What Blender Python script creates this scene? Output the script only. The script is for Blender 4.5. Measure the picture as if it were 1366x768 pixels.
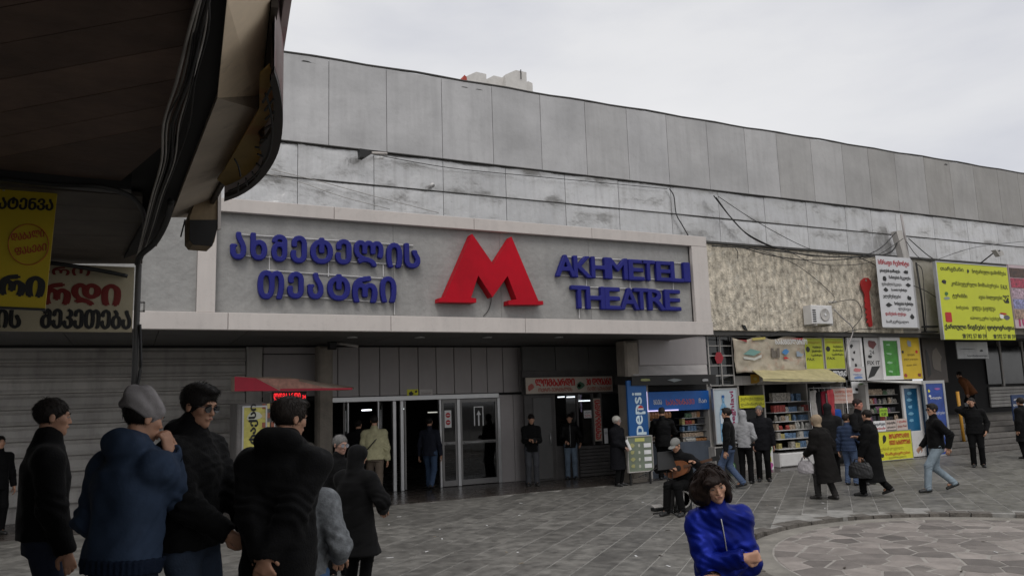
import bpy, math, random
import numpy as np
from mathutils import Vector, Matrix, noise as mnoise
random.seed(7); NR = np.random.default_rng(7)
sc = bpy.context.scene
for o in list(bpy.data.objects): bpy.data.objects.remove(o)
# ------------------------------------------------------------------ camera
# world: X along the station front, Y into it, Z up; plaza at Z = 0; eye 2.05 m above the plaza (on a raised step)
F_PX, IW, IH = 1030.0, 1366.0, 768.0
EYE = np.array([0.0, 0.0, 2.05])
def _basis(yaw, pitch, roll):
    y, p, r = map(math.radians, (yaw, pitch, roll))
    f = np.array([math.sin(y)*math.cos(p), math.cos(y)*math.cos(p), math.sin(p)])
    rt = np.array([math.cos(y), -math.sin(y), 0.0]); up = np.cross(rt, f)
    return math.cos(r)*rt-math.sin(r)*up, math.sin(r)*rt+math.cos(r)*up, f
CR, CU, CF = _basis(26.4, 8.27, 1.87)
cam = bpy.data.cameras.new("camera"); cam.sensor_width = 36; cam.lens = 36*F_PX/IW
cam.clip_start = .05; cam.clip_end = 3000
co = bpy.data.objects.new("camera", cam); sc.collection.objects.link(co); sc.camera = co
co.matrix_world = Matrix(((CR[0], CU[0], -CF[0], EYE[0]), (CR[1], CU[1], -CF[1], EYE[1]), (CR[2], CU[2], -CF[2], EYE[2]), (0, 0, 0, 1)))
def ray(x, y): return CF+(x-IW/2)/F_PX*CR-(y-IH/2)/F_PX*CU
def onY(x, y, Y): d = ray(x, y); return EYE+d*(Y-EYE[1])/d[1]
def onZ(x, y, Z=0.0): d = ray(x, y); return EYE+d*(Z-EYE[2])/d[2]
def at_scale(x, s, z=0.0):            # ground point below picture column x where one metre is s pixels
    d = ray(x, 530); depth = F_PX/s; p = EYE+d*depth; return np.array([p[0], p[1], z])
# ------------------------------------------------------------------ world and sun: bright overcast
SUN_EL, SUN_AZ = 52.0, 205.0          # azimuth clockwise from +Y
w = bpy.data.worlds.new("World"); sc.world = w; w.use_nodes = True
nt = w.node_tree; nt.nodes.clear(); N = nt.nodes.new; L = nt.links.new
out = N('ShaderNodeOutputWorld'); mixs = N('ShaderNodeMixShader'); b1 = N('ShaderNodeBackground'); b2 = N('ShaderNodeBackground')
sky = N('ShaderNodeTexSky'); sky.sky_type = 'NISHITA'; sky.sun_disc = False
sky.sun_elevation = math.radians(SUN_EL); sky.sun_rotation = math.radians(SUN_AZ)
L(sky.outputs[0], b1.inputs[0]); b1.inputs[1].default_value = 0.09
tc = N('ShaderNodeTexCoord'); mp = N('ShaderNodeMapping'); mp.inputs['Scale'].default_value = (1, 1, 3.2); L(tc.outputs['Generated'], mp.inputs[0])
nz = N('ShaderNodeTexNoise'); nz.inputs['Scale'].default_value = 1.7; nz.inputs['Detail'].default_value = 7; nz.inputs['Roughness'].default_value = .5; nz.inputs['Distortion'].default_value = .25
L(mp.outputs[0], nz.inputs['Vector'])
cr = N('ShaderNodeValToRGB'); e = cr.color_ramp.elements
e[0].position = .33; e[0].color = (.66, .67, .72, 1); e[1].position = .68; e[1].color = (.90, .895, .90, 1)
e2 = e.new(.5); e2.color = (.82, .82, .835, 1)
L(nz.outputs['Fac'], cr.inputs[0]); L(cr.outputs[0], b2.inputs[0]); b2.inputs[1].default_value = 1.0
mixs.inputs[0].default_value = .93; L(b1.outputs[0], mixs.inputs[1]); L(b2.outputs[0], mixs.inputs[2]); L(mixs.outputs[0], out.inputs[0])
sl = bpy.data.lights.new("sun", 'SUN'); sl.energy = 1.1; sl.angle = math.radians(24); sl.color = (1, .965, .92)
so = bpy.data.objects.new("sun", sl); sc.collection.objects.link(so)
sd = Vector((math.sin(math.radians(SUN_AZ))*math.cos(math.radians(SUN_EL)), math.cos(math.radians(SUN_AZ))*math.cos(math.radians(SUN_EL)), math.sin(math.radians(SUN_EL))))
so.rotation_euler = sd.to_track_quat('Z', 'Y').to_euler(); so.location = sd*60
sc.view_settings.view_transform = 'Standard'; sc.view_settings.look = 'None'; sc.view_settings.exposure = 0.0; sc.view_settings.gamma = 1
sc.render.engine = 'CYCLES'
try: sc.cycles.max_bounces = 6; sc.cycles.diffuse_bounces = 3; sc.cycles.use_denoising = True
except Exception: pass
# ------------------------------------------------------------------ object helpers
COL = sc.collection
def link(o): COL.objects.link(o); return o
def tag(o, label=None, cat=None, group=None, kind=None):
    if label: o['label'] = label
    if cat: o['category'] = cat
    if group: o['group'] = group
    if kind: o['kind'] = kind
    return o
def thing(name, label, cat, loc=(0, 0, 0), group=None, rz=0.0):
    o = link(bpy.data.objects.new(name, None)); o.empty_display_size = .1
    o.location = [float(v) for v in loc]; o.rotation_euler = (0, 0, rz); return tag(o, label, cat, group)
def setparent(o, p):
    if p is not None:
        o.parent = p
        q, m = p, Matrix.Identity(4)
        # parents carry plain translations (and rz); world-space meshes keep their place
        chain = []
        while q is not None: chain.append(q); q = q.parent
        for q in reversed(chain): m = m @ q.matrix_parent_inverse @ Matrix.LocRotScale(q.location, q.rotation_euler, q.scale)
        o.matrix_parent_inverse = m.inverted()
def mesh(name, vs, fs, m=None, parent=None, smooth=False, local=False):
    me = bpy.data.meshes.new(name); me.from_pydata([tuple(map(float, v)) for v in vs], [], fs); me.update()
    if smooth: me.polygons.foreach_set('use_smooth', [True]*len(me.polygons))
    if m is not None: me.materials.append(m)
    o = link(bpy.data.objects.new(name, me))
    if parent is not None:
        if local: o.parent = parent
        else: setparent(o, parent)
    return o
class MB:
    def __init__(s): s.v = []; s.f = []
    def add(s, vs, fs): n = len(s.v); s.v += [tuple(v) for v in vs]; s.f += [tuple(i+n for i in f) for f in fs]; return s
    def box(s, x0, x1, y0, y1, z0, z1):
        return s.add([(x0,y0,z0),(x1,y0,z0),(x1,y1,z0),(x0,y1,z0),(x0,y0,z1),(x1,y0,z1),(x1,y1,z1),(x0,y1,z1)],
                     [(0,3,2,1),(4,5,6,7),(0,1,5,4),(1,2,6,5),(2,3,7,6),(3,0,4,7)])
    def bbox(s, x0, x1, y0, y1, z0, z1, b=.01):        # box whose front (-Y) edges are chamfered
        return s.add([(x0,y1,z0),(x1,y1,z0),(x1,y1,z1),(x0,y1,z1),(x0,y0+b,z0),(x1,y0+b,z0),(x1,y0+b,z1),(x0,y0+b,z1),
                      (x0+b,y0,z0+b),(x1-b,y0,z0+b),(x1-b,y0,z1-b),(x0+b,y0,z1-b)],
                     [(0,3,2,1)[::1],(4,5,1,0),(5,6,2,1),(6,7,3,2),(7,4,0,3),(8,9,5,4),(9,10,6,5),(10,11,7,6),(11,8,4,7),(8,11,10,9)[::-1]])
    def prism(s, poly, d):                              # polygon extruded by vector d
        n = len(poly); P = [np.array(p, float) for p in poly]; Q = [p+np.array(d, float) for p in P]
        return s.add(P+Q, [tuple(range(n))[::-1], tuple(range(n, 2*n))]+[(i, (i+1) % n, n+(i+1) % n, n+i) for i in range(n)])
    def tube(s, pts, r, n=8, cap=True):
        pts = [np.array(p, float) for p in pts]; rs = r if hasattr(r, '__len__') else [r]*len(pts); vs = []; fs = []
        up = np.array([0, 0, 1.0])
        for i, p in enumerate(pts):
            t = pts[min(i+1, len(pts)-1)]-pts[max(i-1, 0)]; t = t/(np.linalg.norm(t)+1e-9)
            a = np.cross(t, up)
            if np.linalg.norm(a) < .05: a = np.cross(t, np.array([1.0, 0, 0]))
            a /= np.linalg.norm(a); b = np.cross(t, a)
            for k in range(n):
                th = 2*math.pi*k/n; vs.append(p+rs[i]*(math.cos(th)*a+math.sin(th)*b))
        for i in range(len(pts)-1):
            for k in range(n): fs.append((i*n+k, i*n+(k+1) % n, (i+1)*n+(k+1) % n, (i+1)*n+k))
        if cap: fs.append(tuple(range(n))[::-1]); fs.append(tuple(range((len(pts)-1)*n, len(pts)*n)))
        return s.add(vs, fs)
    def lathe(s, c, prof, n=16, axis='z'):              # prof: (radius, height)
        vs = []; fs = []
        for r, h in prof:
            for k in range(n):
                a = 2*math.pi*k/n; q = (r*math.cos(a), r*math.sin(a), h)
                if axis == 'y': q = (q[0], q[2], q[1])
                if axis == 'x': q = (q[2], q[0], q[1])
                vs.append((c[0]+q[0], c[1]+q[1], c[2]+q[2]))
        for i in range(len(prof)-1):
            for k in range(n): fs.append((i*n+k, i*n+(k+1) % n, (i+1)*n+(k+1) % n, (i+1)*n+k))
        fs.append(tuple(range(n))); fs.append(tuple(range((len(prof)-1)*n, len(prof)*n)))
        return s.add(vs, fs)
    def build(s, name, m=None, parent=None, smooth=False, local=False): return mesh(name, s.v, s.f, m, parent, smooth, local)
def catenary(a, b, sag, n=14):
    a, b = np.array(a, float), np.array(b, float)
    return [a+(b-a)*t-np.array([0, 0, sag*4*t*(1-t)]) for t in np.linspace(0, 1, n)]
def spline(pts, n=6):
    pts = [np.array(p, float) for p in pts]; P = [pts[0]]+pts+[pts[-1]]; o = []
    for i in range(1, len(P)-2):
        for k in range(n):
            t = k/n; o.append(.5*((2*P[i])+(-P[i-1]+P[i+1])*t+(2*P[i-1]-5*P[i]+4*P[i+1]-P[i+2])*t*t+(-P[i-1]+3*P[i]-3*P[i+1]+P[i+2])*t**3))
    o.append(pts[-1]); return o
# ------------------------------------------------------------------ materials
MATS = {}
def mat(name, col, rough=.6, var=.12, scale=3.0, bump=0.0, bscale=40.0, metal=0.0, spec=.4, rnd=0.0, streak=0.0, streakcol=None, emit=0.0, aniso=(1, 1, 1), sheen=0.0, spots=0.0, spotcol=(.03, .025, .02), spotscale=6.0, alpha=1.0, coat=0):
    if name in MATS: return MATS[name]
    m = bpy.data.materials.new(name); m.use_nodes = True; t = m.node_tree; n = t.nodes; l = t.links; bs = n['Principled BSDF']
    tc = n.new('ShaderNodeTexCoord'); geo = n.new('ShaderNodeNewGeometry'); mp = n.new('ShaderNodeMapping'); mp.inputs['Scale'].default_value = aniso
    l.new(geo.outputs['Position'], mp.inputs[0])
    nz = n.new('ShaderNodeTexNoise'); nz.inputs['Scale'].default_value = scale; nz.inputs['Detail'].default_value = 8; nz.inputs['Roughness'].default_value = .62
    l.new(mp.outputs[0], nz.inputs['Vector'])
    mr = n.new('ShaderNodeMapRange'); mr.inputs['From Min'].default_value = .3; mr.inputs['From Max'].default_value = .7
    mr.inputs['To Min'].default_value = 1-var; mr.inputs['To Max'].default_value = 1+var; l.new(nz.outputs['Fac'], mr.inputs['Value'])
    cur = mr.outputs[0]
    if rnd:
        oi = n.new('ShaderNodeObjectInfo'); ad = n.new('ShaderNodeMath'); ad.operation = 'ADD'; l.new(oi.outputs['Random'], ad.inputs[0]); l.new(geo.outputs['Random Per Island'], ad.inputs[1])
        fr = n.new('ShaderNodeMath'); fr.operation = 'FRACT'; l.new(ad.outputs[0], fr.inputs[0])
        m2 = n.new('ShaderNodeMapRange'); m2.inputs['To Min'].default_value = 1-rnd; m2.inputs['To Max'].default_value = 1+rnd; l.new(fr.outputs[0], m2.inputs['Value'])
        mu = n.new('ShaderNodeMath'); mu.operation = 'MULTIPLY'; l.new(cur, mu.inputs[0]); l.new(m2.outputs[0], mu.inputs[1]); cur = mu.outputs[0]
    vm = n.new('ShaderNodeVectorMath'); vm.operation = 'SCALE'; vm.inputs[0].default_value = col; l.new(cur, vm.inputs['Scale']); colsock = vm.outputs[0]
    if streak:
        mp2 = n.new('ShaderNodeMapping'); mp2.inputs['Scale'].default_value = (5.5, 5.5, .45); l.new(geo.outputs['Position'], mp2.inputs[0])
        n2 = n.new('ShaderNodeTexNoise'); n2.inputs['Scale'].default_value = 1.0; n2.inputs['Detail'].default_value = 6; n2.inputs['Roughness'].default_value = .6; l.new(mp2.outputs[0], n2.inputs['Vector'])
        r2 = n.new('ShaderNodeMapRange'); r2.inputs['From Min'].default_value = .47; r2.inputs['From Max'].default_value = .75; r2.inputs['To Min'].default_value = 0; r2.inputs['To Max'].default_value = streak
        l.new(n2.outputs['Fac'], r2.inputs['Value'])
        mx = n.new('ShaderNodeMix'); mx.data_type = 'RGBA'; l.new(r2.outputs[0], mx.inputs[0]); l.new(colsock, mx.inputs[6]); mx.inputs[7].default_value = tuple(streakcol or [c*.5 for c in col])+(1,)
        colsock = mx.outputs[2]
    if spots:
        n3 = n.new('ShaderNodeTexNoise'); n3.inputs['Scale'].default_value = spotscale; n3.inputs['Detail'].default_value = 5; n3.inputs['Roughness'].default_value = .7; l.new(geo.outputs['Position'], n3.inputs['Vector'])
        r3 = n.new('ShaderNodeMapRange'); r3.inputs['From Min'].default_value = .54; r3.inputs['From Max'].default_value = .66; r3.inputs['To Max'].default_value = spots; l.new(n3.outputs['Fac'], r3.inputs['Value'])
        mx = n.new('ShaderNodeMix'); mx.data_type = 'RGBA'; l.new(r3.outputs[0], mx.inputs[0]); l.new(colsock, mx.inputs[6]); mx.inputs[7].default_value = tuple(spotcol)+(1,)
        colsock = mx.outputs[2]
    l.new(colsock, bs.inputs['Base Color'])
    rr = n.new('ShaderNodeMapRange'); rr.inputs['To Min'].default_value = max(.02, rough-.1); rr.inputs['To Max'].default_value = min(1, rough+.1); l.new(nz.outputs['Fac'], rr.inputs['Value']); l.new(rr.outputs[0], bs.inputs['Roughness'])
    bs.inputs['Metallic'].default_value = metal; bs.inputs['Specular IOR Level'].default_value = spec
    if sheen: bs.inputs['Sheen Weight'].default_value = sheen; bs.inputs['Sheen Roughness'].default_value = .4
    if coat: bs.inputs['Coat Weight'].default_value = coat
    if alpha < 1: bs.inputs['Transmission Weight'].default_value = 1-alpha
    if bump:
        n4 = n.new('ShaderNodeTexNoise'); n4.inputs['Scale'].default_value = bscale; n4.inputs['Detail'].default_value = 5; l.new(geo.outputs['Position'], n4.inputs['Vector'])
        bp = n.new('ShaderNodeBump'); bp.inputs['Strength'].default_value = 1; bp.inputs['Distance'].default_value = bump; l.new(n4.outputs['Fac'], bp.inputs['Height']); l.new(bp.outputs[0], bs.inputs['Normal'])
    if emit:
        l.new(colsock, bs.inputs['Emission Color']); bs.inputs['Emission Strength'].default_value = emit
    MATS[name] = m; return m
def paint(r, g, b, rough=.5, **k):
    nm = "paint_%d_%d_%d_%d" % (r*1000, g*1000, b*1000, rough*100)+"_".join(f"{a}{v}" for a, v in k.items())
    k.setdefault('var', .10); k.setdefault('scale', 4); return mat(nm, (r, g, b), rough, **k)
M_alu = mat('weathered_metal_sheet', (.45, .445, .445), .45, var=.13, scale=.7, bump=.03, bscale=1.6, metal=.25, rnd=.07, streak=.4, streakcol=(.33, .325, .325))
M_alu3 = mat('darker_brownish_sheet', (.34, .325, .305), .5, var=.14, scale=.8, bump=.03, bscale=1.6, metal=.25, rnd=.07, streak=.5, streakcol=(.25, .24, .225))  # darker, browner copy of the first sheet colour
M_alu2 = mat('stained_metal_sheet', (.52, .515, .51), .32, var=.06, scale=.9, bump=.07, bscale=1.7, metal=.7, rnd=.1, streak=.5, streakcol=(.30, .29, .28), spots=.18, spotcol=(.25, .23, .21), spotscale=9)
M_seam = mat('dark_seam', (.06, .058, .055), .8)
M_fascia = mat('pale_fascia_panel', (.55, .505, .475), .5, var=.05, scale=1.5, rnd=.03, streak=.22, streakcol=(.33, .31, .3), spots=.10, spotcol=(.2, .18, .16), spotscale=9)
M_stucco = mat('grey_signboard_render', (.30, .295, .285), .75, var=.12, scale=2.2, bump=.02, bscale=9, streak=.35, streakcol=(.2, .195, .185), spots=.3, spotcol=(.37, .36, .35), spotscale=2.5)
M_conc = mat('pebbledash_concrete', (.53, .475, .385), .9, var=.7, scale=6, bump=.04, bscale=22, aniso=(1, 1, .7), streak=.65, streakcol=(.25, .225, .18), spots=.7, spotcol=(.60, .56, .48), spotscale=5)
M_beige = mat('beige_concrete', (.25, .22, .185), .85, var=.2, scale=3, bump=.008, bscale=20, streak=.4, streakcol=(.12, .11, .1))
M_shut = mat('grey_shutter', (.42, .40, .375), .5, var=.16, scale=2, rnd=.12, streak=.45, streakcol=(.15, .14, .13), spots=.15, spotcol=(.2, .19, .18), spotscale=8)
M_wallp = mat('mauve_grey_panel', (.34, .315, .31), .5, var=.06, scale=2, rnd=.05, streak=.2, streakcol=(.22, .2, .2))
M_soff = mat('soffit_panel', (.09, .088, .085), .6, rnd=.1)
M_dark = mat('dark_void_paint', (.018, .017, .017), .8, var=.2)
M_black = mat('black_plastic', (.02, .02, .021), .45)
M_cable = mat('black_cable', (.02, .02, .02), .55)
M_steel = mat('brushed_steel', (.45, .45, .45), .35, metal=.7, var=.1)
M_white = mat('white_paint', (.62, .61, .6), .5, var=.08, scale=3, spots=.2, spotcol=(.35, .33, .3), spotscale=5)
M_blue = mat('royal_blue_letter', (.008, .010, .16), .42, var=.12, scale=3, spec=.3)
M_red = mat('red_emblem_paint', (.42, .003, .014), .5, var=.15, scale=1.5, spec=.15, streak=.25, streakcol=(.28, .006, .015))
M_glass = mat('dark_glass', (.012, .013, .014), .08, var=.05, spec=.6)
M_pave = mat('wet_grey_paving', (.146, .14, .128), .5, var=.5, scale=4.5, bump=.006, bscale=38, rnd=.22, spec=.5, spots=.6, spotcol=(.07, .066, .06), spotscale=3.2)
M_joint = mat('pale_mortar', (.27, .262, .245), .85, var=.35, scale=5)
M_stone = mat('crazy_paving_stone', (.215, .19, .175), .62, var=.25, scale=3, bump=.008, bscale=30, rnd=.42, spots=.3, spotcol=(.11, .1, .09), spotscale=5)
M_mortar2 = mat('pale_ring_mortar', (.31, .29, .265), .9, var=.3, scale=6)
M_ring = mat('ring_concrete', (.22, .205, .18), .75, var=.25, scale=2.5, bump=.006, bscale=30, spots=.4, spotcol=(.08, .073, .065), spotscale=3)
M_kerb = mat('broken_kerb', (.12, .108, .095), .85, var=.4, scale=6, bump=.02, bscale=20)
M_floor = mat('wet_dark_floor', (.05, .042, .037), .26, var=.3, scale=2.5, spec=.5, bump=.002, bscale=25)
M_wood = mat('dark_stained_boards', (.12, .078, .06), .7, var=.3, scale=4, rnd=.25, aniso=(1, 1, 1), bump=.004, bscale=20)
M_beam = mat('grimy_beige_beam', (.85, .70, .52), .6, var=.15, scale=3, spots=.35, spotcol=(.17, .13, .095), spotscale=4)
M_rust = mat('rusty_cream_metal', (.27, .2, .12), .7, var=.3, scale=5, spots=.7, spotcol=(.09, .05, .03), spotscale=5, streak=.5, streakcol=(.08, .05, .03))
M_tube = mat('lit_tube', (.9, .95, 1), .5, var=0, emit=5.0)
# ------------------------------------------------------------------ text
_tc = {}
def glyphs(s, italic=False):
    if (s, italic) in _tc: return _tc[(s, italic)]
    c = bpy.data.curves.new('t', 'FONT'); c.body = s; c.resolution_u = 3; c.fill_mode = 'FRONT'
    if italic: c.shear = .3
    o = bpy.data.objects.new('t', c); me = bpy.data.meshes.new_from_object(o)
    v = np.array([p.co[:] for p in me.vertices]).reshape(-1, 3); f = [tuple(p.vertices) for p in me.polygons]
    bpy.data.objects.remove(o); bpy.data.curves.remove(c); bpy.data.meshes.remove(me)
    _tc[(s, italic)] = (v, f); return v, f
def text(s, O, w, h, m, parent, X=(1, 0, 0), U=(0, 0, 1), Nn=(0, -1, 0), bold=1, name='lettering', off=.004, fit=True, italic=False):
    """lettering whose box starts at O (lower left), w wide and h high on the plane X, U facing Nn"""
    v, f = glyphs(s, italic)
    if len(v) == 0: return None
    lo, hi = v.min(0), v.max(0); d = hi-lo
    sx, sy = w/max(d[0], 1e-4), h/max(d[1], 1e-4)
    if not fit: sx = sy = min(sx, sy)
    X, U, Nn, O = (np.array(a, float) for a in (X, U, Nn, O)); mb = MB()
    st = h*.035*bold
    shifts = [(0, 0)] if bold == 0 else [(-st, 0), (st, 0), (0, -st*.6), (0, st*.6)]
    for k, (ax, ay) in enumerate(shifts):
        P = O+np.outer((v[:, 0]-lo[0])*sx+ax, X)+np.outer((v[:, 1]-lo[1])*sy+ay, U)+Nn*(off+k*.0007)
        mb.add(P, f)
    return mb.build(name, m, parent)
def rect(r, Y):
    a, b, c, d = onY(r[0], r[1], Y), onY(r[2], r[1], Y), onY(r[2], r[3], Y), onY(r[0], r[3], Y)
    return (a[0]+d[0])/2, (b[0]+c[0])/2, (c[2]+d[2])/2, (a[2]+b[2])/2     # X0 X1 Z0 Z1
def pic(O, w, h, m, parent, name='picture', off=.005, shape=None):
    shape = shape or [(0, 0), (1, 0), (1, 1), (0, 1)]
    return MB().prism([(O[0]+x*w, O[1]-off, O[2]+y*h) for x, y in shape], (0, -.002, 0)).build(name, m, parent)
def blob(n=9, j=.25, seed=0):
    R = random.Random(seed); return [(.5+.5*math.cos(a)*(1-j*R.random()), .5+.5*math.sin(a)*(1-j*R.random())) for a in [2*math.pi*k/n for k in range(n)]]
def sign(name, label, cat, r, Y, bm, th=.05, texts=(), pics=(), frame=None, fw=.03, group=None, parent=None):
    """a flat board parallel to the front; texts: (string, fx0, fz0, fx1, fz1, material, bold)"""
    x0, x1, z0, z1 = rect(r, Y); W_, H_ = x1-x0, z1-z0
    t = parent or thing(name, label, cat, (x0, Y, z0), group)
    MB().box(x0, x1, Y, Y+th, z0, z1).build('board', bm, t)
    if frame is not None:
        for a in ((x0-fw, x1+fw, z1, z1+fw), (x0-fw, x1+fw, z0-fw, z0), (x0-fw, x0, z0, z1), (x1, x1+fw, z0, z1)):
            MB().box(a[0], a[1], Y-.015, Y+th, a[2], a[3]).build('frame', frame, t)
    for q in texts:
        s, a, b, c, d, m = q[:6]; text(s, (x0+a*W_, Y, z0+b*H_), (c-a)*W_, (d-b)*H_, m, t, bold=q[6] if len(q) > 6 else 1)
    for i, (a, b, c, d, m) in enumerate(pics):
        pic((x0+a*W_, Y, z0+b*H_), (c-a)*W_, (d-b)*H_, m, t, shape=blob(9, .5, int(a*97+b*31+i)))
    return t
K = paint(.015, .015, .015); R_ = paint(.45, .02, .02); Wh = paint(.7, .7, .7); Yl = paint(.62, .6, .03); YG = paint(.55, .62, .04)
# ------------------------------------------------------------------ implicit surfaces (one continuous mesh each)
class Vol:
    def __init__(s, lo, hi, h):
        s.lo = np.array(lo, float); s.h = h; s.n = np.ceil((np.array(hi)-s.lo)/h).astype(int)+1
        s.v = np.full(s.n, 2.0, np.float32); s.ax = [s.lo[i]+h*np.arange(s.n[i]) for i in range(3)]
    def sub(s, lo, hi):
        a = np.clip(np.floor((np.array(lo)-s.lo)/s.h).astype(int), 0, s.n); b = np.clip(np.ceil((np.array(hi)-s.lo)/s.h).astype(int)+1, 0, s.n)
        if (b <= a).any(): return None
        sl = tuple(slice(a[i], b[i]) for i in range(3))
        g = [s.ax[i][sl[i]].astype(np.float32) for i in range(3)]
        return sl, g[0][:, None, None], g[1][None, :, None], g[2][None, None, :]
    def put(s, sl, d, k, op):
        v = s.v[sl]
        if op == 'u':
            if k: hh = np.maximum(k-np.abs(v-d), 0)/k; s.v[sl] = np.minimum(v, d)-hh*hh*k*.25
            else: s.v[sl] = np.minimum(v, d)
        else:
            d = -d
            if k: hh = np.maximum(k-np.abs(v-d), 0)/k; s.v[sl] = np.maximum(v, d)+hh*hh*k*.25
            else: s.v[sl] = np.maximum(v, d)
    def cone(s, a, b, ra, rb, k=.02, op='u'):
        a, b = np.array(a, float), np.array(b, float); m = max(ra, rb)+k+2*s.h
        q = s.sub(np.minimum(a, b)-m, np.maximum(a, b)+m)
        if q is None: return s
        sl, x, y, z = q; ab = b-a; L2 = max(float(ab@ab), 1e-9)
        t = np.clip(((x-a[0])*ab[0]+(y-a[1])*ab[1]+(z-a[2])*ab[2])/L2, 0, 1)
        d = np.sqrt((x-a[0]-t*ab[0])**2+(y-a[1]-t*ab[1])**2+(z-a[2]-t*ab[2])**2)-(ra+(rb-ra)*t)
        s.put(sl, d.astype(np.float32), k, op); return s
    def chain(s, pts, rs, k=.015, op='u'):
        for i in range(len(pts)-1): s.cone(pts[i], pts[i+1], rs[i], rs[i+1], k, op)
        return s
    def ell(s, c, r, R=None, k=.02, op='u'):
        c = np.array(c, float); r = np.array(r, float); m = r.max()+k+2*s.h
        q = s.sub(c-m, c+m)
        if q is None: return s
        sl, x, y, z = q; x, y, z = x-c[0], y-c[1], z-c[2]
        if R is not None: x, y, z = (R[0, 0]*x+R[1, 0]*y+R[2, 0]*z, R[0, 1]*x+R[1, 1]*y+R[2, 1]*z, R[0, 2]*x+R[1, 2]*y+R[2, 2]*z)
        n = np.sqrt((x/r[0])**2+(y/r[1])**2+(z/r[2])**2); g = np.sqrt((x/r[0]**2)**2+(y/r[1]**2)**2+(z/r[2]**2)**2)+1e-6
        s.put(sl, (n*(n-1)/g).astype(np.float32), k, op); return s
    def loft(s, P, Nn, side, fwd, prof, k=.03, op='u'):
        """prof rows: t (metres from P along the axis), half width, half depth, forward shift"""
        P, Nn = np.array(P, float), np.array(Nn, float); ax = Nn-P; ax /= np.linalg.norm(ax); prof = np.array(prof, float)
        m = prof[:, 1:3].max()+abs(prof[:, 3]).max()+k+2*s.h; A, B = P+ax*prof[0, 0], P+ax*prof[-1, 0]
        q = s.sub(np.minimum(A, B)-m, np.maximum(A, B)+m)
        if q is None: return s
        sl, x, y, z = q; dx, dy, dz = x-P[0], y-P[1], z-P[2]
        t = dx*ax[0]+dy*ax[1]+dz*ax[2]; u = dx*side[0]+dy*side[1]+dz*side[2]; w_ = dx*fwd[0]+dy*fwd[1]+dz*fwd[2]
        a = np.interp(t, prof[:, 0], prof[:, 1]); b = np.interp(t, prof[:, 0], prof[:, 2]); c = np.interp(t, prof[:, 0], prof[:, 3])
        qx, qy = np.abs(u)/a, np.abs(w_-c)/b; n = (qx**2.4+qy**2.4)**(1/2.4)
        d = (n-1)*np.minimum(a, b); cap = np.maximum(prof[0, 0]-t, t-prof[-1, 0]); d = np.maximum(d, cap)
        s.put(sl, d.astype(np.float32), k, op); return s
    def half(s, p, n, k=0.0):                        # keep the side where (x-p).n < 0
        x, y, z = s.ax[0][:, None, None]-p[0], s.ax[1][None, :, None]-p[1], s.ax[2][None, None, :]-p[2]
        d = (x*n[0]+y*n[1]+z*n[2]).astype(np.float32)
        if k: hh = np.maximum(k-np.abs(s.v-d), 0)/k; s.v = np.maximum(s.v, d)+hh*hh*k*.25
        else: s.v = np.maximum(s.v, d)
        return s
    def verts(s):
        v = s.v; v[0] = v[-1] = 2; v[:, 0] = v[:, -1] = 2; v[:, :, 0] = v[:, :, -1] = 2
        sg = v < 0; c = sg[:-1, :-1, :-1].astype(np.int8).copy()
        for i in (0, 1):
            for j in (0, 1):
                for k in (0, 1):
                    if i+j+k: c += sg[i:sg.shape[0]-1+i, j:sg.shape[1]-1+j, k:sg.shape[2]-1+k]
        act = (c > 0) & (c < 8); I = np.argwhere(act)
        if len(I) == 0: return np.zeros((0, 3)), []
        idx = np.full(act.shape, -1, np.int64); idx[act] = np.arange(len(I))
        acc = np.zeros((len(I), 3)); cnt = np.zeros(len(I))
        cor = {(i, j, k): v[I[:, 0]+i, I[:, 1]+j, I[:, 2]+k] for i in (0, 1) for j in (0, 1) for k in (0, 1)}
        for a in cor:
            for ax in range(3):
                if a[ax]: continue
                b = list(a); b[ax] = 1; b = tuple(b); va, vb = cor[a], cor[b]; m = (va < 0) != (vb < 0)
                t = np.where(m, va/np.where(m, va-vb, 1), 0); p = np.tile(np.array(a, float), (len(I), 1)); p[:, ax] += t
                acc[m] += p[m]; cnt[m] += 1
        V = s.lo+s.h*(I+acc/cnt[:, None]); Fs = []
        for ax in range(3):
            a0 = [slice(None)]*3; a1 = [slice(None)]*3; a0[ax] = slice(0, -1); a1[ax] = slice(1, None)
            A, B = sg[tuple(a0)], sg[tuple(a1)]; E_ = np.argwhere(A != B); o1, o2 = [(1, 2), (2, 0), (0, 1)][ax]
            ok = (E_[:, o1] > 0) & (E_[:, o2] > 0); E_ = E_[ok]
            if len(E_) == 0: continue
            ins = A[E_[:, 0], E_[:, 1], E_[:, 2]]
            d1 = np.zeros(3, int); d1[o1] = 1; d2 = np.zeros(3, int); d2[o2] = 1
            g = lambda q: idx[q[:, 0], q[:, 1], q[:, 2]]
            q = np.stack([g(E_-d1-d2), g(E_-d2), g(E_), g(E_-d1)], 1)
            q = np.where(ins[:, None], q, q[:, ::-1]); Fs.append(q)
        Fq = np.concatenate(Fs); Fq = Fq[(Fq >= 0).all(1)]
        return V, Fq
def rnoise(P, f, seed=0):
    R = np.random.default_rng(seed); o = np.zeros(len(P))
    for i in range(5):
        a = R.normal(size=3)*f*(1+.5*i); b = R.normal(size=3)*f*.8; ph = R.uniform(0, 6.28, 2)
        o += np.sin(P@a+ph[0]+1.6*np.sin(P@b+ph[1]))/(1+.35*i)
    return o/3
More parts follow.
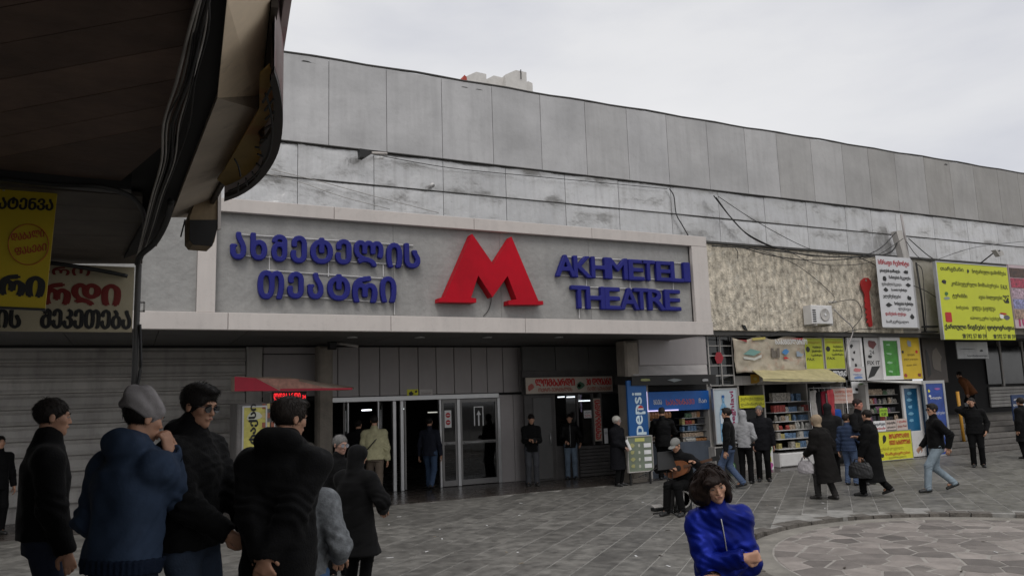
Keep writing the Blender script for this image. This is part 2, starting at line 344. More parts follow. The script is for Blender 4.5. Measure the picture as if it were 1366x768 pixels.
def volmesh(name, vol, m, parent, wr=None, seed=0):
    V, Fq = vol.verts()
    if len(V) == 0: return None
    me = bpy.data.meshes.new(name); me.vertices.add(len(V)); me.vertices.foreach_set('co', V.astype(np.float32).ravel())
    me.loops.add(len(Fq)*4); me.loops.foreach_set('vertex_index', Fq.astype(np.int32).ravel())
    me.polygons.add(len(Fq)); me.polygons.foreach_set('loop_start', np.arange(0, len(Fq)*4, 4, dtype=np.int32))
    me.update(calc_edges=True); me.polygons.foreach_set('use_smooth', [True]*len(Fq)); me.materials.append(m)
    if wr is not None:
        nn = np.empty(len(V)*3, np.float32); me.vertices.foreach_get('normal', nn); nn = nn.reshape(-1, 3)
        V = V+nn*wr(V)[:, None]; me.vertices.foreach_set('co', V.astype(np.float32).ravel()); me.update()
    o = link(bpy.data.objects.new(name, me)); o.parent = parent; return o
def rotz(a): c, s_ = math.cos(a), math.sin(a); return np.array([[c, -s_, 0], [s_, c, 0], [0, 0, 1.0]])
def rotx(a): c, s_ = math.cos(a), math.sin(a); return np.array([[1.0, 0, 0], [0, c, -s_], [0, s_, c]])
def roty(a): c, s_ = math.cos(a), math.sin(a); return np.array([[c, 0, s_], [0, 1.0, 0], [-s_, 0, c]])
def unit(v): v = np.array(v, float); return v/(np.linalg.norm(v)+1e-9)
def ik(S, T, l1, l2, pole):
    S, T = np.array(S, float), np.array(T, float); d = T-S; D = np.linalg.norm(d); mx = (l1+l2)*.995
    if D > mx: T = S+d/D*mx; D = mx
    u = unit(T-S); a = (l1*l1-l2*l2+D*D)/(2*D); hh = math.sqrt(max(l1*l1-a*a, 0)); p = np.array(pole, float); p = p-u*(p@u)
    return S+u*a+unit(p)*hh, T
def cloth(name, col, rough=.85, **k):
    k.setdefault('var', .18); k.setdefault('scale', 9); k.setdefault('bump', .004); k.setdefault('bscale', 90); k.setdefault('spec', .12); return mat('cloth_'+name, col, rough, **k)
def skinmat(c): return mat('skin_%d' % int(c[0]*1000), c, .5, var=.07, scale=25, spec=.35, bump=.0008, bscale=200)
def hairmat(c): return mat('hair_%d_%d' % (c[0]*1000, c[2]*1000), c, .55, var=.35, scale=140, aniso=(1, 1, .12), bump=.0012, bscale=260, spec=.2)
SK = (.42, .23, .15); SK2 = (.36, .19, .125)
def add_hand(V, Wr, d, pn, side, s, curl=.35, spread=.1, point=None):
    """palm, four fingers and a thumb; d points along the hand, pn out of the palm"""
    d = unit(d); pn = unit(np.array(pn, float)-d*(np.array(pn, float)@d)); lat = np.cross(d, pn)*side     # lat points to the thumb side
    c = Wr+d*.05*s; V.cone(Wr-d*.02*s, Wr+d*.015*s, .027*s, .026*s, .012)
    for o_ in (-.022, -.007, .008, .022): V.cone(Wr+d*.015*s+lat*o_*.7*s, Wr+d*.085*s+lat*o_*s, .0155*s, .0125*s, .008)
    for i, (o_, ln) in enumerate(zip((.027, .009, -.009, -.026), (.072, .08, .074, .058))):
        b = Wr+d*.086*s+lat*o_*s; cu = curl*(1+.12*i); dd = unit(d+lat*spread*(1.2-.8*i)*.4); p = b; pts = [b]
        for j, seg in enumerate((.42, .32, .26)):
            ang = cu*(j+.7); q = math.cos(ang)*dd+math.sin(ang)*pn; p = p+q*ln*seg*s; pts.append(p)
        V.chain(pts, [.0098*s, .0092*s, .0085*s, .0075*s], .003)
    b = Wr+d*.022*s+lat*.026*s; p1 = b+unit(d*.7+lat*.75+pn*.35)*.036*s; p2 = p1+unit(d*.95+lat*.15+pn*(.3+curl*.4))*.032*s; p3 = p2+unit(d*.9-lat*.2*curl+pn*(.3+curl*.5))*.024*s
    V.chain([b, p1, p2, p3], [.015*s, .0125*s, .0105*s, .0085*s], .006)
HEADC = .113
def person(label, loc, heading, H=1.75, res=.011, wide=1.0, lean=0, side=0, head=(0, 0), tilt=0, handR=(.27, .04, .80), handL=(-.27, .04, .80), poleR=(.5, -.8, -.3), poleL=(-.5, -.8, -.3),
           hdR=None, hdL=None, pnR=None, pnL=None, curl=(.4, .4), feet=((-.1, 0), (.1, 0)), heel=(0, 0), hip=None, knee=None, top=None, legs=None, shoe=(.02, .02, .02), hair=None, skin=SK, face=True, group=None, shirt=None, extra=None, seed=1):
    s = H/1.75; T = thing('person', label, 'person', loc, group, -math.radians(heading)); top = top or {}; legs = legs or {}; hair = hair or {}
    px = hip if hip is not None else (0, 0, .93*s); P = np.array(px, float)
    if hip is None:
        sp = max(abs(feet[0][1]-feet[1][1]), 0); P[2] -= sp*sp*.16
    la, ra = math.radians(-lean), math.radians(side); Rt = roty(ra)@rotx(la); sd_, fw, up = Rt@np.array([1., 0, 0]), Rt@np.array([0, 1., 0]), Rt@np.array([0, 0, 1.])
    NB = P+up*.52*s; Sh = [NB-up*.085*s-sd_*.17*s*wide, NB-up*.085*s+sd_*.17*s*wide]
    Rh = rotz(-math.radians(head[0]))@Rt@rotx(math.radians(-head[1]+lean*.75))@roty(math.radians(tilt)) if True else None
    HC = NB+up*.075*s+unit(Rh@np.array([0, .18, 1.]))*.105*s; hw = lambda q: HC+Rh@(np.array(q, float)*s)
    hip_ = [P-sd_*.09*s, P+sd_*.09*s]; kn = []; an = []; fdir = []
    for i in (0, 1):
        f = feet[i]; A = np.array([f[0]*s, f[1]*s, (.085+(f[2] if len(f) > 2 else 0))*s+heel[i]]); fd = (f[3] if len(f) > 3 else (-8, 8)[i])
        pole = knee[i] if knee else (0, 1, .05)
        K_, A = ik(hip_[i], A, .43*s, .43*s, pole); kn.append(K_); an.append(A); fdir.append(rotz(-math.radians(fd))@np.array([0, 1., 0]))
    el = []; wr = []
    for i, (hd, pl) in enumerate(((handL, poleL), (handR, poleR))):
        Tt = np.array(hd, float)*s
        E_, W_ = ik(Sh[i], Tt, .285*s, .255*s, np.array(pl, float)); el.append(E_); wr.append(W_)
    allp = np.array([HC, P, NB]+hip_+kn+an+el+wr+Sh); lo = allp.min(0)-.3; hi = allp.max(0)+.3; lo[2] = -.03; fat = wide
    sm = skinmat(skin)
    # ---- body: one continuous surface
    B = Vol(lo, hi, res)
    B.loft(P, NB, sd_, fw, [(-.08*s, .13*s*fat, .09*s*fat, 0), (.12*s, .12*s*fat, .085*s*fat, 0), (.34*s, .14*s*fat, .095*s, 0), (.47*s, .12*s, .07*s, 0), (.5*s, .06*s, .05*s, 0)], .03)
    B.cone(Sh[0], NB-up*.04*s, .045*s, .05*s, .04); B.cone(Sh[1], NB-up*.04*s, .045*s, .05*s, .04)
    for i in (0, 1):
        B.chain([hip_[i], kn[i], an[i]], [.08*s, .05*s, .036*s], .02); B.cone(an[i], an[i]+fdir[i]*.1*s-np.array([0, 0, .04*s]), .035*s, .03*s, .02)
        B.chain([Sh[i], el[i], wr[i]], [.046*s, .038*s, .026*s], .015)
        d = unit((hdL, hdR)[i]) if (hdL, hdR)[i] is not None else unit(wr[i]-el[i]); pn = (pnL, pnR)[i]
        if pn is None: pn = np.array([(.9, -.9)[i], -.1, 0.]) if abs(d[2]) > .5 else np.array([0, -.2, -1.0])
        add_hand(B, wr[i], d, pn, (1, -1)[i], s*1.03, curl[i])
    B.cone(NB-up*.05*s, hw((0, -.022, -.055)), .060*s, .050*s, .03)
    e = lambda c, r, k=.012, op='u': B.ell(hw(c), np.array(r)*s, Rh, k, op)
    e((0, -.014, .035), (.073, .092, .08)); e((0, .028, -.02), (.058, .058, .082), .02); e((0, .034, -.07), (.043, .044, .036), .025)
    e((0, .068, -.092), (.018, .016, .016), .02); e((.042, .058, -.012), (.02, .022, .022), .02); e((-.042, .058, -.012), (.02, .022, .022), .02)
    B.cone(hw((-.03, .078, .028)), hw((.03, .078, .028)), .011*s, .011*s, .012)
    if face:
        e((.031, .1, .006), (.016, .0125, .009), .012, 's'); e((-.031, .1, .006), (.016, .0125, .009), .012, 's')
        B.cone(hw((0, .083, .018)), hw((0, .101, -.024)), .0065*s, .0095*s, .009); e((.010, .091, -.028), (.0075, .009, .006), .006); e((-.010, .091, -.028), (.0075, .009, .006), .006)
        B.cone(hw((-.017, .086, -.052)), hw((.017, .086, -.052)), .0085*s, .0085*s, .008); e((0, .1, -.0535), (.022, .008, .0022), .003, 's')
    for q in (-1, 1): e((q*.077, -.008, -.002), (.009, .019, .031), .006); e((q*.088, -.004, .0), (.006, .011, .02), .004, 's')
    volmesh('body', B, sm, T)
    if face:
        for q in (-1, 1):
            mb = MB(); c = hw((q*.03, .0775, .0075)); mb.lathe((0, 0, 0), [(.0001, -.011), (.006, -.0095), (.0105, -.004), (.011, 0), (.0105, .004), (.006, .0095), (.0001, .011)], 12)
            mb.v = [tuple(c+Rh@(np.array(v)*np.array((1.25, .8, .52)))*s) for v in mb.v]; mb.build('eye', mat('eye_white', (.34, .31, .29), .3), T, True, True)
            c2 = hw((q*.0305, .0838, .0075)); mb = MB(); mb.lathe((0, 0, 0), [(.0001, -.0045), (.0045, -.003), (.0055, 0), (.0045, .003), (.0001, .0045)], 10)
            mb.v = [tuple(c2+np.array(v)*s) for v in mb.v]; mb.build('iris', mat('iris', (.02, .012, .008), .15), T, True, True)
            MB().tube([hw((q*.013, .092, .026)), hw((q*.028, .093, .0325)), hw((q*.045, .082, .027))], [.002*s, .003*s, .0016*s], 6).build('eyebrow', hairmat(hair.get('brow', (.015, .012, .01))), T, True, True)
        MB().tube([hw((-.022, .083, -.0525)), hw((-.01, .0925, -.0495)), hw((.01, .0925, -.0495)), hw((.022, .083, -.0525))], [.0015*s, .0034*s, .0034*s, .0015*s], 6).build('lips', mat('lips', (.30, .10, .085), .45), T, True, True)
    # ---- hair
    hk = hair.get('kind', 'short'); hm = hairmat(hair.get('col', (.008, .006, .005)))
    hv = lambda r_=.14, h_=None: Vol(HC-np.array([r_]*3)*1.15, HC+np.array([r_]*3)*1.15, h_ or min(res, .008))
    if hk in ('short', 'thick', 'thin', 'long', 'curly'):
        A = hv(.24 if hk == 'long' else .14); g = {'short': .006, 'thick': .012, 'thin': .004, 'long': .018, 'curly': .014}[hk]
        A.ell(hw((0, -.018, .040)), np.array((.074+g, .093+g, .082+g))*s, Rh, .01)
        A.ell(hw((0, .098, -.03)), np.array((.078, .062, .088 if hk != 'thick' else .082))*s, Rh, .012, 's')
        A.ell(hw((0, .045, -.078)), np.array((.12, .082, .062))*s, Rh, .01, 's')
        if hk != 'long': A.ell(hw((0, -.03, -.115)), np.array((.14, .15, .050))*s, Rh, .01, 's')
        if hk == 'thick': A.ell(hw((0, .035, .098)), np.array((.060, .062, .022))*s, Rh, .03)
        am = .0014 if hk != 'curly' else .007
        ho = volmesh('hair', A, hm, T, lambda V_: am*rnoise(V_, 130, seed))
        if hk in ('short', 'thick', 'curly') and ho is not None:      # short strands break up the smooth shell and its edge
            vv = np.array([v_.co[:] for v_ in ho.data.vertices]); nn = np.array([v_.normal[:] for v_ in ho.data.vertices]); rg = np.random.default_rng(seed); mb = MB(); loc_ = (vv-HC)@Rh/s
            crown = np.array([0, -.05, .12])
            for i_ in rg.choice(len(vv), min(1100 if res < .0095 else 320, len(vv)), replace=False):
                q_ = loc_[i_]; n_ = nn[i_]@Rh; t_ = q_-crown; t_ = t_-n_*(t_@n_); t_ = unit(t_+rg.normal(size=3)*.012); ln_ = rg.uniform(.014, .030) * (1.15 if q_[1] > .04 and q_[2] > .07 else 1)
                p0 = vv[i_]-nn[i_]*.001; p1_ = p0+(Rh@t_)*ln_*s*.5+nn[i_]*rg.uniform(.0015, .004); p2_ = p0+(Rh@t_)*ln_*s+nn[i_]*rg.uniform(.000, .005); mb.tube([p0, p1_, p2_], np.array([.0014, .0012, .0003])*(1 if res < .0095 else 1.9), 3, False)
            mb.build('hair_strands', hm, T, True, True)['kind'] = 'stuff'
    if hair.get('beard'):
        A = hv(); A.ell(hw((0, .032, -.055)), np.array((.064, .066, .062))*s, Rh, .01); A.ell(hw((0, .12, -.005)), np.array((.075, .07, .055))*s, Rh, .01, 's'); A.half(hw((0, 0, -.03)), Rh@np.array([0, -.5, 1.]), .01)
        volmesh('beard', A, hm, T)
    # ---- trousers and shoes
    if legs.get('on', True):
        lm = cloth(legs.get('name', 'dark_trousers'), legs.get('col', (.016, .016, .018)), **legs.get('k', {})); lz = legs.get('loose', .016)
        A = Vol(np.array([lo[0], lo[1], 0]), np.array([hi[0], hi[1], P[2]+.2]), max(res, .010))
        A.loft(P-up*.12*s, P+up*.1*s, sd_, fw, [(0, .15*s*fat, .105*s*fat, 0), (.1*s, .155*s*fat, .11*s*fat, 0), (.22*s, .14*s*fat, .10*s*fat, 0)], .03)
        for i in (0, 1):
            ft = fdir[i]; A.chain([hip_[i]-up*.02*s, kn[i], an[i]+np.array([0, 0, .0])], [(.083+lz)*s*fat, (.056+lz)*s, (.047+lz*1.1)*s], .03)
        def wrf(V_):
            o_ = .004*rnoise(V_*np.array([1, 1, .8]), 14, seed+3)
            for c_, w_, a_ in ((kn[0], .10, .005), (kn[1], .10, .005), (an[0], .09, .008), (an[1], .09, .008), (hip_[0], .12, .005), (hip_[1], .12, .005)):
                q_ = V_-c_; dd = np.linalg.norm(q_, axis=1); o_ += a_*np.exp(-(dd/w_)**2)*np.sin(q_[:, 2]*120+q_[:, 0]*45+2*np.sin(q_[:, 0]*20+seed)+2*np.sin(q_[:, 1]*25))
            return o_
        volmesh('trousers', A, lm, T, wrf)
    fm = mat('shoe_%d_%d' % (shoe[0]*1000, shoe[2]*1000), shoe, .5)
    for i in (0, 1):
        a = an[i]; f = fdir[i]; hl = heel[i]; A = Vol(a-.26*s, a+.26*s, max(res, .009)); pit = math.atan2(hl, .2)
        ff = unit(f*math.cos(pit)-np.array([0, 0, math.sin(pit)])); zz = unit(np.array([0, 0, 1.0])*math.cos(pit)+f*math.sin(pit)); b0 = a-zz*.075*s
        A.cone(b0-ff*.045*s+zz*.035*s, b0+ff*.05*s+zz*.04*s, .036*s, .042*s, .02); A.cone(b0+ff*.05*s+zz*.036*s, b0+ff*.155*s+zz*.022*s, .042*s, .034*s, .02); A.cone(b0-ff*.01*s+zz*.05*s, a+zz*.02*s, .042*s, .045*s, .02)
        if legs.get('boots'): A.cone(a, a+(kn[i]-a)*.5, .05*s, .062*s, .02)
        A.half(b0, -zz, .004); volmesh('boot' if legs.get('boots') else 'shoe', A, fm, T)
    # ---- upper garment
    tm = cloth(top.get('name', 'black_jacket'), top.get('col', (.013, .013, .014)), top.get('rough', .8), **top.get('k', {})); lo_ = top.get('loose', .022); hem = top.get('hem', .80)*s
    A = Vol(lo, hi, max(res, .009) if res > .008 else .0085)
    t0 = -(P[2]-hem) if lean < 40 else -.1*s
    bel = top.get('belly', 0)*s; fl = top.get('flare', 0)*s
    for i in (0, 1):
        slv = unit(wr[i]-el[i]); A.chain([Sh[i], el[i], wr[i]-slv*.012*s], [(.05+lo_)*s, (.042+lo_)*s, (.034+lo_*.75)*s], .03)
        if top.get('elastic'): A.cone(wr[i]-slv*.03*s, wr[i]-slv*.03*s+slv*.03, .0, .0, .0)
    for i in (0, 1):        # cut the sleeves so that the hands come out
        slv = unit(wr[i]-el[i]); A.cone(wr[i]+slv*.035*s, wr[i]+slv*.2*s, .05*s, .06*s, .004, 's')
    A.loft(P, NB, sd_, fw, [(t0, (.158*fat+lo_)*s+fl, (.112*fat+lo_)*s+fl*.7, 0), (min(t0+.1, -.01), (.152*fat+lo_)*s+fl*.6, (.108*fat+lo_)*s+fl*.4, 0), (.02*s, (.150*fat+lo_)*s, (.108*fat+lo_)*s+bel*.7, bel*.4), (.16*s, (.138*fat+lo_)*s, (.1*fat+lo_)*s+bel, bel*.5), (.33*s, (.155*fat+lo_)*s, (.108*fat+lo_)*s, 0),
                            (.42*s, (.135*fat+lo_)*s, (.092*fat+lo_)*s, -.008), (.50*s, (.085+lo_*.6)*s, (.068+lo_*.6)*s, -.005)], .03)
    A.cone(Sh[0]+up*.005, NB-up*.045*s, (.047+lo_)*s, (.05+lo_)*s, .05); A.cone(Sh[1]+up*.005, NB-up*.045*s, (.047+lo_)*s, (.05+lo_)*s, .05)
    col = top.get('collar', .05)
    if col: A.cone(NB-up*.03*s, NB+up*col*s+fw*.008, .078*s+lo_*.4, .068*s+lo_*.2, .02)
    if top.get('hood') == 'down':
        A.ell(NB+up*.04*s-fw*.085*s, np.array((.125, .075, .085))*s*top.get('hs', 1), Rt@rotx(.35), .03); A.ell(NB+up*.03*s, np.array((.115, .095, .05))*s*top.get('hs', 1), Rt@rotx(-.25), .03)
    if top.get('hood') == 'up':
        A.ell(hw((0, -.02, .03)), np.array((.096, .118, .105))*s, Rh, .02); A.cone(hw((0, -.045, -.03)), NB-fw*.02, .085*s, .09*s, .03); A.cone(hw((0, .0, -.09)), NB, .07*s, .08*s, .03)
        A.ell(hw((0, .115, -.01)), np.array((.064, .085, .092))*s, Rh, .012, 's')
    a1 = top.get('wr', .008); hemz = top.get('quilt', 0)
    ctr = [(el[0]+0), (el[1]+0)]
    def wrf2(V_):
        fq = top.get('freq', 1.0); o_ = a1*.75*rnoise(V_, 9*fq, seed+9)+a1*.55*rnoise((V_-P)@rotx(.6)*np.array([1, .6, 1.6]), 19*fq, seed+11)
        for c_ in ctr: dd = np.linalg.norm(V_-c_, axis=1); o_ += a1*.9*np.exp(-(dd/.10)**2)*np.sin((V_-c_)@np.array([35, 55, 80.])+seed+1.5*np.sin(V_[:, 0]*30)+1.5*np.sin(V_[:, 2]*22))
        if hemz: o_ += hemz*np.abs(np.sin(V_[:, 2]*math.pi/.085))
        return o_
    volmesh(top.get('part', 'jacket'), A, tm, T, wrf2)
    if top.get('zip'):
        q = [P+up*t_*s+fw*((.108*fat+lo_)*s+.006+(bel*1.3 if .0 < t_ < .25 else 0)) for t_ in (-.05, .05, .15, .25, .33)]+[P+up*.43*s+fw*((.09*fat+lo_)*s+.012), NB+fw*.085*s+up*.01]
        MB().tube(q, .004, 5).build('zip', M_steel, T, True, True)
    fr = dict(T=T, s=s, hw=hw, Rh=Rh, HC=HC, P=P, NB=NB, Sh=Sh, el=el, wr=wr, up=up, fw=fw, sd=sd_, kn=kn, an=an)
    if extra: extra(fr)
    return fr
def lathemesh(name, c, prof, m, fr, R=None, n=16):
    mb = MB(); mb.lathe((0, 0, 0), prof, n); R = np.eye(3) if R is None else R
    mb.v = [tuple(np.array(c)+R@np.array(v)) for v in mb.v]; return mb.build(name, m, fr['T'], True, True)
def ext_beanie(col):
    def f(fr):
        s, hw, Rh = fr['s'], fr['hw'], fr['Rh']; A = Vol(fr['HC']-.2, fr['HC']+.2, .006)
        A.ell(hw((0, -.024, .055)), np.array((.094, .118, .100))*s, Rh, .01); A.ell(hw((0, -.06, .12)), np.array((.066, .07, .058))*s, Rh, .05); A.ell(hw((0, -.085, -.01)), np.array((.075, .05, .06))*s, Rh, .04); A.half(hw((0, 0, -.006)), -(Rh@np.array([0, .42, 1.])), .01)
        A.ell(hw((0, .11, -.05)), np.array((.08, .06, .075))*s, Rh, .01, 's')
        def wf(V_):
            q = (V_-fr['HC'])@Rh; return .007*np.sin(q[:, 2]*48+q[:, 1]*30+2.5*np.sin(q[:, 0]*22)+2*np.sin(q[:, 1]*19))*np.clip((q[:, 2]-.02)/.05, 0, 1)+.003*rnoise(V_, 40, 3)
        volmesh('beanie', A, cloth('beanie_%d' % (col[0]*100), col, .95, bump=.003, bscale=220), fr['T'], wf)
    return f
def ext_cap(col):
    def f(fr):
        s, hw, Rh = fr['s'], fr['hw'], fr['Rh']; A = Vol(fr['HC']-.22, fr['HC']+.22, .007)
        A.ell(hw((0, -.016, .045)), np.array((.086, .105, .088))*s, Rh, .01); A.half(hw((0, 0, .028)), -(Rh@np.array([0, -.12, 1.])), .006)
        A.ell(hw((0, .115, .028)), np.array((.07, .07, .008))*s, Rh, .01)
        volmesh('cap', A, cloth('cap_%d' % (col[0]*100), col, .9), fr['T'])
    return f
def ext_scarf(col):
    def f(fr):
        s, hw, Rh = fr['s'], fr['hw'], fr['Rh']; A = Vol(fr['HC']-.26, fr['HC']+.22, .008)
        A.ell(hw((0, -.024, .03)), np.array((.098, .122, .108))*s, Rh, .02); A.cone(hw((0, -.02, -.06)), fr['NB']+fr['up']*.0, .075*s, .09*s, .03); A.ell(hw((0, .11, -.005)), np.array((.058, .07, .075))*s, Rh, .01, 's')
        volmesh('headscarf', A, cloth('scarf_%d' % (col[0]*100), col, .9), fr['T'], lambda V_: .006*rnoise(V_, 35, 4))
    return f
def ext_glasses(dark=True):
    def f(fr):
        s, hw = fr['s'], fr['hw']; T = fr['T']
        for q in (-1, 1):
            pts = [hw((q*(.033+.027*math.cos(a)), .0975-.006*abs(math.cos(a)) if q else 0, .006+.021*math.sin(a))) for a in np.linspace(0, 2*math.pi, 13)[:-1]]
            n = unit(np.cross(pts[3]-pts[0], pts[6]-pts[0])); MB().prism(pts, n*.003).build('lens', mat('sunglass_lens', (.012, .012, .014), .07, var=0, spec=.8) if dark else mat('clear_lens', (.25, .25, .27), .1, var=0, spec=.8), T, False, True)
            MB().tube([hw((q*.058, .092, .014)), hw((q*.078, .05, .014)), hw((q*.083, -.01, .008))], .0025*s, 6).build('temple_arm', M_black, T, True, True)
        MB().tube([hw((-.01, .101, .012)), hw((0, .104, .014)), hw((.01, .101, .012))], .0025*s, 6).build('bridge', M_black, T, True, True)
    return f
def multi(*fs):
    def f(fr):
        for g in fs: g(fr)
    return f
def bag(name, label, loc, sx, sy, sz, m, rz=0, handle=.18, cat='bag', group=None, flat=False):
    t = thing(name, label, cat, loc, group, rz); A = Vol((-sx, -sy, -.03), (sx, sy, sz*1.2), .012)
    A.loft((0, 0, 0), (0, 0, 1), (1, 0, 0), (0, 1, 0), [(0.0, sx*.46, sy*.42, 0), (sz*.25, sx*.5, sy*.5, 0), (sz*.7, sx*.46, sy*.38, 0), (sz, sx*.34, sy*.18, 0)], .01)
    volmesh('bag_body', A, m, t, lambda V_: .006*rnoise(V_, 30, 6))
    if handle:
        for q in (-1, 1): MB().tube([(-sx*.25, q*sy*.15, sz*.93), (-sx*.18, q*sy*.1, sz+handle*.8), (0, q*.01, sz+handle), (sx*.18, q*sy*.1, sz+handle*.8), (sx*.25, q*sy*.15, sz*.93)], .008, 6).build('handle', m, t, True, True)
    return t
def wpt(fr, p):                       # local point of a person to world
    T = fr['T']; a = T.rotation_euler[2]; q = rotz(a)@np.array(p, float); return q+np.array(T.location)
# ================================================================== SETTING
# ground: one sheet, the tiles and the sunken ring lie on it
mesh('ground', [(-400, -400, -.085), (400, -400, -.085), (400, 500, -.085), (-400, 500, -.085)], [(0, 1, 2, 3)], mat('ground_bed', (.10, .095, .088), .9, var=.2)).__setitem__('kind', 'structure')
RC = np.array([9.9, 5.85]); RR = 3.5
plaza = MB(); plaza.box(-40, -39, -40, -39, -.085, -.08)
pave = link(bpy.data.objects.new('pavement', None)); pave['kind'] = 'structure'
# mortar bed between the tiles with a round hole for the ring
vs, fs = [], []; ns = 96
for k in range(ns):
    a = 2*math.pi*k/ns; vs.append((RC[0]+RR*math.cos(a), RC[1]+RR*math.sin(a), -.0015)); vs.append((RC[0]+24*math.cos(a), RC[1]+24*math.sin(a), -.0015)); vs.append((RC[0]+RR*math.cos(a), RC[1]+RR*math.sin(a), -.085))
for k in range(ns):
    j = (k+1) % ns; fs += [(3*k, 3*k+1, 3*j+1, 3*j), (3*k+2, 3*k, 3*j, 3*j+2)]
mesh('mortar_bed', vs, fs, M_joint, pave)
az = math.radians(48.3); ud = np.array([math.sin(az), math.cos(az)]); vd = np.array([math.cos(az), -math.sin(az)])
TL, TW, G = .80, .40, .013
cand = []
for j in range(-75, 80):
    off = (j*.37) % 1*TL*.0+((j % 2)*.5+.13*math.sin(j*2.3))*TL
    for i in range(-14, 60):
        c = ud*(i*TL+off)+vd*(j*TW)
        if not (-9 < c[0] < 34 and .5 < c[1] < 15.9): continue
        cr_ = [c+ud*a*(TL/2-G/2)+vd*b*(TW/2-G/2) for a, b in ((-1, -1), (1, -1), (1, 1), (-1, 1))]
        dm = min(np.linalg.norm(p-RC) for p in cr_+[c])
        if dm < RR+.22:
            if dm < RR-.05 and np.linalg.norm(c-RC) < RR+.05: continue
            if dm < RR+.03: continue
        d = np.array([c[0], c[1], 0])-EYE; zc = d@CF
        vis = zc > .3 and 0 < IW/2+F_PX*(d@CR)/zc < IW+60 and IH/2-F_PX*(d@CU)/zc < IH+50
        cand.append((0 if vis else 1, float(np.hypot(*c)), c))
cand.sort(key=lambda q: (q[0], q[1]))
def tilemesh(nm, seed):
    R = random.Random(seed); a, b = TL/2-G/2, TW/2-G/2; h = .003; mb = MB(); r = .004
    zs = [h+R.uniform(-.002, .002) for _ in range(4)]
    P = [(-a, -b), (a, -b), (a, b), (-a, b)]
    v = [(x, y, -.03) for x, y in P]+[(x, y, zs[i]-.004) for i, (x, y) in enumerate(P)]+[(x-math.copysign(r, x), y-math.copysign(r, y), zs[i]) for i, (x, y) in enumerate(P)]
    f = [(8, 9, 10, 11)]+[(4+i, 4+(i+1) % 4, 8+(i+1) % 4, 8+i) for i in range(4)]+[(i, (i+1) % 4, 4+(i+1) % 4, 4+i) for i in range(4)]
    me = bpy.data.meshes.new(nm); me.from_pydata(v, [], f); me.materials.append(M_pave); return me
TMs = [tilemesh('paving_tile', k) for k in range(8)]; rz = -az+math.pi/2
for n_, (_, _, c) in enumerate(cand[:290]):
    o = link(bpy.data.objects.new('paving_tile', TMs[n_ % 8])); o.parent = pave; o.location = (c[0], c[1], 0); o.rotation_euler = (0, 0, rz+(math.pi if random.random() < .5 else 0))
rest = MB(); cz, sz_ = math.cos(rz), math.sin(rz)
for n_, (_, _, c) in enumerate(cand[290:]):
    me = TMs[n_ % 8]; rest.add([(c[0]+v.co.x*cz-v.co.y*sz_, c[1]+v.co.x*sz_+v.co.y*cz, v.co.z) for v in me.vertices], [tuple(p.vertices) for p in me.polygons])
rest.build('paving_tiles_beyond', M_pave, pave)['kind'] = 'stuff'
# sunken ring with crazy paving
ring = link(bpy.data.objects.new('paved_circle', None)); ring['kind'] = 'structure'
mb = MB(); mb.lathe((RC[0], RC[1], 0), [(3.10, -.075), (3.10, -.042), (3.40, -.046), (3.46, -.06), (RR-.01, -.075)], 96); mb.f = mb.f[:-2]; mb.build('concrete_border', M_ring, ring, True)
mb = MB(); mb.lathe((RC[0], RC[1], 0), [(.01, -.0435), (3.11, -.0435)], 64); mb.f = mb.f[:-2]; mb.build('mortar_bed', M_mortar2, ring)
kb = MB()
for k in range(70):                                  # broken kerb edge of the paving above the ring
    a0 = 2*math.pi*k/70; a1 = 2*math.pi*(k+.93)/70; R = random.Random(k); w_ = .18+.05*R.random(); i0 = RR-.02-.07*R.random(); zt = .012-.02*R.random()
    if R.random() < .12: continue
    P = [(RC[0]+r_*math.cos(a), RC[1]+r_*math.sin(a), -.08) for r_, a in ((i0, a0), (i0+.03*R.random(), (a0+a1)/2), (i0, a1), (RR+w_, a1), (RR+w_, a0))]
    MB().prism(P, (0, 0, .08+zt)).build('kerb_stone', M_kerb, ring)
# voronoi stones
seeds = [];
while len(seeds) < 300:
    p = NR.uniform(-3.2, 3.2, 2)
    if np.hypot(*p) < 3.15 and all(np.hypot(*(p-q)) > .25 for q in seeds): seeds.append(p)
    elif NR.random() < .0015: break
def clip(poly, p, n):
    o = []
    for i in range(len(poly)):
        a, b = poly[i], poly[(i+1) % len(poly)]; da, db = (a-p)@n, (b-p)@n
        if da <= 0: o.append(a)
        if da*db < 0: o.append(a+(b-a)*da/(da-db))
    return o
for i, s_ in enumerate(seeds):
    poly = [s_+np.array(q) for q in ((-.8, -.8), (.8, -.8), (.8, .8), (-.8, .8))]
    for j, q in enumerate(seeds):
        if i != j and np.hypot(*(q-s_)) < 1.5: n = (q-s_)/np.hypot(*(q-s_)); poly = clip(poly, (s_+q)/2-n*(.010+.006*((i*7+j) % 3)), n)
    for k in range(48): n = np.array([math.cos(k*math.pi/24), math.sin(k*math.pi/24)]); poly = clip(poly, n*3.07, n)
    if len(poly) < 3: continue
    h = .040-.003*NR.random(); cx = sum(poly)/len(poly); top_ = [cx+(p-cx)*.955 for p in poly]; n = len(poly)
    v = [(RC[0]+p[0], RC[1]+p[1], -.06) for p in poly]+[(RC[0]+p[0], RC[1]+p[1], -h-.004) for p in poly]+[(RC[0]+p[0], RC[1]+p[1], -h) for p in top_]
    f = [tuple(range(2*n, 3*n))]+[(a*n+k, a*n+(k+1) % n, (a+1)*n+(k+1) % n, (a+1)*n+k) for a in (0, 1) for k in range(n)]
    mesh('crazy_paving_stone', v, f, M_stone, ring)
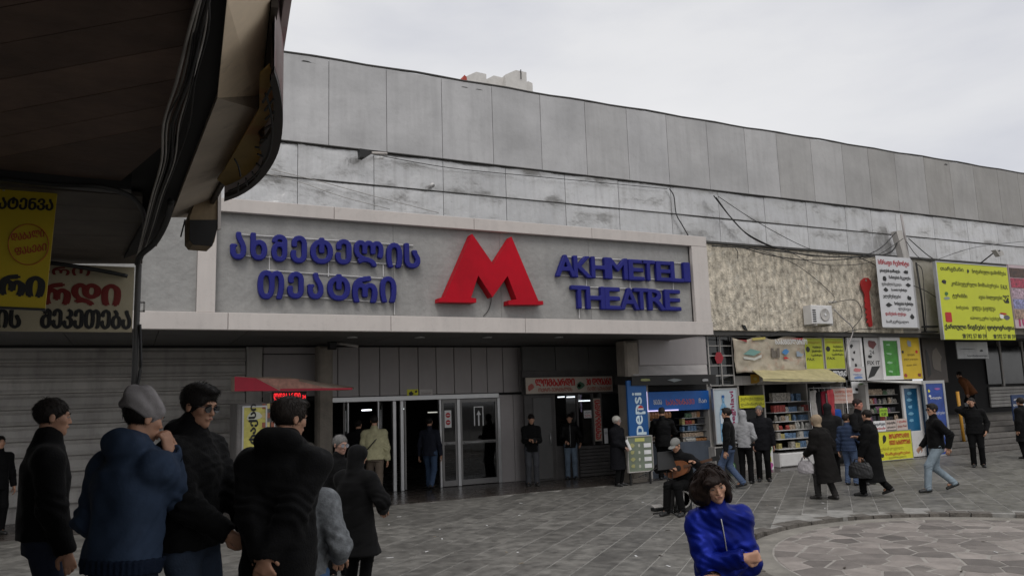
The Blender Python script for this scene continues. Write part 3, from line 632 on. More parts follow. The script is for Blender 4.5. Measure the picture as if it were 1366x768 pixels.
# raised step the photographer and the left group stand on
st = link(bpy.data.objects.new('raised_pavement', None)); st['kind'] = 'structure'
P4 = at_scale(-150, 200), at_scale(120, 192), at_scale(430, 215), at_scale(520, 420), (2.0, -6, 0), (-6, -6, 0)
MB().prism([(p[0], p[1], -.08) for p in P4][::-1], (0, 0, .50)).build('step_slab', M_ring, st)
# floor inside and in front of the doors
ef = link(bpy.data.objects.new('entrance_floor', None)); ef['kind'] = 'structure'
MB().box(-8, 12.6, 15.75, 40, -.03, .012).build('floor_slab', M_floor, ef)
MB().box(12.6, 60, 15.3, 40, -.03, .008).build('floor_slab', M_floor, ef)
# ------------------------------------------------------------------ station building
st = thing('metro_station', 'long metro station building clad in grey metal sheets above the entrance and kiosks', 'building', (12, 16, 0))
YW = 16.0; ZT, ZM, ZL = 9.52, 7.57, 6.80
xs = [onY(p, 140+.17*(p-440), YW)[0] for p in (437.8, 514.7, 588.5, 656, 720.5, 780.5, 836.6, 890, 944, 995, 1038, 1084, 1126, 1161, 1197, 1236.6, 1271, 1303, 1335.6, 1363)]
step = 1.27; xs = [xs[0]-step*k for k in range(9, 0, -1)]+xs; xs += [xs[-1]+step*k for k in range(1, 14)]
xs2 = [onY(p, 225+.09*(p-400), YW)[0] for p in (397, 498.7, 591, 674.7, 753.7, 825, 895, 958.5, 1019.5, 1075.6, 1127.8, 1162, 1195, 1245, 1290, 1330, 1364)]
xs2 = [xs2[0]-1.8*k for k in range(6, 0, -1)]+xs2; xs2 += [xs2[-1]+1.7*k for k in range(1, 10)]
def sheet(x0, x1, z0, z1, Y, m, dent, seed, nx=7, nz=8):
    """slightly dented sheet with folded edges"""
    v = []; f = []; R = random.Random(seed); ph = [R.uniform(0, 6) for _ in range(4)]; g = .006
    for j in range(nz+1):
        for i in range(nx+1):
            u, t = i/nx, j/nz; e = min(u, 1-u, t, 1-t); q = Vector((x0+(x1-x0)*u, seed*.37, z0+(z1-z0)*t))
            d = dent*mnoise.noise(q*1.1)*1.5+dent*.7*mnoise.noise(q*2.7)
            v.append((x0+g+(x1-x0-2*g)*u, Y-(d*min(1, e*6))-(.003 if e > 0 else 0), z0+g+(z1-z0-2*g)*t+(.006*mnoise.noise(q*3) if t in (0, 1) else 0)))
    for j in range(nz):
        for i in range(nx): a = j*(nx+1)+i; f.append((a, a+1, a+nx+2, a+nx+1))
    b = len(v); bd = [i for i in range(nx+1)]+[(j*(nx+1)+nx) for j in range(1, nz+1)]+[nz*(nx+1)+i for i in range(nx-1, -1, -1)]+[j*(nx+1) for j in range(nz-1, 0, -1)]
    for i in bd: v.append((v[i][0], Y+.03, v[i][2]))
    n = len(bd)
    for k in range(n): f.append((bd[(k+1) % n], bd[k], b+k, b+(k+1) % n))
    o = mesh('metal_sheet', v, f, m, st, True); o.data.set_sharp_from_angle(angle=math.radians(25)); return o
MB().box(xs[0], xs[-1], YW+.045, YW+.5, 3.72, ZT-.03).build('wall', M_seam, st)
AG = [mat('graded_metal_sheet_%d' % q, (.45-.026*q, .445-.0275*q, .445-.031*q), .48, var=.13, scale=.7, bump=.03, bscale=1.6, metal=.25, rnd=.06, streak=.45, streakcol=(.33-.02*q, .325-.021*q, .325-.024*q), spots=.12, spotcol=(.26, .25, .24), spotscale=8) for q in range(6)]  # sheet colours stepping darker and browner from left to right
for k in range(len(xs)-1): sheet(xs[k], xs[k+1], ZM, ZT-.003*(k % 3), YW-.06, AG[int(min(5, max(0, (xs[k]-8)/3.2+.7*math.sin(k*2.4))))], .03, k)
for k in range(len(xs2)-1):
    sheet(xs2[k], xs2[k+1], ZL, ZM-.02, YW-.01, M_alu2, .05, k+50, 10, 8); sheet(xs2[k], xs2[k+1], 5.98, ZL, YW+.0, M_alu2, .042, k+90, 10, 8)
mb = MB(); n = 90
mb.tube([(xs[0]+(xs[-1]-xs[0])*i/n, YW-.05, ZT+.015+.012*math.sin(i*1.7)+.008*math.sin(i*.6)) for i in range(n+1)], .028, 6); mb.build('coping', M_seam, st, True)
MB().box(xs[0], xs[-1], YW-.05, YW+22, ZT-.15, ZT-.04).build('roof', M_seam, st)
for z, y in ((ZM-.008, YW-.085), (ZL+.004, YW-.03)):
    mb = MB(); mb.box(xs[0], xs[-1], y, YW+.03, z-.012, z+.008); mb.build('ledge', M_seam, st)
# pebbledash band right of the signboard
XC0, XC1 = 12.45, 23.4; ZC0, ZC1 = 3.70, 6.03; YC = 15.85
for a, b in ((XC0, 15.4), (15.4, 18.3), (18.3, 21.2), (21.2, XC1), (XC1, 27.5), (27.5, 33)):
    MB().bbox(a+.004, b-.004, YC, YC+.5, ZC0 if a < XC1 else ZC0+.0, ZC1, .012).build('concrete_panel', M_conc if a < 21 else mat('beige_band', (.36, .335, .29), .9, var=.25, scale=3, streak=.5, streakcol=(.2, .18, .15)), st)
MB().box(XC0, 40, YC-.06, YC+.4, ZC1+.004, ZC1+.06).build('flashing', M_seam, st)
MB().box(XC0, 40, YC+.05, YC+.9, ZC0-.12, ZC0-.006).build('lintel', M_seam, st)
# wall above the doors: vertical panels
YD = 18.1
zt = 3.42
for a, b in zip([onY(p, 500, YD)[0] for p in (438, 450.6, 479, 506.6, 532.7, 558, 582, 606, 629, 650, 671, 692)], [onY(p, 500, YD)[0] for p in (450.6, 479, 506.6, 532.7, 558, 582, 606, 629, 650, 671, 692, 704)]):
    MB().bbox(a+.008, b-.008, YD, YD+.08, 2.26, zt, .008).build('wall_panel', M_wallp, st)
XA = onY(345, 560, YD)[0]
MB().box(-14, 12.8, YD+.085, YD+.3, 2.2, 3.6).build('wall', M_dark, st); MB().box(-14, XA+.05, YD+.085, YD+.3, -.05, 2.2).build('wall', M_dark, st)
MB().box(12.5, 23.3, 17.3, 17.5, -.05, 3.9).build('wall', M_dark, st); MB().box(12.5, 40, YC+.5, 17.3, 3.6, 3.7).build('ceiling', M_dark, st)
zz = onY(390, 472, YD)[2]
for z0, z1 in ((zz+.01, zt), (2.3, zz-.01)):
    MB().bbox(XA+.08, onY(430, 470, YD)[0], YD, YD+.08, z0, z1, .01).build('wall_panel', M_wallp, st)
MB().bbox(XA-.28, XA+.06, YD-.05, YD+.1, 0, zt, .02).build('door_frame', M_shut, st)
xp = [onY(p, 600, YD)[0] for p in (665, 686, 703)]
MB().bbox(xp[0]+.03, xp[1], YD-.02, YD+.06, .01, 2.2, .01).build('wall_panel', M_wallp, st); MB().bbox(xp[1]+.01, xp[2], YD-.02, YD+.06, .01, 2.2, .01).build('wall_panel', M_wallp, st)
# columns
for p, y, w0, w1 in ((432, 560, .17, YD-.45), (842, 560, .2, 15.9)):
    c = onY(p, y, w1); t = thing('column', ['beige concrete column left of the glass entrance doors', 'beige concrete column between the pawnshop and the soft drink panel'][p > 500], 'column', (c[0], w1, 0))
    mb = MB(); mb.bbox(c[0]-w0, c[0]+w0, w1-w0, w1+w0, 0.0, 3.4, .05); mb.build('shaft', M_beige, t)
    MB().bbox(c[0]-w0-.03, c[0]+w0+.03, w1-w0-.03, w1+w0+.03, .0, .12, .02).build('plinth', M_beige, t)
# dark hall behind the doors
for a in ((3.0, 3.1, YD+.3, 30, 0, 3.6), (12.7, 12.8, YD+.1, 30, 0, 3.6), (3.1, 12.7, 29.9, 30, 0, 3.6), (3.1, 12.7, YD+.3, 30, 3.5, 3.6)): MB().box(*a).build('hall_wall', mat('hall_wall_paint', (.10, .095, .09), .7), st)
# far-left shutters, slat by slat
def shutter(label, x0, x1, z0, z1, Y, pitch=.31, group=None, name='roller_shutter', m=None):
    t = thing(name, label, 'shutter', (x0, Y, z0), group); z = z0; n = 0
    while z < z1-.02:
        h = min(pitch, z1-z); mb = MB(); a, b = Y, Y+.05
        pr = [(x0, a+.055, z), (x0, a-.03, z+.012), (x0, a-.035, z+h*.12), (x0, a, z+h*.3), (x0, a+.015, z+h*.7), (x0, a+.055, z+h*.86), (x0, a+.06, z+h-.004), (x0, a+.08, z+h-.004), (x0, a+.08, z)]
        mb.prism(pr, (x1-x0, 0, 0)); mb.build('slat', m or M_shut, t); z += h; n += 1
    return t
xr0, xr1 = onY(181, 560, YD)[0], XA-.3; xl0, xl1 = -14, xr0-.1
shutter('closed grey roller shutter between the post and the red awning kiosk', xr0, xr1, 0, 3.40, YD-.02)
shutter('closed grey roller shutter left of the post in the shade of the canopy', xl0, xl1, 0, 3.40, YD-.02)
MB().bbox(xl1, xr0, YD-.06, YD+.1, 0, 3.42, .01).build('door_frame', M_shut, st)
# ------------------------------------------------------------------ entrance signboard box
eb = thing('entrance_signboard', 'long pale boxed signboard over the station entrance', 'signboard', (6.4, 14.3, 3.44))
YS = 14.3; SX0, SX1 = -7.0, 12.38; Z0, Z1 = 3.43, 5.80
zb, ztp = 3.735, 5.555; xl, xL, xR = onY(263.5, 350, YS)[0], onY(288.5, 350, YS)[0], onY(926, 380, YS)[0]
cuts = [SX0, -4.2, -1.4] + [onY(p, 430, YS)[0] for p in (304, 521, 700)]+[SX1]
for a, b in zip(cuts[:-1], cuts[1:]): MB().bbox(a+.004, b-.004, YS-.03, YS+.1, Z0, zb, .008).build('fascia_panel', M_fascia, eb)
cuts = [xl]+[onY(p, 275, YS)[0] for p in (446, 632, 788)]+[SX1]
for a, b in zip(cuts[:-1], cuts[1:]): MB().bbox(a+.004, b-.004, YS, YS+.1, ztp, Z1, .008).build('fascia_panel', M_fascia, eb)
MB().bbox(xl, xL, YS, YS+.1, zb+.003, ztp-.003, .008).build('fascia_panel', M_fascia, eb)
MB().bbox(xR, SX1, YS, YS+.1, zb+.003, ztp-.003, .008).build('fascia_panel', M_fascia, eb)
cuts = [xL]+[onY(p, 380, YS+.14)[0] for p in (525, 668, 787)]+[xR]
for a, b in zip(cuts[:-1], cuts[1:]): MB().box(a+.003, b-.003, YS+.14, YS+.2, zb-.04, ztp+.04).build('back_panel', M_stucco, eb)
MB().box(SX0, xl-.005, YS+.06, YS+.2, zb, 6.6).build('back_panel', M_stucco, eb)
MB().box(SX0, SX1-.01, YS+.22, YW+.1, 5.70, 5.78).build('top_cover', M_seam, eb)
MB().box(SX1-.06, SX1-.005, YS+.11, YW+.04, Z0+.01, 5.69).build('end_panel', M_fascia, eb)
sx = np.linspace(SX0, SX1-.07, 14); sy = np.linspace(YS+.105, YD-.07, 4)
for i in range(13):
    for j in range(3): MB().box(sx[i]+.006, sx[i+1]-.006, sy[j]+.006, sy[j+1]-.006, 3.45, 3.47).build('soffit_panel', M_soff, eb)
MB().box(SX0, SX1-.07, YS+.11, YD-.06, 3.48, 3.52).build('soffit_backing', M_seam, eb)
for p in (470, 560, 650, 745):
    c = onZ(p, 449, 3.45); mb = MB(); mb.lathe((c[0], c[1], 3.425), [(.05, .02), (.09, 0), (.11, .0), (.11, .026)], 16); mb.build('downlight', M_steel, eb, True)
# ------------------------------------------------------------------ the letters
def sdf_letter(ch, O, w, h, depth, dil, m, parent, res=.014, name='letter', poly=None):
    """bold solid letter: the outline is thickened by distance, then extruded"""
    if poly is None:
        v, f = glyphs(ch); v = v[:, :2]; lo, hi = v.min(0), v.max(0); d = hi-lo
        s_ = np.array([(w-2*dil)/max(d[0], 1e-3), (h-2*dil)/max(d[1], 1e-3)]); v = (v-lo)*s_+dil
        tri = []
        for q in f:
            for k in range(1, len(q)-1): tri.append((v[q[0]], v[q[k]], v[q[k+1]]))
    n = (int(w/res)+5, int(depth/res)+5, int(h/res)+5); V = Vol((-2*res, -2*res, -2*res), (w+2*res, depth+2*res, h+2*res), res)
    X_, Z_ = np.meshgrid(V.ax[0], V.ax[2], indexing='ij'); ins = np.zeros(X_.shape, bool); dist = np.full(X_.shape, 9.0)
    for a, b, c in tri:
        cr_ = lambda p, q: (q[0]-p[0])*(Z_-p[1])-(q[1]-p[1])*(X_-p[0])
        c1, c2, c3 = cr_(a, b), cr_(b, c), cr_(c, a); ins |= ((c1 >= 0) & (c2 >= 0) & (c3 >= 0)) | ((c1 <= 0) & (c2 <= 0) & (c3 <= 0))
        for p, q in ((a, b), (b, c), (c, a)):
            e_ = q-p; L_ = max(e_@e_, 1e-9); t_ = np.clip(((X_-p[0])*e_[0]+(Z_-p[1])*e_[1])/L_, 0, 1); dist = np.minimum(dist, np.hypot(X_-p[0]-t_*e_[0], Z_-p[1]-t_*e_[1]))
    d2 = np.where(ins, -dist, dist)-dil; d2 = np.maximum(d2, -.05) if False else d2
    yy = V.ax[1]; dy = np.maximum(-yy, yy-depth)
    V.v = np.maximum(d2[:, None, :], dy[None, :, None]).astype(np.float32)
    o = volmesh(name, V, m, None)
    o.location = (O[0], O[1], O[2])
    # crisp look: auto flat by angle
    me = o.data; me.polygons.foreach_set('use_smooth', [False]*len(me.polygons))
    setparent(o, parent); return o
def letter_row(chars, boxes, zr, parent, Y, depth, dil, m):
    for ch, (a, b, y0, y1) in zip(chars, boxes):
        A = onY(a, y1, Y); B = onY(b, y0, Y); sdf_letter(ch, (A[0], Y, A[2]), B[0]-A[0], onY((a+b)/2, y0, Y)[2]-onY((a+b)/2, y1, Y)[2], depth, dil, m, parent)
def zpx(x, y, k=3.339, ox=280, oy=240): return ox+x/k, oy+y/k
g = thing('station_name_lettering', 'dark blue Georgian station name letters on white rails left of the red M', 'lettering', (3, YS+.1, 4), None)
row1 = [(88,165,228,352),(180,258,233,356),(274,347,240,363),(360,434,245,369),(448,550,254,372),(560,632,261,375),(643,775,266,383),(788,858,277,390),(868,938,280,392)]
row2 = [(212,333,400,530),(345,420,406,528),(434,508,411,530),(524,627,417,536),(636,748,424,545),(760,832,427,545)]
cv = lambda rows, ox: [(ox+a/3.339, ox+b/3.339, 240+c/3.339, 240+d/3.339) for a, b, c, d in rows]
YL = YS-.0
letter_row('ᲐᲮᲛᲔᲢᲔᲚᲘᲡ', cv(row1, 280), 0, g, YL, .10, .026, M_blue); letter_row('ᲗᲔᲐᲢᲠᲘ', cv(row2, 280), 0, g, YL, .10, .026, M_blue)
e_ = thing('station_name_lettering', 'dark blue English station name letters on white rails right of the red M', 'lettering', (10, YS+.1, 4), None)
r1 = [(475,560,330,430),(555,632,336,434),(634,706,340,437),(708,792,345,441),(800,865,352,446),(858,915,355,448),(924,985,360,450),(988,1040,362,454),(1046,1070,366,455)]
r2 = [(545,612,468,572),(612,690,472,575),(694,760,476,577),(764,842,479,578),(826,886,480,578),(888,960,484,580),(962,1028,487,581)]
letter_row('AKHMETELI', cv(r1, 600), 0, e_, YL, .10, .018, M_blue); letter_row('THEATRE', cv(r2, 600), 0, e_, YL, .10, .018, M_blue)
def railp(par, x0, y0, x1, y1, k=3.339, ox=280, r=.011):
    a = onY(ox+x0/k, 240+y0/k, YS+.115); b = onY(ox+x1/k, 240+y1/k, YS+.115); MB().tube([a, b], r, 6).build('rail', M_white, par)
for q in ((125,242,905,292),(160,338,860,378),(255,402,790,440),(240,508,780,545),(265,338,265,402),(528,368,528,430),(772,378,772,430),(822,545,822,600)): railp(g, *q)
for q in ((495,340,1060,372),(490,425,1060,448),(560,475,1020,492),(580,568,1020,576),(608,428,608,475),(803,445,803,482),(995,452,995,490),(577,570,577,615)): railp(e_, *q, ox=600)
M = thing('metro_emblem', 'big red letter M emblem in the middle of the entrance signboard', 'emblem', (8, YS, 4.2))
mp_ = [(100,240),(195,377),(275,252),(395,538),(415,538),(417,555),(262,555),(262,536),(298,531),(258,427),(190,522),(127,425),(95,524),(118,527),(118,546),(-48,543),(-46,525),(-22,522)]
poly = [onY(600+x/3.339, 240+y/3.339, YS-.12) for x, y in mp_]
MB().prism(poly, (0, .24, 0)).build('letter', M_red, M)
for a in (630, 682, 606, 706):
    c = onY(a, 322 if 620 < a < 690 else 398, YS+.12); MB().tube([(c[0], YS+.1, c[2]), (c[0], YS+.145, c[2])], .02, 8).build('bracket', M_steel, M)
q = [onY(600+x/3.339, 240+y/3.339, YS+.12) for x, y in ((185, 515), (184, 540), (176, 570), (165, 590), (150, 606))]
tag(MB().tube(spline(q), .007, 6).build('cable', M_cable, None, True), 'thin black wire hanging down from the middle of the red M', 'cable')
# apartment block far behind
c0 = onY(615, 118, 75); c1 = onY(713, 118, 75); ab = thing('apartment_block', 'pale apartment block whose stepped rooftop shows above the station roofline', 'building', (c0[0], 75, 0))
cream = mat('pale_block_wall', (.62, .60, .57), .8, var=.08); redb = mat('red_block_wall', (.4, .07, .05), .8)
X_ = lambda p: onY(p, 110, 75)[0]; Z_ = lambda p, y: onY(p, y, 75)[2]
MB().box(X_(618), X_(713), 75, 90, 0, Z_(640, 122)).build('wall', cream, ab)
for (a, b, y, f, m) in ((615, 621, 103, 74.6, redb), (621, 648, 98, 74.8, cream), (648, 672, 101, 75.2, cream), (672, 700, 97, 74.5, cream), (700, 712, 108, 75.3, cream)):
    MB().prism([(X_(a), f, Z_(a, 125)), (X_(b), f, Z_(b, 125)), (X_(b), f, Z_(b, y+2)), ((X_(a)+X_(b))/2, f, Z_((a+b)/2, y-1)), (X_(a), f, Z_(a, y+5))], (0, 9, 0)).build('penthouse', m, ab)
for i, p in enumerate((630, 660, 684, 704)):
    for j in range(5): MB().box(X_(p)-.5, X_(p)+.5, 74.9 if i != 2 else 74.9, 75.0-.02, Z_(640, 122)-3-j*3, Z_(640, 122)-1.4-j*3).build('window', M_glass, ab)
tag(MB().tube([(X_(692), 74.4, Z_(692, 108)), (X_(692), 74.4, Z_(692, 96))], .06, 6).build('chimney_pipe', M_seam), 'small pipe on the rooftop of the pale apartment block', 'pipe')
# ================================================================== ENTRANCE DOORS
def panemat():
    m = bpy.data.materials.new('window_pane'); m.use_nodes = True; t = m.node_tree; t.nodes.clear(); o = t.nodes.new('ShaderNodeOutputMaterial'); g = t.nodes.new('ShaderNodeBsdfGlossy'); a = t.nodes.new('ShaderNodeBsdfTransparent'); f = t.nodes.new('ShaderNodeFresnel'); x = t.nodes.new('ShaderNodeMixShader')
    g.inputs['Roughness'].default_value = .04; a.inputs[0].default_value = (.55, .56, .56, 1); f.inputs[0].default_value = 1.5
    t.links.new(f.outputs[0], x.inputs[0]); t.links.new(a.outputs[0], x.inputs[1]); t.links.new(g.outputs[0], x.inputs[2]); t.links.new(x.outputs[0], o.inputs[0]); return m
M_pane = panemat()
ed = thing('entrance_doors', 'row of steel framed glass station doors under the mauve panels', 'doors', (7, YD, 0))
xd = lambda p: onY(p, 600, YD)[0]
MB().bbox(xd(438), xd(667), YD-.04, YD+.07, 2.13, 2.25, .01).build('header', M_steel, ed)
for p, w_ in ((440, .03), (464, .02), (504.5, .02), (526, .045), (536, .045), (587.5, .03), (612, .045), (666, .04)):
    MB().bbox(xd(p)-w_, xd(p)+w_, YD-.05, YD+.05, .012, 2.13, .01).build('post', M_steel, ed)
def leaf(a, b, sgn=None, hinge=None):
    x0, x1 = xd(a), xd(b); Y = YD; fr_ = .05
    lf = MB()
    for q in ((x0, x0+fr_, .03, 2.12), (x1-fr_, x1, .03, 2.12), (x0+fr_, x1-fr_, .03, .16), (x0+fr_, x1-fr_, 2.04, 2.12), (x0+fr_, x1-fr_, 1.02, 1.09)): lf.box(q[0], q[1], Y-.02, Y+.02, q[2], q[3])
    d = lf.build('door', mat('door_alu', (.2, .195, .19), .45, metal=.4, var=.1), ed)
    MB().box(x0+fr_, x1-fr_, Y-.004, Y+.004, .16, 2.04).build('pane', M_pane, d)
    if sgn:
        c = (x0+x1)/2 if b-a > 30 else (x0+x1)/2; w_ = .13
        for q in ((c-w_, c-w_+.025, 1.45, 1.93), (c+w_-.025, c+w_, 1.45, 1.93), (c-w_+.025, c+w_-.025, 1.905, 1.93), (c-.018, c+.018, 1.45, 1.72)): MB().box(q[0], q[1], Y-.012, Y-.006, q[2], q[3]).build('arrow_sticker', Wh, d)
        MB().prism([(c-.06, Y-.012, 1.72), (c+.06, Y-.012, 1.72), (c, Y-.012, 1.83)], (0, .006, 0)).build('arrow_sticker', Wh, d)
    MB().tube([(x0+fr_*2, Y-.05, 1.05), (x1-fr_*2, Y-.05, 1.05)], .015, 8).build('push_bar', M_steel, d, True)
def openleaf(p, ang, w_=.82):
    x0 = xd(p); cs, sn = math.cos(ang), math.sin(ang); T_ = lambda mb: [setattr(mb, 'v', [(x0+(v[0])*cs-v[1]*sn, YD+v[0]*sn+v[1]*cs, v[2]) for v in mb.v]), mb][1]
    lf = MB()
    for q in ((0, .05, .03, 2.12), (w_-.05, w_, .03, 2.12), (.05, w_-.05, .03, .16), (.05, w_-.05, 2.04, 2.12), (.05, w_-.05, 1.02, 1.09)): lf.box(q[0], q[1], -.02, .02, q[2], q[3])
    d = T_(lf).build('door', mat('door_alu', (.2, .195, .19), .45, metal=.4, var=.1), ed); T_(MB().box(.05, w_-.05, -.004, .004, .16, 2.04)).build('pane', M_pane, d)
    a = MB()
    for q in ((.3, .325, 1.45, 1.93), (.53, .555, 1.45, 1.93), (.325, .53, 1.905, 1.93), (.41, .445, 1.45, 1.75)): a.box(q[0], q[1], -.012, -.006, q[2], q[3])
    T_(a).build('arrow_sticker', Wh, d)
for p, an_, w_ in ((459, 1.25, .8), (506, 1.2, .8), (541, 1.35, .8), (588, 1.15, .85)): openleaf(p, an_, w_)
for a, b, s_ in ((590, 610, 0), (614.5, 664, 1)): leaf(a, b, s_)
ne = thing('no_entry_sign', 'red round no entry sticker plate on the glass doors', 'sign', onY(597, 558, YD-.03))
x0, x1, z0, z1 = rect((593, 547, 602, 570), YD-.03); MB().box(x0, x1, YD-.035, YD-.03, z0, z1).build('plate', Wh, ne)
for k in (0.3, .72):
    mb = MB(); mb.lathe(((x0+x1)/2, YD-.042, z0+(z1-z0)*k), [(.001, 0), (.062, 0), (.062, .005)], 16, 'y'); mb.build('red_disc', R_, ne); MB().box((x0+x1)/2-.04, (x0+x1)/2+.04, YD-.047, YD-.043, z0+(z1-z0)*k-.01, z0+(z1-z0)*k+.01).build('white_bar', Wh, ne)
fe = thing('fire_extinguisher', 'red fire extinguisher standing inside the glass doors', 'extinguisher', (xd(616)+.1, YD+.5, 0))
c = (xd(617)+.1, YD+.5, .012); mb = MB(); mb.lathe(c, [(.07, 0), (.075, .03), (.075, .42), (.05, .48), (.02, .5), (.02, .54)], 16); mb.build('cylinder', R_, fe, True); MB().box(c[0]-.02, c[0]+.09, c[1]-.015, c[1]+.015, .55, .58).build('valve', K, fe)
for px_, py_ in ((489, 546), (577, 549)):
    c = onY(px_, py_, 24); t = thing('ceiling_lamp', 'small lit lamp deep inside the dark hall seen above the cream jacket' if px_ < 500 else 'small dim lamp deep inside the dark hall behind the middle doors', 'lamp', c)
    MB().box(c[0]-.13, c[0]+.13, 23.9, 24.1, c[2]-.03, c[2]).build('diffuser', M_tube if px_ < 500 else mat('added_dim_tube', (.9, .9, .8), .5, emit=.6), t)  # the second, dimmer lamp is an added light with no known source
sign('sticker', 'yellow surveillance sticker on the mauve panel above the doors', 'sticker', (543, 519, 558, 530), YD-.008, Yl, .006, pics=[(.1, .15, .6, .85, K), (.65, .55, .95, .9, K)])
sign('sticker', 'white notice sticker beside the yellow one above the doors', 'sticker', (560, 519, 577, 529.5), YD-.008, mat('notice_paper', (.5, .47, .45), .7), .006, [('შესასვლელი', .1, .3, .9, .7, paint(.2, .15, .15), 0)])
# red-topped kiosk left of the doors
rk = thing('ticket_kiosk', 'grey kiosk with a red and cream awning beside the station doors', 'kiosk', at_scale(360, 62))
YK = 15.6
a0, b0 = onY(313, 521, YK), onY(474, 517.5, YK); a1, b1 = onY(313, 502, YK+.6), onY(450, 511, YK+.9)
MB().prism([onY(313, 502, YK+.0), onY(388, 503, YK+.25), onY(474, 516.5, YK+.5), onY(470, 519.5, YK+.0), onY(313, 521, YK)], (0, .6, 0)).build('awning', mat('awning_cream', (.42, .33, .26), .7, var=.2, scale=4), rk)
MB().prism([onY(313, 502, YK-.012), onY(341, 504, YK-.012), onY(374, 521, YK-.012), onY(313, 521.5, YK-.012)], (0, .01, 0)).build('awning_end', paint(.42, .015, .04), rk)
MB().prism([onY(342, 504, YK-.012), onY(400, 505.5, YK-.012), onY(398, 508, YK-.012), onY(440, 518, YK-.012), onY(376, 520.5, YK-.012)], (0, .01, 0)).build('awning_stripe', mat('awning_pink', (.42, .22, .17), .7, var=.35, scale=9), rk)
MB().prism([onY(374, 518, YK-.02), onY(470, 517, YK-.02), onY(470, 519.5, YK-.02), onY(374, 521.5, YK-.02)], (0, .01, 0)).build('awning_stripe', paint(.42, .015, .04), rk)
x0, x1, z0, z1 = rect((316, 537, 362, 640), YK+.3)
MB().bbox(x0, x1, YK+.3, YK+1.5, 0.0, z1, .03).build('wall', mat('kiosk_grey', (.17, .16, .155), .6, var=.25, scale=4, spots=.3, spotcol=(.3, .29, .28)), rk)
MB().bbox(x1+.01, onY(405, 560, YK+.3)[0], YK+.5, YK+1.5, 0, onY(380, 522, YK+.3)[2], .02).build('side_panel', M_shut, rk)
for p in (369, 376): MB().box(onY(p-2, 560, YK)[0], onY(p+2, 560, YK)[0], YK+.36, YK+.44, 0, onY(370, 537, YK+.3)[2]).build('frame_post', M_steel, rk)
pst = sign('poster', 'yellow calendar poster on the grey kiosk under the red awning', 'poster', (325, 543, 354, 604), YK+.285, paint(.55, .50, .13, var=.3), .01, [('რეკლამა', .5, .2, .51, .8, K, 0)] if 0 else (), [(.08, .66, .9, .94, paint(.6, .6, .5)), (.55, .1, .85, .25, paint(.6, .55, .3)), (.55, .3, .85, .45, paint(.65, .6, .4))], frame=M_steel, fw=.03)
x0, x1, z0, z1 = rect((325, 543, 354, 604), YK+.28)
for q, (wd, a) in enumerate((('ტაქსი', 0), )): text(wd, (x0+.26, YK+.275, z0+.18), .75, .17, K, pst, X=(0, 0, 1), U=(-1, 0, 0), bold=2)
for i in range(3):
    for j in range(5): pic((x0+.36+.085*i-.02, YK+.28, z0+.12+.18*j), .06, .1, paint(.6, .5, .2) if (i+j) % 2 else paint(.3, .1, .06), pst, 'photo')
ld = thing('led_sign', 'red glowing LED ticker under the red awning', 'sign', onY(386, 529, YK+.2))
x0, x1, z0, z1 = rect((364, 522, 409, 537), YK+.2); MB().box(x0, x1, YK+.2, YK+.28, z0, z1).build('housing', K, ld)
M_led = mat('led_red', (1, .03, .04), .5, var=0, emit=.9); text('ᲚᲝᲛᲑᲐᲠᲓᲘ', (x0+.02, YK+.2, z0+.04), (x1-x0)*.78, (z1-z0)*.7, M_led, ld, bold=.4); text('24', (x0+(x1-x0)*.87, YK+.2, z0+.08), (x1-x0)*.1, (z1-z0)*.3, M_led, ld)
# fixings on the column: camera bracket and wires
cb = thing('security_camera', 'small security camera on the column above the red awning', 'camera', onY(445, 459, 17))
c = onY(443, 460, 17.0); MB().bbox(c[0]-.08, c[0]+.08, 16.9, 17.1, c[2]-.1, c[2]+.07, .02).build('housing', K, cb); MB().tube([c+[.05, 0, .05], c+[.5, -.3, -.05]], .03, 8).build('camera_arm', M_shut, cb, True)
tag(MB().tube(spline([onY(360, 443, 17.4), onY(400, 455, 17.4), onY(428, 453, 17.3), onY(445, 462, 17.0)]), .012, 6).build('cable', M_cable, None, True), 'slack cable under the soffit left of the column', 'cable')
# ================================================================== PAWNSHOP
lp = thing('pawnshop', 'dark grey pawnshop front with a lit interior right of the station doors', 'shop', onY(765, 638, 17.75)*[1, 1, 0]); YP = 17.72
xx = lambda p, y=580, Y=YP: onY(p, y, Y)[0]; zz_ = lambda p, y, Y=YP: onY(p, y, Y)[2]
M_shop = mat('pawnshop_grey_metal', (.075, .07, .068), .55, var=.25, scale=3, rnd=.1)
MB().bbox(xx(701), xx(740), YP, YP+.08, .0, 2.25, .01).build('wall_panel', M_shop, lp)
mb = MB().bbox(xx(712), xx(736), YP-.03, YP-.005, .05, 2.1, .01).build('door', mat('pawn_door', (.10, .097, .095), .5), lp); MB().tube([(xx(733), YP-.06, .9), (xx(733), YP-.06, 1.2)], .015, 6).build('handle', M_steel, mb, True)
for a, b in ((772, 832),): 
    for k in range(9): MB().bbox(xx(a), xx(b), YP, YP+.04, .02+k*.088, .10+k*.088, .012).build('slat', M_shop, lp)
for a, b in ((742, 771), (773, 791), (794, 800), (805, 831)): MB().box(xx(a)+.02, xx(b)-.02, YP+.02, YP+.03, .85, 2.15).build('pane', M_pane, lp)
for a in (741, 772, 792.5, 803, 832): MB().bbox(xx(a)-.025, xx(a)+.025, YP-.01, YP+.07, .82 if a > 741 else 0, 2.2, .008).build('mullion', M_shop, lp)
MB().bbox(xx(741), xx(771), YP, YP+.06, 0, .84, .01).build('wall_panel', M_shop, lp)
MB().bbox(xx(700), xx(834), YP-.01, YP+.1, 2.17, 2.3, .01).build('header', M_shop, lp)
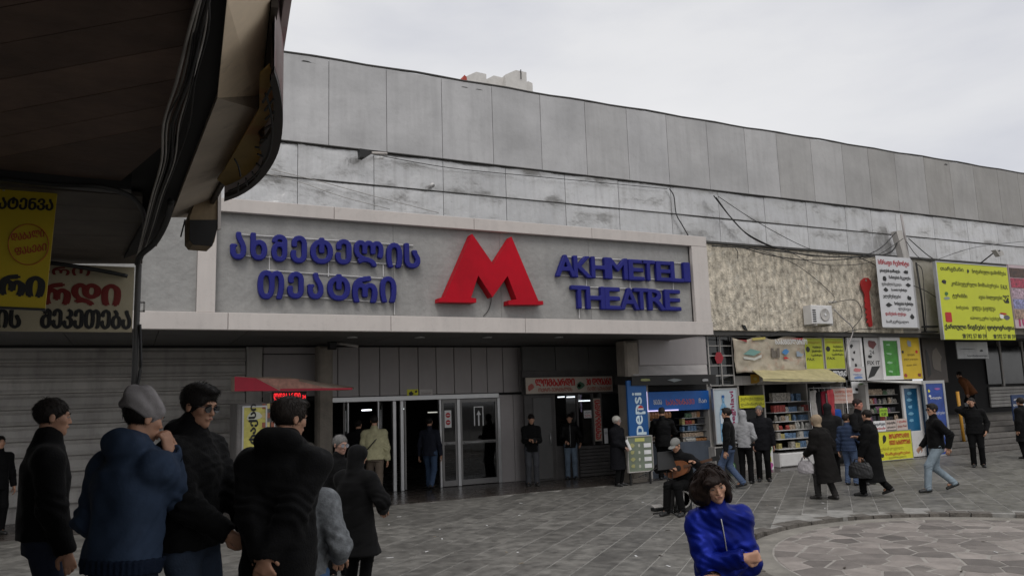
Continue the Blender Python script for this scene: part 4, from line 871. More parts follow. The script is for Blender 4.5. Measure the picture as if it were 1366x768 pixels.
for i, (a, b) in enumerate(((700, 745), (745, 790), (790, 834))): MB().bbox(xx(a)+.01, xx(b)-.01, YP, YP+.1, 2.78, 3.42, .01).build('wall_panel', M_soff, lp)
MB().box(xx(700), xx(834), YP+.02, YP+.12, 2.29, 2.8).build('wall_panel', M_shop, lp)
for q in ((xx(834)+.02, xx(834)+.08, YP+.12, YP+2.5, 0, 3.4), (xx(700), xx(834), YP+2.5, YP+2.6, 0, 3.4)): MB().box(*q).build('back_wall', mat('pawn_inside', (.07, .06, .055), .8), lp)
sign('shop_sign', 'cream pawnshop signboard with red lettering above the dark shop front', 'sign', (701, 502.5, 817, 523.5), YP-.12, mat('pawn_board', (.44, .38, .32), .6, var=.1), .08,
     [('ᲚᲝᲛᲑᲐᲠᲓᲘ', .11, .45, .55, .9, R_, 2), ('30 ᲓᲦᲘᲐᲜᲘ', .69, .45, .985, .88, R_, 1.6), ('ᲝᲥᲠᲝ-ᲕᲔᲠᲪᲮᲚᲘᲡ', .14, .1, .52, .34, paint(.3, .05, .03), 1), ('ᲘᲐᲤᲘ ᲡᲔᲡᲮᲔᲑᲘ', .70, .1, .98, .34, paint(.3, .05, .03), 1)],
     [(.01, .1, .1, .7, paint(.35, .08, .06)), (.55, .1, .67, .75, paint(.05, .12, .07)), (.58, .3, .63, .6, paint(.5, .45, .1))], frame=M_seam, fw=.015)
v_ = sign('shop_sign', 'narrow upright cream sign with red letters on the pawnshop window', 'sign', (793, 531, 802, 588), YP-.04, mat('pawn_board', (.44, .38, .32), .6), .02)
x0, x1, z0, z1 = rect((793, 531, 802, 588), YP-.04); text('ᲚᲝᲛᲑᲐᲠᲓᲘ', (x1-.02, YP-.045, z0+.05), z1-z0-.1, x1-x0-.04, R_, v_, X=(0, 0, 1), U=(-1, 0, 0), bold=1.5)
for i, (a, b, y) in enumerate(((744, 753, 529.5), (756, 769, 529.5), (772, 789, 534.5), (803, 822, 533.5))):
    Yt = YP+1.4; c0, c1 = onY(a, y, Yt), onY(b, y-.6, Yt); t = thing('tube_lamp', ['short lit tube lamp nearest the pawnshop door', 'lit tube lamp second from the pawnshop door', 'lit tube lamp left of the upright red-lettered sign', 'lit tube lamp right of the upright red-lettered sign'][i], 'lamp', c0)
    MB().tube([c0, c1], .016, 8).build('tube', M_tube, t, True); MB().box(c0[0], c1[0], Yt-.03, Yt+.03, c0[2]+.02, c0[2]+.06).build('fitting', M_white, t)
sign('notice', 'white paper notice in the middle pawnshop window', 'notice', (779, 547, 789, 557), YP+.01, Wh, .005, [('აქცია', .1, .55, .9, .85, K, 0), ('50%', .1, .1, .9, .45, R_, 0)])
sign('notice', 'white paper notice low beside the old woman at the pawnshop window', 'notice', (806, 571, 811, 591), YP-.01, Wh, .005, [('ფასი', .1, .6, .9, .8, K, 0)])
# ================================================================== PANEL, PEPSI, DRINKS KIOSK
Y1 = 15.95
wb = thing('shutter_box', 'pale boxed shutter housing with a sloping flap above the drinks kiosk', 'box', onY(848, 500, Y1))
x0, x1, z0, z1 = rect((852, 453, 943, 487), Y1); MB().bbox(x0, x1, Y1, Y1+.3, z0, z1+.1, .02).build('housing', M_wallp, wb)
a, b, c, d = onY(850, 489, Y1-.02), onY(943, 487, Y1-.02), onY(944, 499, Y1-.3), onY(845, 501, Y1-.3)
MB().prism([a, b, c, d], (0, .03, .02)).build('flap', mat('flap_grey', (.36, .34, .33), .5, var=.15), wb)
def vtext_sign(name, label, r, Y, bm, s_, m, up=True, frac=(.2, .8), bold=1.5):
    x0, x1, z0, z1 = rect(r, Y); t = thing(name, label, 'sign', (x0, Y, z0)); MB().bbox(x0, x1, Y, Y+.06, z0, z1, .008).build('board', bm, t)
    W_ = x1-x0; text(s_, (x0+W_*frac[1], Y, z0+.05), (z1-z0)*.8, W_*(frac[1]-frac[0]), m, t, X=(0, 0, 1), U=(-1, 0, 0), bold=bold); return t, (x0, x1, z0, z1)
PB = mat('pepsi_blue_board', (.012, .09, .28), .4, var=.15, scale=2)
t, (x0, x1, z0, z1) = vtext_sign('drink_sign', 'blue upright soft drink panel with white lettering and round logo beside the kiosk', (838, 507, 864, 584), 15.5, PB, '', Wh)
W_, H_ = x1-x0, z1-z0
for s_, fa, fb in (('pe', .02, .30), ('psi', .30, .80)): pass
text('pepsi', (x0+W_*.86, 15.5, z0+.06*H_), H_*.72, W_*.62, mat('pepsi_white', (.6, .72, .78), .5), t, X=(0, 0, 1), U=(-1, 0, 0), bold=.8)
cx, cz = x0+W_*.62, z0+H_*.50
mb = MB(); mb.lathe((cx, 15.488, cz), [(.001, 0), (.085, 0), (.085, .006)], 20, 'y'); mb.build('logo', Wh, t)
MB().prism([(cx+.08*math.cos(a_), 15.484, cz+.08*math.sin(a_)) for a_ in np.linspace(.25, 2.9, 10)], (0, .003, 0)).build('logo_red', R_, t); MB().prism([(cx+.08*math.cos(a_), 15.484, cz+.08*math.sin(a_)) for a_ in np.linspace(3.4, 6.0, 10)], (0, .003, 0)).build('logo_blue', PB, t)
dk = thing('drinks_kiosk', 'blue drinks and sweets kiosk with a dark awning and an opening in the middle', 'kiosk', onY(905, 630, 16.2)*[1, 1, 0]); Y2 = 16.2
X2 = lambda p, y=570: onY(p, y, Y2)[0]; Z2 = lambda p, y: onY(p, y, Y2)[2]
M_kb = mat('kiosk_blue_grey', (.07, .085, .11), .55, var=.2)
MB().bbox(X2(864), X2(950), Y2, Y2+.1, .0, Z2(900, 590), .01).build('counter_front', M_kb, dk)
for a, b in ((863, 867), (946, 953)): MB().bbox(X2(a), X2(b), Y2-.02, Y2+.9, 0, Z2(900, 505), .01).build('side_post', M_shut, dk)
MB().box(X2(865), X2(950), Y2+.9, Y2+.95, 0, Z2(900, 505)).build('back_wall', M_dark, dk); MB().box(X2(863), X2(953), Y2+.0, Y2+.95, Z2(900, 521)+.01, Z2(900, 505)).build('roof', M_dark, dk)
MB().prism([onY(843, 514, Y2-.75), onY(955, 512, Y2-.75), onY(955, 499.5, Y2-.75), onY(843, 502.5, Y2-.75)], (0, .72, .05)).build('awning', mat('black_awning', (.022, .021, .02), .7, var=.3), dk)
for a, b, c in ((852, 872, paint(.25, .26, .1)), (888, 912, paint(.2, .22, .22)), (935, 948, paint(.3, .3, .3))):
    q = onY(a, 508, Y2-.76); MB().prism([(q[0]+x_*(X2(b)-X2(a))*.9, Y2-.765, q[2]-.03+.10*z_) for x_, z_ in blob(8, .5, a)], (0, .004, 0)).build('logo', c, dk)
bn = sign('shop_banner', 'blue backlit banner over the drinks kiosk counter', 'banner', (866, 521.5, 946, 547), Y2-.03, mat('banner_blue', (.015, .10, .36), .45, var=.12, emit=.12), .05,
     [('ᲡᲐᲡᲣᲡᲜᲐᲕᲘ', .27, .3, .74, .58, paint(.5, .12, .15), 1.5), ('ᲧᲐᲕᲐ', .07, .35, .2, .6, Wh, 1), ('ჩაი', .82, .35, .95, .6, Wh, 1)])
x0, x1, z0, z1 = rect((862, 521.5, 904, 548), Y2-.045)
MB().box(x0, x0+.03, Y2-.06, Y2-.04, z0, z1).build('light_strip', mat('violet_strip', (.75, .65, 1), .5, emit=1.0, var=0), bn); MB().box(x0+.03, x1, Y2-.06, Y2-.04, z0, z0+.028).build('light_strip', mat('violet_strip', (.75, .65, 1), .5), bn)
# ---------- goods on shelves: every packet a thing of its own, sharing a few meshes
GM = {}
GC = [(.30, .05, .04), (.36, .31, .12), (.09, .15, .24), (.42, .41, .38), (.09, .15, .09), (.32, .15, .06), (.17, .08, .14), (.26, .24, .21), (.04, .04, .045), (.34, .26, .19)]
def good(kind, w_, h_, ci):
    key = (kind, round(w_, 2), round(h_, 2), ci)
    if key not in GM:
        mb = MB(); 
        if kind == 'bottle': mb.lathe((0, 0, 0), [(w_*.45, 0), (w_*.5, .01), (w_*.5, h_*.6), (w_*.2, h_*.8), (w_*.18, h_*.97), (w_*.1, h_)], 8)
        elif kind == 'packet': mb.add([(-w_/2, 0, 0), (w_/2, 0, 0), (w_/2, .06, 0), (-w_/2, .06, 0), (-w_*.46, .02, h_), (w_*.46, .02, h_), (w_*.46, .03, h_), (-w_*.46, .03, h_), (-w_/2, -.02, h_*.5), (w_/2, -.02, h_*.5)], [(0, 1, 9, 8), (8, 9, 5, 4), (4, 5, 6, 7), (3, 7, 6, 2), (0, 8, 4, 7, 3), (1, 2, 6, 5, 9), (0, 3, 2, 1)])
        else: mb.bbox(-w_/2, w_/2, 0, .12, 0, h_, .006)
        me = bpy.data.meshes.new(kind); me.from_pydata(mb.v, [], mb.f); me.materials.append(paint(*GC[ci], var=.7, scale=22)); GM[key] = me
    return GM[key]
def goods(x0, x1, z, Y, h, kinds, label, group, cat, seed, wmin=.05, wmax=.11, dens=.92, cols=range(10)):
    row = ('top shelf', 'second shelf from the top', 'third shelf from the top', 'fourth shelf from the top', 'fifth shelf from the top', 'lowest shelf')[seed % 20]; label += ', '+row; group += ', '+row
    R = random.Random(seed); x = x0; last = None
    while x < x1-wmin:
        if last is None or R.random() < .45: kd = R.choice(kinds); w_ = round(R.uniform(wmin, wmax), 2); hh = round(h*R.uniform(.6, .95), 2); ci = R.choice(list(cols)); last = 1
        if R.random() < dens and x+w_ < x1:
            o = link(bpy.data.objects.new(kd if kd != 'box' else 'carton', good(kd, w_, hh, ci))); o.location = (x+w_/2, Y, z); o.rotation_euler = (0, 0, R.uniform(-.1, .1)); tag(o, label, cat, group)
        x += w_+.008
for i, y in enumerate((556, 565, 574, 582, 590)):
    for a, b in ((914, 946), ):
        z = Z2(900, y+2); MB().box(X2(a), X2(b), Y2+.1, Y2+.4, z-.012, z).build('shelf', M_steel, dk)
        goods(X2(a)+.01, X2(b)-.01, z+.002, Y2+.12, .16, ['box', 'packet'], 'small packet at the right of the drinks kiosk', 'packets on the right shelves of the drinks kiosk', 'packet', i, .07, .11)
for i, y in enumerate((559, 572, 586)):
    z = Z2(880, y+2); MB().box(X2(867), X2(882), Y2+.1, Y2+.4, z-.012, z).build('shelf', M_steel, dk)
    goods(X2(867)+.01, X2(882)-.01, z+.002, Y2+.12, .2, ['packet', 'bottle'], 'packet or bottle at the left of the drinks kiosk', 'goods on the left shelves of the drinks kiosk', 'goods', 20+i, .07, .1, cols=(0, 5, 8, 9))
for k in range(12):
    x = X2(867)+.11*k*.8+.04; o = link(bpy.data.objects.new('packet', good('packet', .07, .17, 5))); o.location = (x, Y2+.02, Z2(880, 557.5)); tag(o, 'orange packet hanging in a row at the left under the blue banner', 'packet', 'orange packets hanging under the blue banner')
    if k > 6: break
bm_ = sign('menu_board', 'grey green board of food pictures and price tags leaning by the old woman', 'board', (838, 582, 870, 628), 15.35, mat('menu_green', (.17, .2, .15), .6, var=.2), .05, frame=M_shut, fw=.02)
x0, x1, z0, z1 = rect((838, 582, 870, 628), 15.35); W_, H_ = x1-x0, z1-z0
for k in range(4): pic((x0+W_*.66, 15.35, z0+H_*(.08+.2*k)), W_*.3, H_*.12, Wh, bm_, 'price_tag'); pic((x0+W_*.06, 15.35, z0+H_*(.08+.2*k)), W_*.24, H_*.15, paint(.35, .34, .15), bm_, 'picture', shape=blob(8, .5, k)); pic((x0+W_*.4, 15.35, z0+H_*(.08+.2*k)), W_*.12, H_*.13, paint(.5, .5, .42), bm_, 'picture', shape=blob(8, .5, k+9))
pic((x0+W_*.3, 15.35, z0+H_*.86), W_*.4, H_*.1, paint(.5, .5, .15), bm_, 'picture')
for a in (x0+.06, x1-.06): MB().bbox(a-.02, a+.02, 15.37, 15.41, 0, z0, .004).build('leg', K, bm_)
# grid window, red emblem and mineral water panel
gw = thing('barred_window', 'dark barred window with a red sticker right of the signboard end', 'window', onY(960, 515, 16.1)); x0, x1, z0, z1 = rect((945, 448, 977, 514), 16.1)
MB().box(x0, x1, 16.14, 16.2, z0, z1).build('pane', M_glass, gw)
for k in range(6): MB().box(x0, x1, 16.09, 16.11, z0+(z1-z0)*k/5-.012, z0+(z1-z0)*k/5+.012).build('bar', M_shut, gw)
for k in range(3): MB().box(x0+(x1-x0)*k/2-.015, x0+(x1-x0)*k/2+.015, 16.07, 16.088, z0, z1).build('bar', M_shut, gw)
pic((x0+.2*(x1-x0), 16.06, z0+(z1-z0)*.42), .32, .36, mat('faded_red', (.28, .02, .03), .6), gw, 'sticker', shape=blob(6, .15, 1))
ad = sign('water_advert', 'white upright mineral water advert with a big blue bottle', 'advert', (954, 519, 984, 590), Y1, mat('advert_white', (.42, .48, .52), .4, var=.1), .07, frame=M_steel, fw=.03)
x0, x1, z0, z1 = rect((954, 519, 984, 590), Y1); W_, H_ = x1-x0, z1-z0
B_ = [(.28, .05), (.32, .02), (.62, .02), (.66, .05), (.66, .55), (.6, .66), (.52, .74), (.52, .84), (.42, .84), (.42, .74), (.33, .66), (.28, .55)]
MB().prism([(x0+W_*(a-.08), Y1-.012, z0+H_*b) for a, b in B_], (0, .009, 0)).build('bottle_picture', mat('bottle_print', (.16, .33, .5), .4, var=.4, scale=14), ad)
pic((x0+W_*.21, Y1-.012, z0+H_*.36), W_*.36, H_*.16, paint(.55, .6, .65), ad, 'label_picture', off=.003); pic((x0+W_*.33, Y1, z0+H_*.84), W_*.12, H_*.05, PB, ad, 'cap_picture', off=.012)
text('nabeghlavi', (x0+W_*.92, Y1, z0+H_*.1), H_*.86, W_*.22, paint(.25, .02, .08), ad, X=(0, 0, 1), U=(-1, 0, 0), bold=1.5)
g2 = sign('fridge_panel', 'black panel with green and white round logos below the mineral water advert', 'panel', (955, 596, 988, 634), Y1+.02, K, .3, frame=M_shut, fw=.02)
x0, x1, z0, z1 = rect((955, 596, 988, 634), Y1+.02)
for i, (fx, fz) in enumerate(((.35, .72), (.62, .3))):
    for r_, m in ((.12, paint(.02, .12, .03)), (.09, paint(.3, .3, .28)), (.07, paint(.02, .12, .03))): mb = MB(); mb.lathe((x0+(x1-x0)*fx, Y1+.008-.012*(.3-r_)*4, z0+(z1-z0)*fz), [(.001, 0), (r_, 0), (r_, .006)], 18, 'y'); mb.build('logo', m, g2)
MB().box(x0-.05, x1+.08, Y1+.0, Y1+.3, 0, z0-.03).build('base', M_shut, g2)
# ================================================================== OPEN SHELF SHOP (books, household goods)
Y3 = 16.25; X3 = lambda p, y=560: onY(p, y, Y3)[0]; Z3 = lambda p, y: onY(p, y, Y3)[2]
bs_ = thing('street_stall', 'open fronted stall with shelves of goods under a faded yellow awning', 'stall', onY(1050, 623, Y3)*[1, 1, 0])
MB().box(X3(986), X3(1160), Y3+.75, Y3+.8, 0, 3.55).build('back_wall', M_dark, bs_)
for p in (988, 1022, 1080, 1127): MB().bbox(X3(p)-.03, X3(p)+.03, Y3, Y3+.74, 0, Z3(1050, 512), .01).build('partition', M_shut, bs_)
MB().box(X3(984), X3(1132), Y3-.02, Y3+.74, Z3(1050, 512)+.004, Z3(1050, 500)).build('lintel', M_shut, bs_)
aw = [onY(1003, 494, Y3-.25), onY(1105, 493, Y3-.25), onY(1128, 506.5, Y3-.95), onY(1018, 505, Y3-.95)]
MB().prism(aw, (0, .02, .03)).build('awning', mat('faded_yellow_awning', (.42, .37, .2), .75, var=.2, scale=5, spots=.3, spotcol=(.25, .2, .1)), bs_)
q = [onY(1018, 505.3, Y3-.95), onY(1050, 506.5, Y3-.95), onY(1090, 506, Y3-.95), onY(1128, 506.8, Y3-.95)]
MB().prism(q+[p-[0, 0, .05] for p in q[::-1]], (0, .015, 0)).build('awning_valance', mat('faded_yellow_awning', (.4, .35, .2), .7), bs_)
for a, b in ((1020, 1005), (1126, 1104)): MB().tube([onY(a, 506, Y3-.93), onY(b, 514, Y3-.02)], .014, 6).build('awning_arm', M_shut, bs_, True)
for i, y in enumerate((535, 549, 561, 572.5, 584, 597)):
    z = Z3(1050, y); MB().box(X3(1029), X3(1078), Y3-.1-.02*i, Y3+.35, z-.02, z).build('shelf', M_white, bs_)
    goods(X3(1030), X3(1077), z+.002, Y3-.08-.02*i, .2 if i else .3, ['box', 'box', 'packet'], 'book or packet in the yellow awning stall', 'goods on the open shelves of the stall', 'goods', 40+i, .06, .18, .85, (3, 7, 3, 7, 1, 2, 0, 9))
MB().bbox(X3(1029), X3(1079), Y3-.22, Y3+.3, 0.02, Z3(1050, 603), .03).build('counter', M_white, bs_)
sign('stall_sign', 'yellow striped notice at the top left of the shelf stall', 'sign', (986.5, 527, 1020, 543.5), Y3-.05, Yl, .03, [('ქსეროქსი ბეჭდვა', .04, .55, .96, .85, K, 0), ('ლამინირება', .04, .12, .96, .42, K, 0)])
for k in range(9): pass
bw = sign('shop_window', 'dark stall window below the yellow striped notice', 'window', (988, 546, 1020, 600), Y3+.02, M_glass, .02); 
MB().box(X3(988), X3(1021), Y3+.0, Y3+.7, 0, Z3(1000, 601)).build('wall_panel', M_shut, bw)
mr_ = sign('magazine_rack', 'tall rack of colourful magazines at the foot of the stall', 'rack', (1018.5, 580, 1031, 629), Y3-.35, M_white, .25, (), [(.1, .75, .9, .97, paint(.4, .4, .4)), (.05, .52, .6, .76, paint(.5, .45, .1)), (.5, .5, .95, .75, paint(.2, .3, .1)), (.1, .22, .9, .5, Yl), (.4, .03, .95, .3, paint(.4, .08, .25)), (.05, .02, .45, .2, paint(.5, .5, .45))])
sb = sign('notice', 'orange sticker above the stall entrance', 'sticker', (1002, 499, 1013, 511), Y3-.04, paint(.5, .28, .03), .02, pics=[(.2, .2, .8, .8, paint(.5, .42, .1))])
# faded banner, hung with sag
bt = thing('banner', 'creased faded banner with books and stationery hung above the yellow awning', 'banner', onY(976, 497, Y3-.2)); YB = Y3-.28
nu, nv = 28, 14; v = []; f = []
c4 = [onY(976, 450, YB), onY(1072, 447.5, YB), onY(1074, 494, YB), onY(982, 498, YB)]
for j in range(nv+1):
    for i in range(nu+1):
        u, t_ = i/nu, j/nv; p = (1-t_)*((1-u)*c4[0]+u*c4[1])+t_*((1-u)*c4[3]+u*c4[2])
        sag = .07*math.sin(u*math.pi*2.5+.4)**2*(1-t_); w_ = .05*mnoise.noise(Vector((u*5+t_*3, t_*2.2-u*2, 1)))+.03*mnoise.noise(Vector((u*16-t_*9, t_*5, 4)))
        v.append((p[0], p[1]+w_-.02, p[2]-sag+.03*mnoise.noise(Vector((u*4, t_*3, 9)))))
for j in range(nv):
    for i in range(nu): a = j*(nu+1)+i; f.append((a, a+nu+1, a+nu+2, a+1))
bo = mesh('cloth', v, f, mat('faded_banner', (.42, .37, .29), .7, var=.22, scale=5, spots=.55, spotcol=(.34, .18, .13), spotscale=3), bt, True); so_ = bo.modifiers.new('s', 'SOLIDIFY'); so_.thickness = .006
def onbanner(u, t_, off=.012):
    i = min(int(u*nu), nu-1); j = min(int(t_*nv), nv-1); return np.array(v[j*(nu+1)+i])-[0, off+.02, 0]
def bpatch(u0, t0, u1, t1, m, nm='picture', shape=None):
    shape = shape or blob(8, .4, int(u0*99)); P = [onbanner(u0+(u1-u0)*a, t0+(t1-t0)*b) for a, b in shape]; y = min(p[1] for p in P)
    MB().prism([(p[0], y, p[2]) for p in P], (0, .004, 0)).build(nm, m, bt)
bpatch(.12, .35, .38, .55, paint(.16, .3, .27), shape=[(0, .5), (.45, 0), (1, .4), (.55, 1)]); bpatch(.12, .45, .38, .66, paint(.5, .5, .46), shape=[(0, .4), (.55, .9), (1, .4), (1, .6), (.55, 1.1), (0, .6)]); bpatch(.12, .52, .38, .74, paint(.18, .16, .14), shape=[(0, .4), (.55, .9), (1, .4), (1, .5), (.55, 1.02), (0, .52)])
bpatch(.66, .38, .76, .56, paint(.06, .2, .42)); bpatch(.68, .62, .76, .68, R_); bpatch(.42, .5, .5, .56, paint(.12, .16, .25)); 
for k in range(6): bpatch(.5+.03*k, .3+.05*(k % 3), .52+.03*k, .58+.03*(k % 2), paint(.14, .12, .1), shape=[(0, 0), (1, 0), (1, 1), (0, 1)])
bpatch(.84, .45, .98, .65, paint(.25, .3, .36)); bpatch(.6, .0, .99, .1, paint(.4, .05, .05), shape=[(0, 0), (1, 0), (1, 1), (.5, 1.4)]); bpatch(.965, .02, 1, .96, paint(.42, .05, .05), shape=[(0, 0), (1, 0), (1, 1), (.4, 1)]); bpatch(0, .05, .03, .98, paint(.35, .05, .06), shape=[(0, 0), (1, 0), (1, 1), (.2, 1)]); bpatch(.08, .0, .2, .09, paint(.3, .04, .04), shape=[(0, 0), (1, 0), (1, 1), (0, .6)])
bpatch(.25, .02, .45, .1, paint(.5, .42, .12), shape=[(0, 0), (1, 0), (1, 1), (0, 1)])
O_ = onbanner(.68, .22, .03); text('ᲡᲐᲙᲐᲜᲪᲔᲚᲐᲠᲘᲝ', (O_[0]-.35, O_[1]-.03, O_[2]), 1.2, .14, Wh, bt, bold=1)
# poster pair and window row
PG = mat('lime_poster', (.42, .46, .03), .55, var=.12)
for i, (r, lb) in enumerate((((1074, 451, 1097.5, 493.5), 'lime green window poster next to the faded banner'), ((1100.5, 451, 1126, 491.5), 'lime green window poster next to the white window frame'))):
    t = sign('poster', lb, 'poster', r, 16.05, PG, .03, [('კომპიუტერული', .1, .82, .9, .9, paint(.35, .12, .02), 0), ('ბეჭდვა', .45, .68, .95, .76, K, 1), ('ქსეროქსი', .4, .55, .95, .63, K, 1), ('სკანირება', .35, .42, .95, .5, K, 1), ('FAX', .1, .3, .5, .38, K, 1)], [(.05, .55, .3, .78, K)], frame=M_shut, fw=.02)
sign('shop_sign', 'black strip sign with white Georgian letters under the right lime poster', 'sign', (1101, 493.5, 1130, 502.5), 15.98, K, .03, [('ᲚᲣᲥᲡᲘ', .35, .12, .97, .88, Wh, 1.5)])
def winframe(lab, r, Y, gm, fwd=.09):
    x0, x1, z0, z1 = rect(r, Y); t = thing('window', lab, 'window', (x0, Y, z0))
    for q in ((x0, x0+fwd, z0, z1), (x1-fwd, x1, z0, z1), (x0+fwd, x1-fwd, z0, z0+fwd), (x0+fwd, x1-fwd, z1-fwd, z1)): MB().bbox(q[0], q[1], Y, Y+.07, q[2], q[3], .008).build('frame', M_white, t)
    MB().box(x0+fwd, x1-fwd, Y+.03, Y+.05, z0+fwd, z1-fwd).build('pane', gm, t); return t, (x0, x1, z0, z1)
PP = mat('sticker_white', (.45, .44, .43), .5, var=.12)
t, q = winframe('white framed window covered with black figure stickers', (1132, 450, 1152, 506), 16.02, PP)
for k in range(7): pic((q[0]+.12+.09*(k % 2), 16.045, q[2]+.15+.19*k), .16, .15, K, t, 'sticker', shape=blob(7, .75, k+3))
t = sign('poster', 'white repair poster with black shoes and a dark arch at its top', 'poster', (1154.5, 450, 1175, 507), 16.05, PP, .02, [('FIX IT', .1, .36, .9, .45, K, 1), ('24', .3, .6, .6, .7, K, 0)], [(.05, .72, .95, .97, paint(.12, .03, .03)), (.1, .5, .5, .6, K)])
x0, x1, z0, z1 = rect((1154.5, 450, 1175, 507), 16.05); MB().prism([(x0+(x1-x0)*a, 16.04, z0+(z1-z0)*b) for a, b in ((.05, .05), (.45, .1), (.9, .33), (.35, .32))], (0, .005, 0)).build('picture', K, t)
t, q = winframe('white framed window with a green poster inside', (1176.5, 449, 1203, 506.5), 15.98, mat('green_poster', (.05, .22, .03), .5, var=.3, scale=6), .12)
for k in range(4): pic((q[0]+.2, 16.005, q[2]+.2+.27*k), .3, .1, paint(.25, .45, .25), t, 'picture', shape=blob(7, .6, k+30))
sign('poster', 'orange yellow poster with small pictures in its corners', 'poster', (1201.5, 450, 1228, 505), 16.06, mat('amber_poster', (.55, .38, .02), .5, var=.12), .02, [('ᲤᲝᲢᲝ', .35, .55, .7, .6, K, 0), ('ვიდეო გადაღება', .15, .44, .85, .5, K, 0), ('ტელ. 599', .25, .3, .75, .35, K, 0)], [(.35, .72, .65, .97, paint(.3, .32, .35)), (.05, .6, .2, .7, K), (.75, .6, .92, .7, R_), (.05, .03, .25, .14, paint(.3, .05, .03)), (.72, .03, .97, .15, paint(.2, .05, .03))], frame=M_shut, fw=.012)
sign('poster', 'round blue and red sticker poster at the foot of the figure window', 'poster', (1134, 489, 1154, 507), 15.99, PP, .01, [('ოპტიკა', .2, .35, .8, .5, paint(.1, .15, .4), 1)], [(.1, .55, .9, .95, paint(.45, .15, .15)), (.1, .05, .9, .35, paint(.12, .2, .4))])
sign('poster', 'white poster with black sunglasses above the clothes rail', 'poster', (1136.5, 508.5, 1158, 524), 15.95, Wh, .02, (), [(.15, .15, .45, .5, K), (.5, .15, .85, .5, K), (.3, .65, .8, .9, paint(.2, .3, .15))])
sign('notice', 'pinkish handwritten notice on the clothes rail', 'notice', (1110.5, 517.5, 1138, 537.5), 15.6, mat('pink_paper', (.5, .36, .31), .7, var=.1), .02, [('ᲞᲐᲓᲕᲐᲚᲘ', .12, .68, .95, .85, paint(.45, .08, .04), 1), ('იაფი ტანსაცმელი', .08, .42, .92, .58, paint(.45, .1, .05), 0), ('აქ შემოდით', .1, .15, .7, .3, paint(.45, .1, .05), 0)])
# hanging clothes
cl = [(1083, 1092, 520, 560, (.4, .38, .36), 'white blouse hanging at the left end of the stall rail'), (1092, 1100, 522, 600, (.02, .02, .022), 'long black coat hanging on the stall rail'), (1098, 1106, 521, 570, (.3, .03, .05), 'dark red scarf hanging on the stall rail'), (1104, 1111, 523, 575, (.55, .55, .52), 'white sash hanging next to the red scarf'), (1109, 1124, 545, 582, (.02, .07, .28), 'bright blue jacket hanging at the right of the stall'), (1112, 1127, 570, 618, (.018, .018, .018), 'black trousers hanging under the blue jacket'), (1106, 1114, 519, 556, (.35, .05, .06), 'red and white striped cloth hanging beside the blue jacket')]
for i, (a, b, y0, y1, c, lb) in enumerate(cl):
    Yc = Y3-.5-.05*i; x0, x1, z0, z1 = rect((a, y0, b, y1), Yc); t = thing('hanging_garment', lb, 'clothes', (x0, Yc, z0)); mb = MB(); n = 9; P = []
    for k in range(n+1):
        u = k/n; P.append((x0+(x1-x0)*u, Yc+.035*math.sin(u*9+i)))
    vv = [(x, y+.02*math.sin(j*1.3+k), z1+(z0-z1)*j/5 + (-.05*abs(k/n-.5) if j == 0 else 0)) for j in range(6) for k, (x, y) in enumerate(P)]
    ff = [(j*(n+1)+k, (j+1)*(n+1)+k, (j+1)*(n+1)+k+1, j*(n+1)+k+1) for j in range(5) for k in range(n)]
    o = mesh('fabric', vv, ff, cloth('g%d' % i, c), t, True); md = o.modifiers.new('s', 'SOLIDIFY'); md.thickness = .03
    MB().tube([((x0+x1)/2, Yc, z1-.02), ((x0+x1)/2, Yc, z1+.1)], .006, 5).build('hook', M_steel, t)
rl = thing('clothes_rail', 'thin metal rail carrying the hanging clothes at the stall', 'rail', onY(1100, 518, Y3-.6)); a, b = onY(1079, 517.5, Y3-.5), onY(1128, 516.5, Y3-.8); MB().tube([a, b], .012, 6).build('bar', M_steel, rl, True)
for p in (a, b): MB().tube([p, (p[0], p[1], 0)], .014, 6).build('post', M_steel, rl, True)
# barred opening between the clothes and third kiosk
gt = thing('barred_gate', 'dark barred opening between the hanging clothes and the snack kiosk', 'gate', onY(1145, 600, 16.2)*[1, 1, 0]); x0, x1, z0, z1 = rect((1128, 507, 1160, 600), 16.2)
MB().box(x0, x1, 16.3, 16.34, 0, z1).build('back_panel', M_dark, gt)
for k in range(7): MB().box(x0+(x1-x0)*k/6-.01, x0+(x1-x0)*k/6+.01, 16.19, 16.21, 0, z1).build('bar', M_steel, gt)
for k in range(1, 7): MB().box(x0, x1, 16.17, 16.188, z1*k/6-.01, z1*k/6+.01).build('bar', M_steel, gt)
# ================================================================== SNACK KIOSK (third)
Y5 = 15.7; X5 = lambda p, y=560: onY(p, y, Y5)[0]; Z5 = lambda p, y: onY(p, y, Y5)[2]
sk = thing('snack_kiosk', 'snack kiosk with a white hood, dark display window and white side door', 'kiosk', onY(1190, 605, Y5)*[1, 1, 0])
MB().prism([onY(1158, 508, Y5-.35), onY(1224, 511, Y5-.35), onY(1236, 513, Y5-.2), onY(1236, 507.5, Y5+.2), onY(1158, 506, Y5+.2)][:4][::-1], (0, .5, 0)).build('hood', M_white, sk)
MB().box(X5(1160), X5(1237), Y5+.8, Y5+.85, 0, Z5(1190, 512)).build('back_wall', M_dark, sk); MB().box(X5(1158), X5(1162), Y5, Y5+.8, 0, Z5(1190, 512)).build('side_wall', M_shut, sk)
MB().box(X5(1162), X5(1207), Y5, Y5+.1, 0, Z5(1190, 572)).build('counter_front', M_shut, sk)
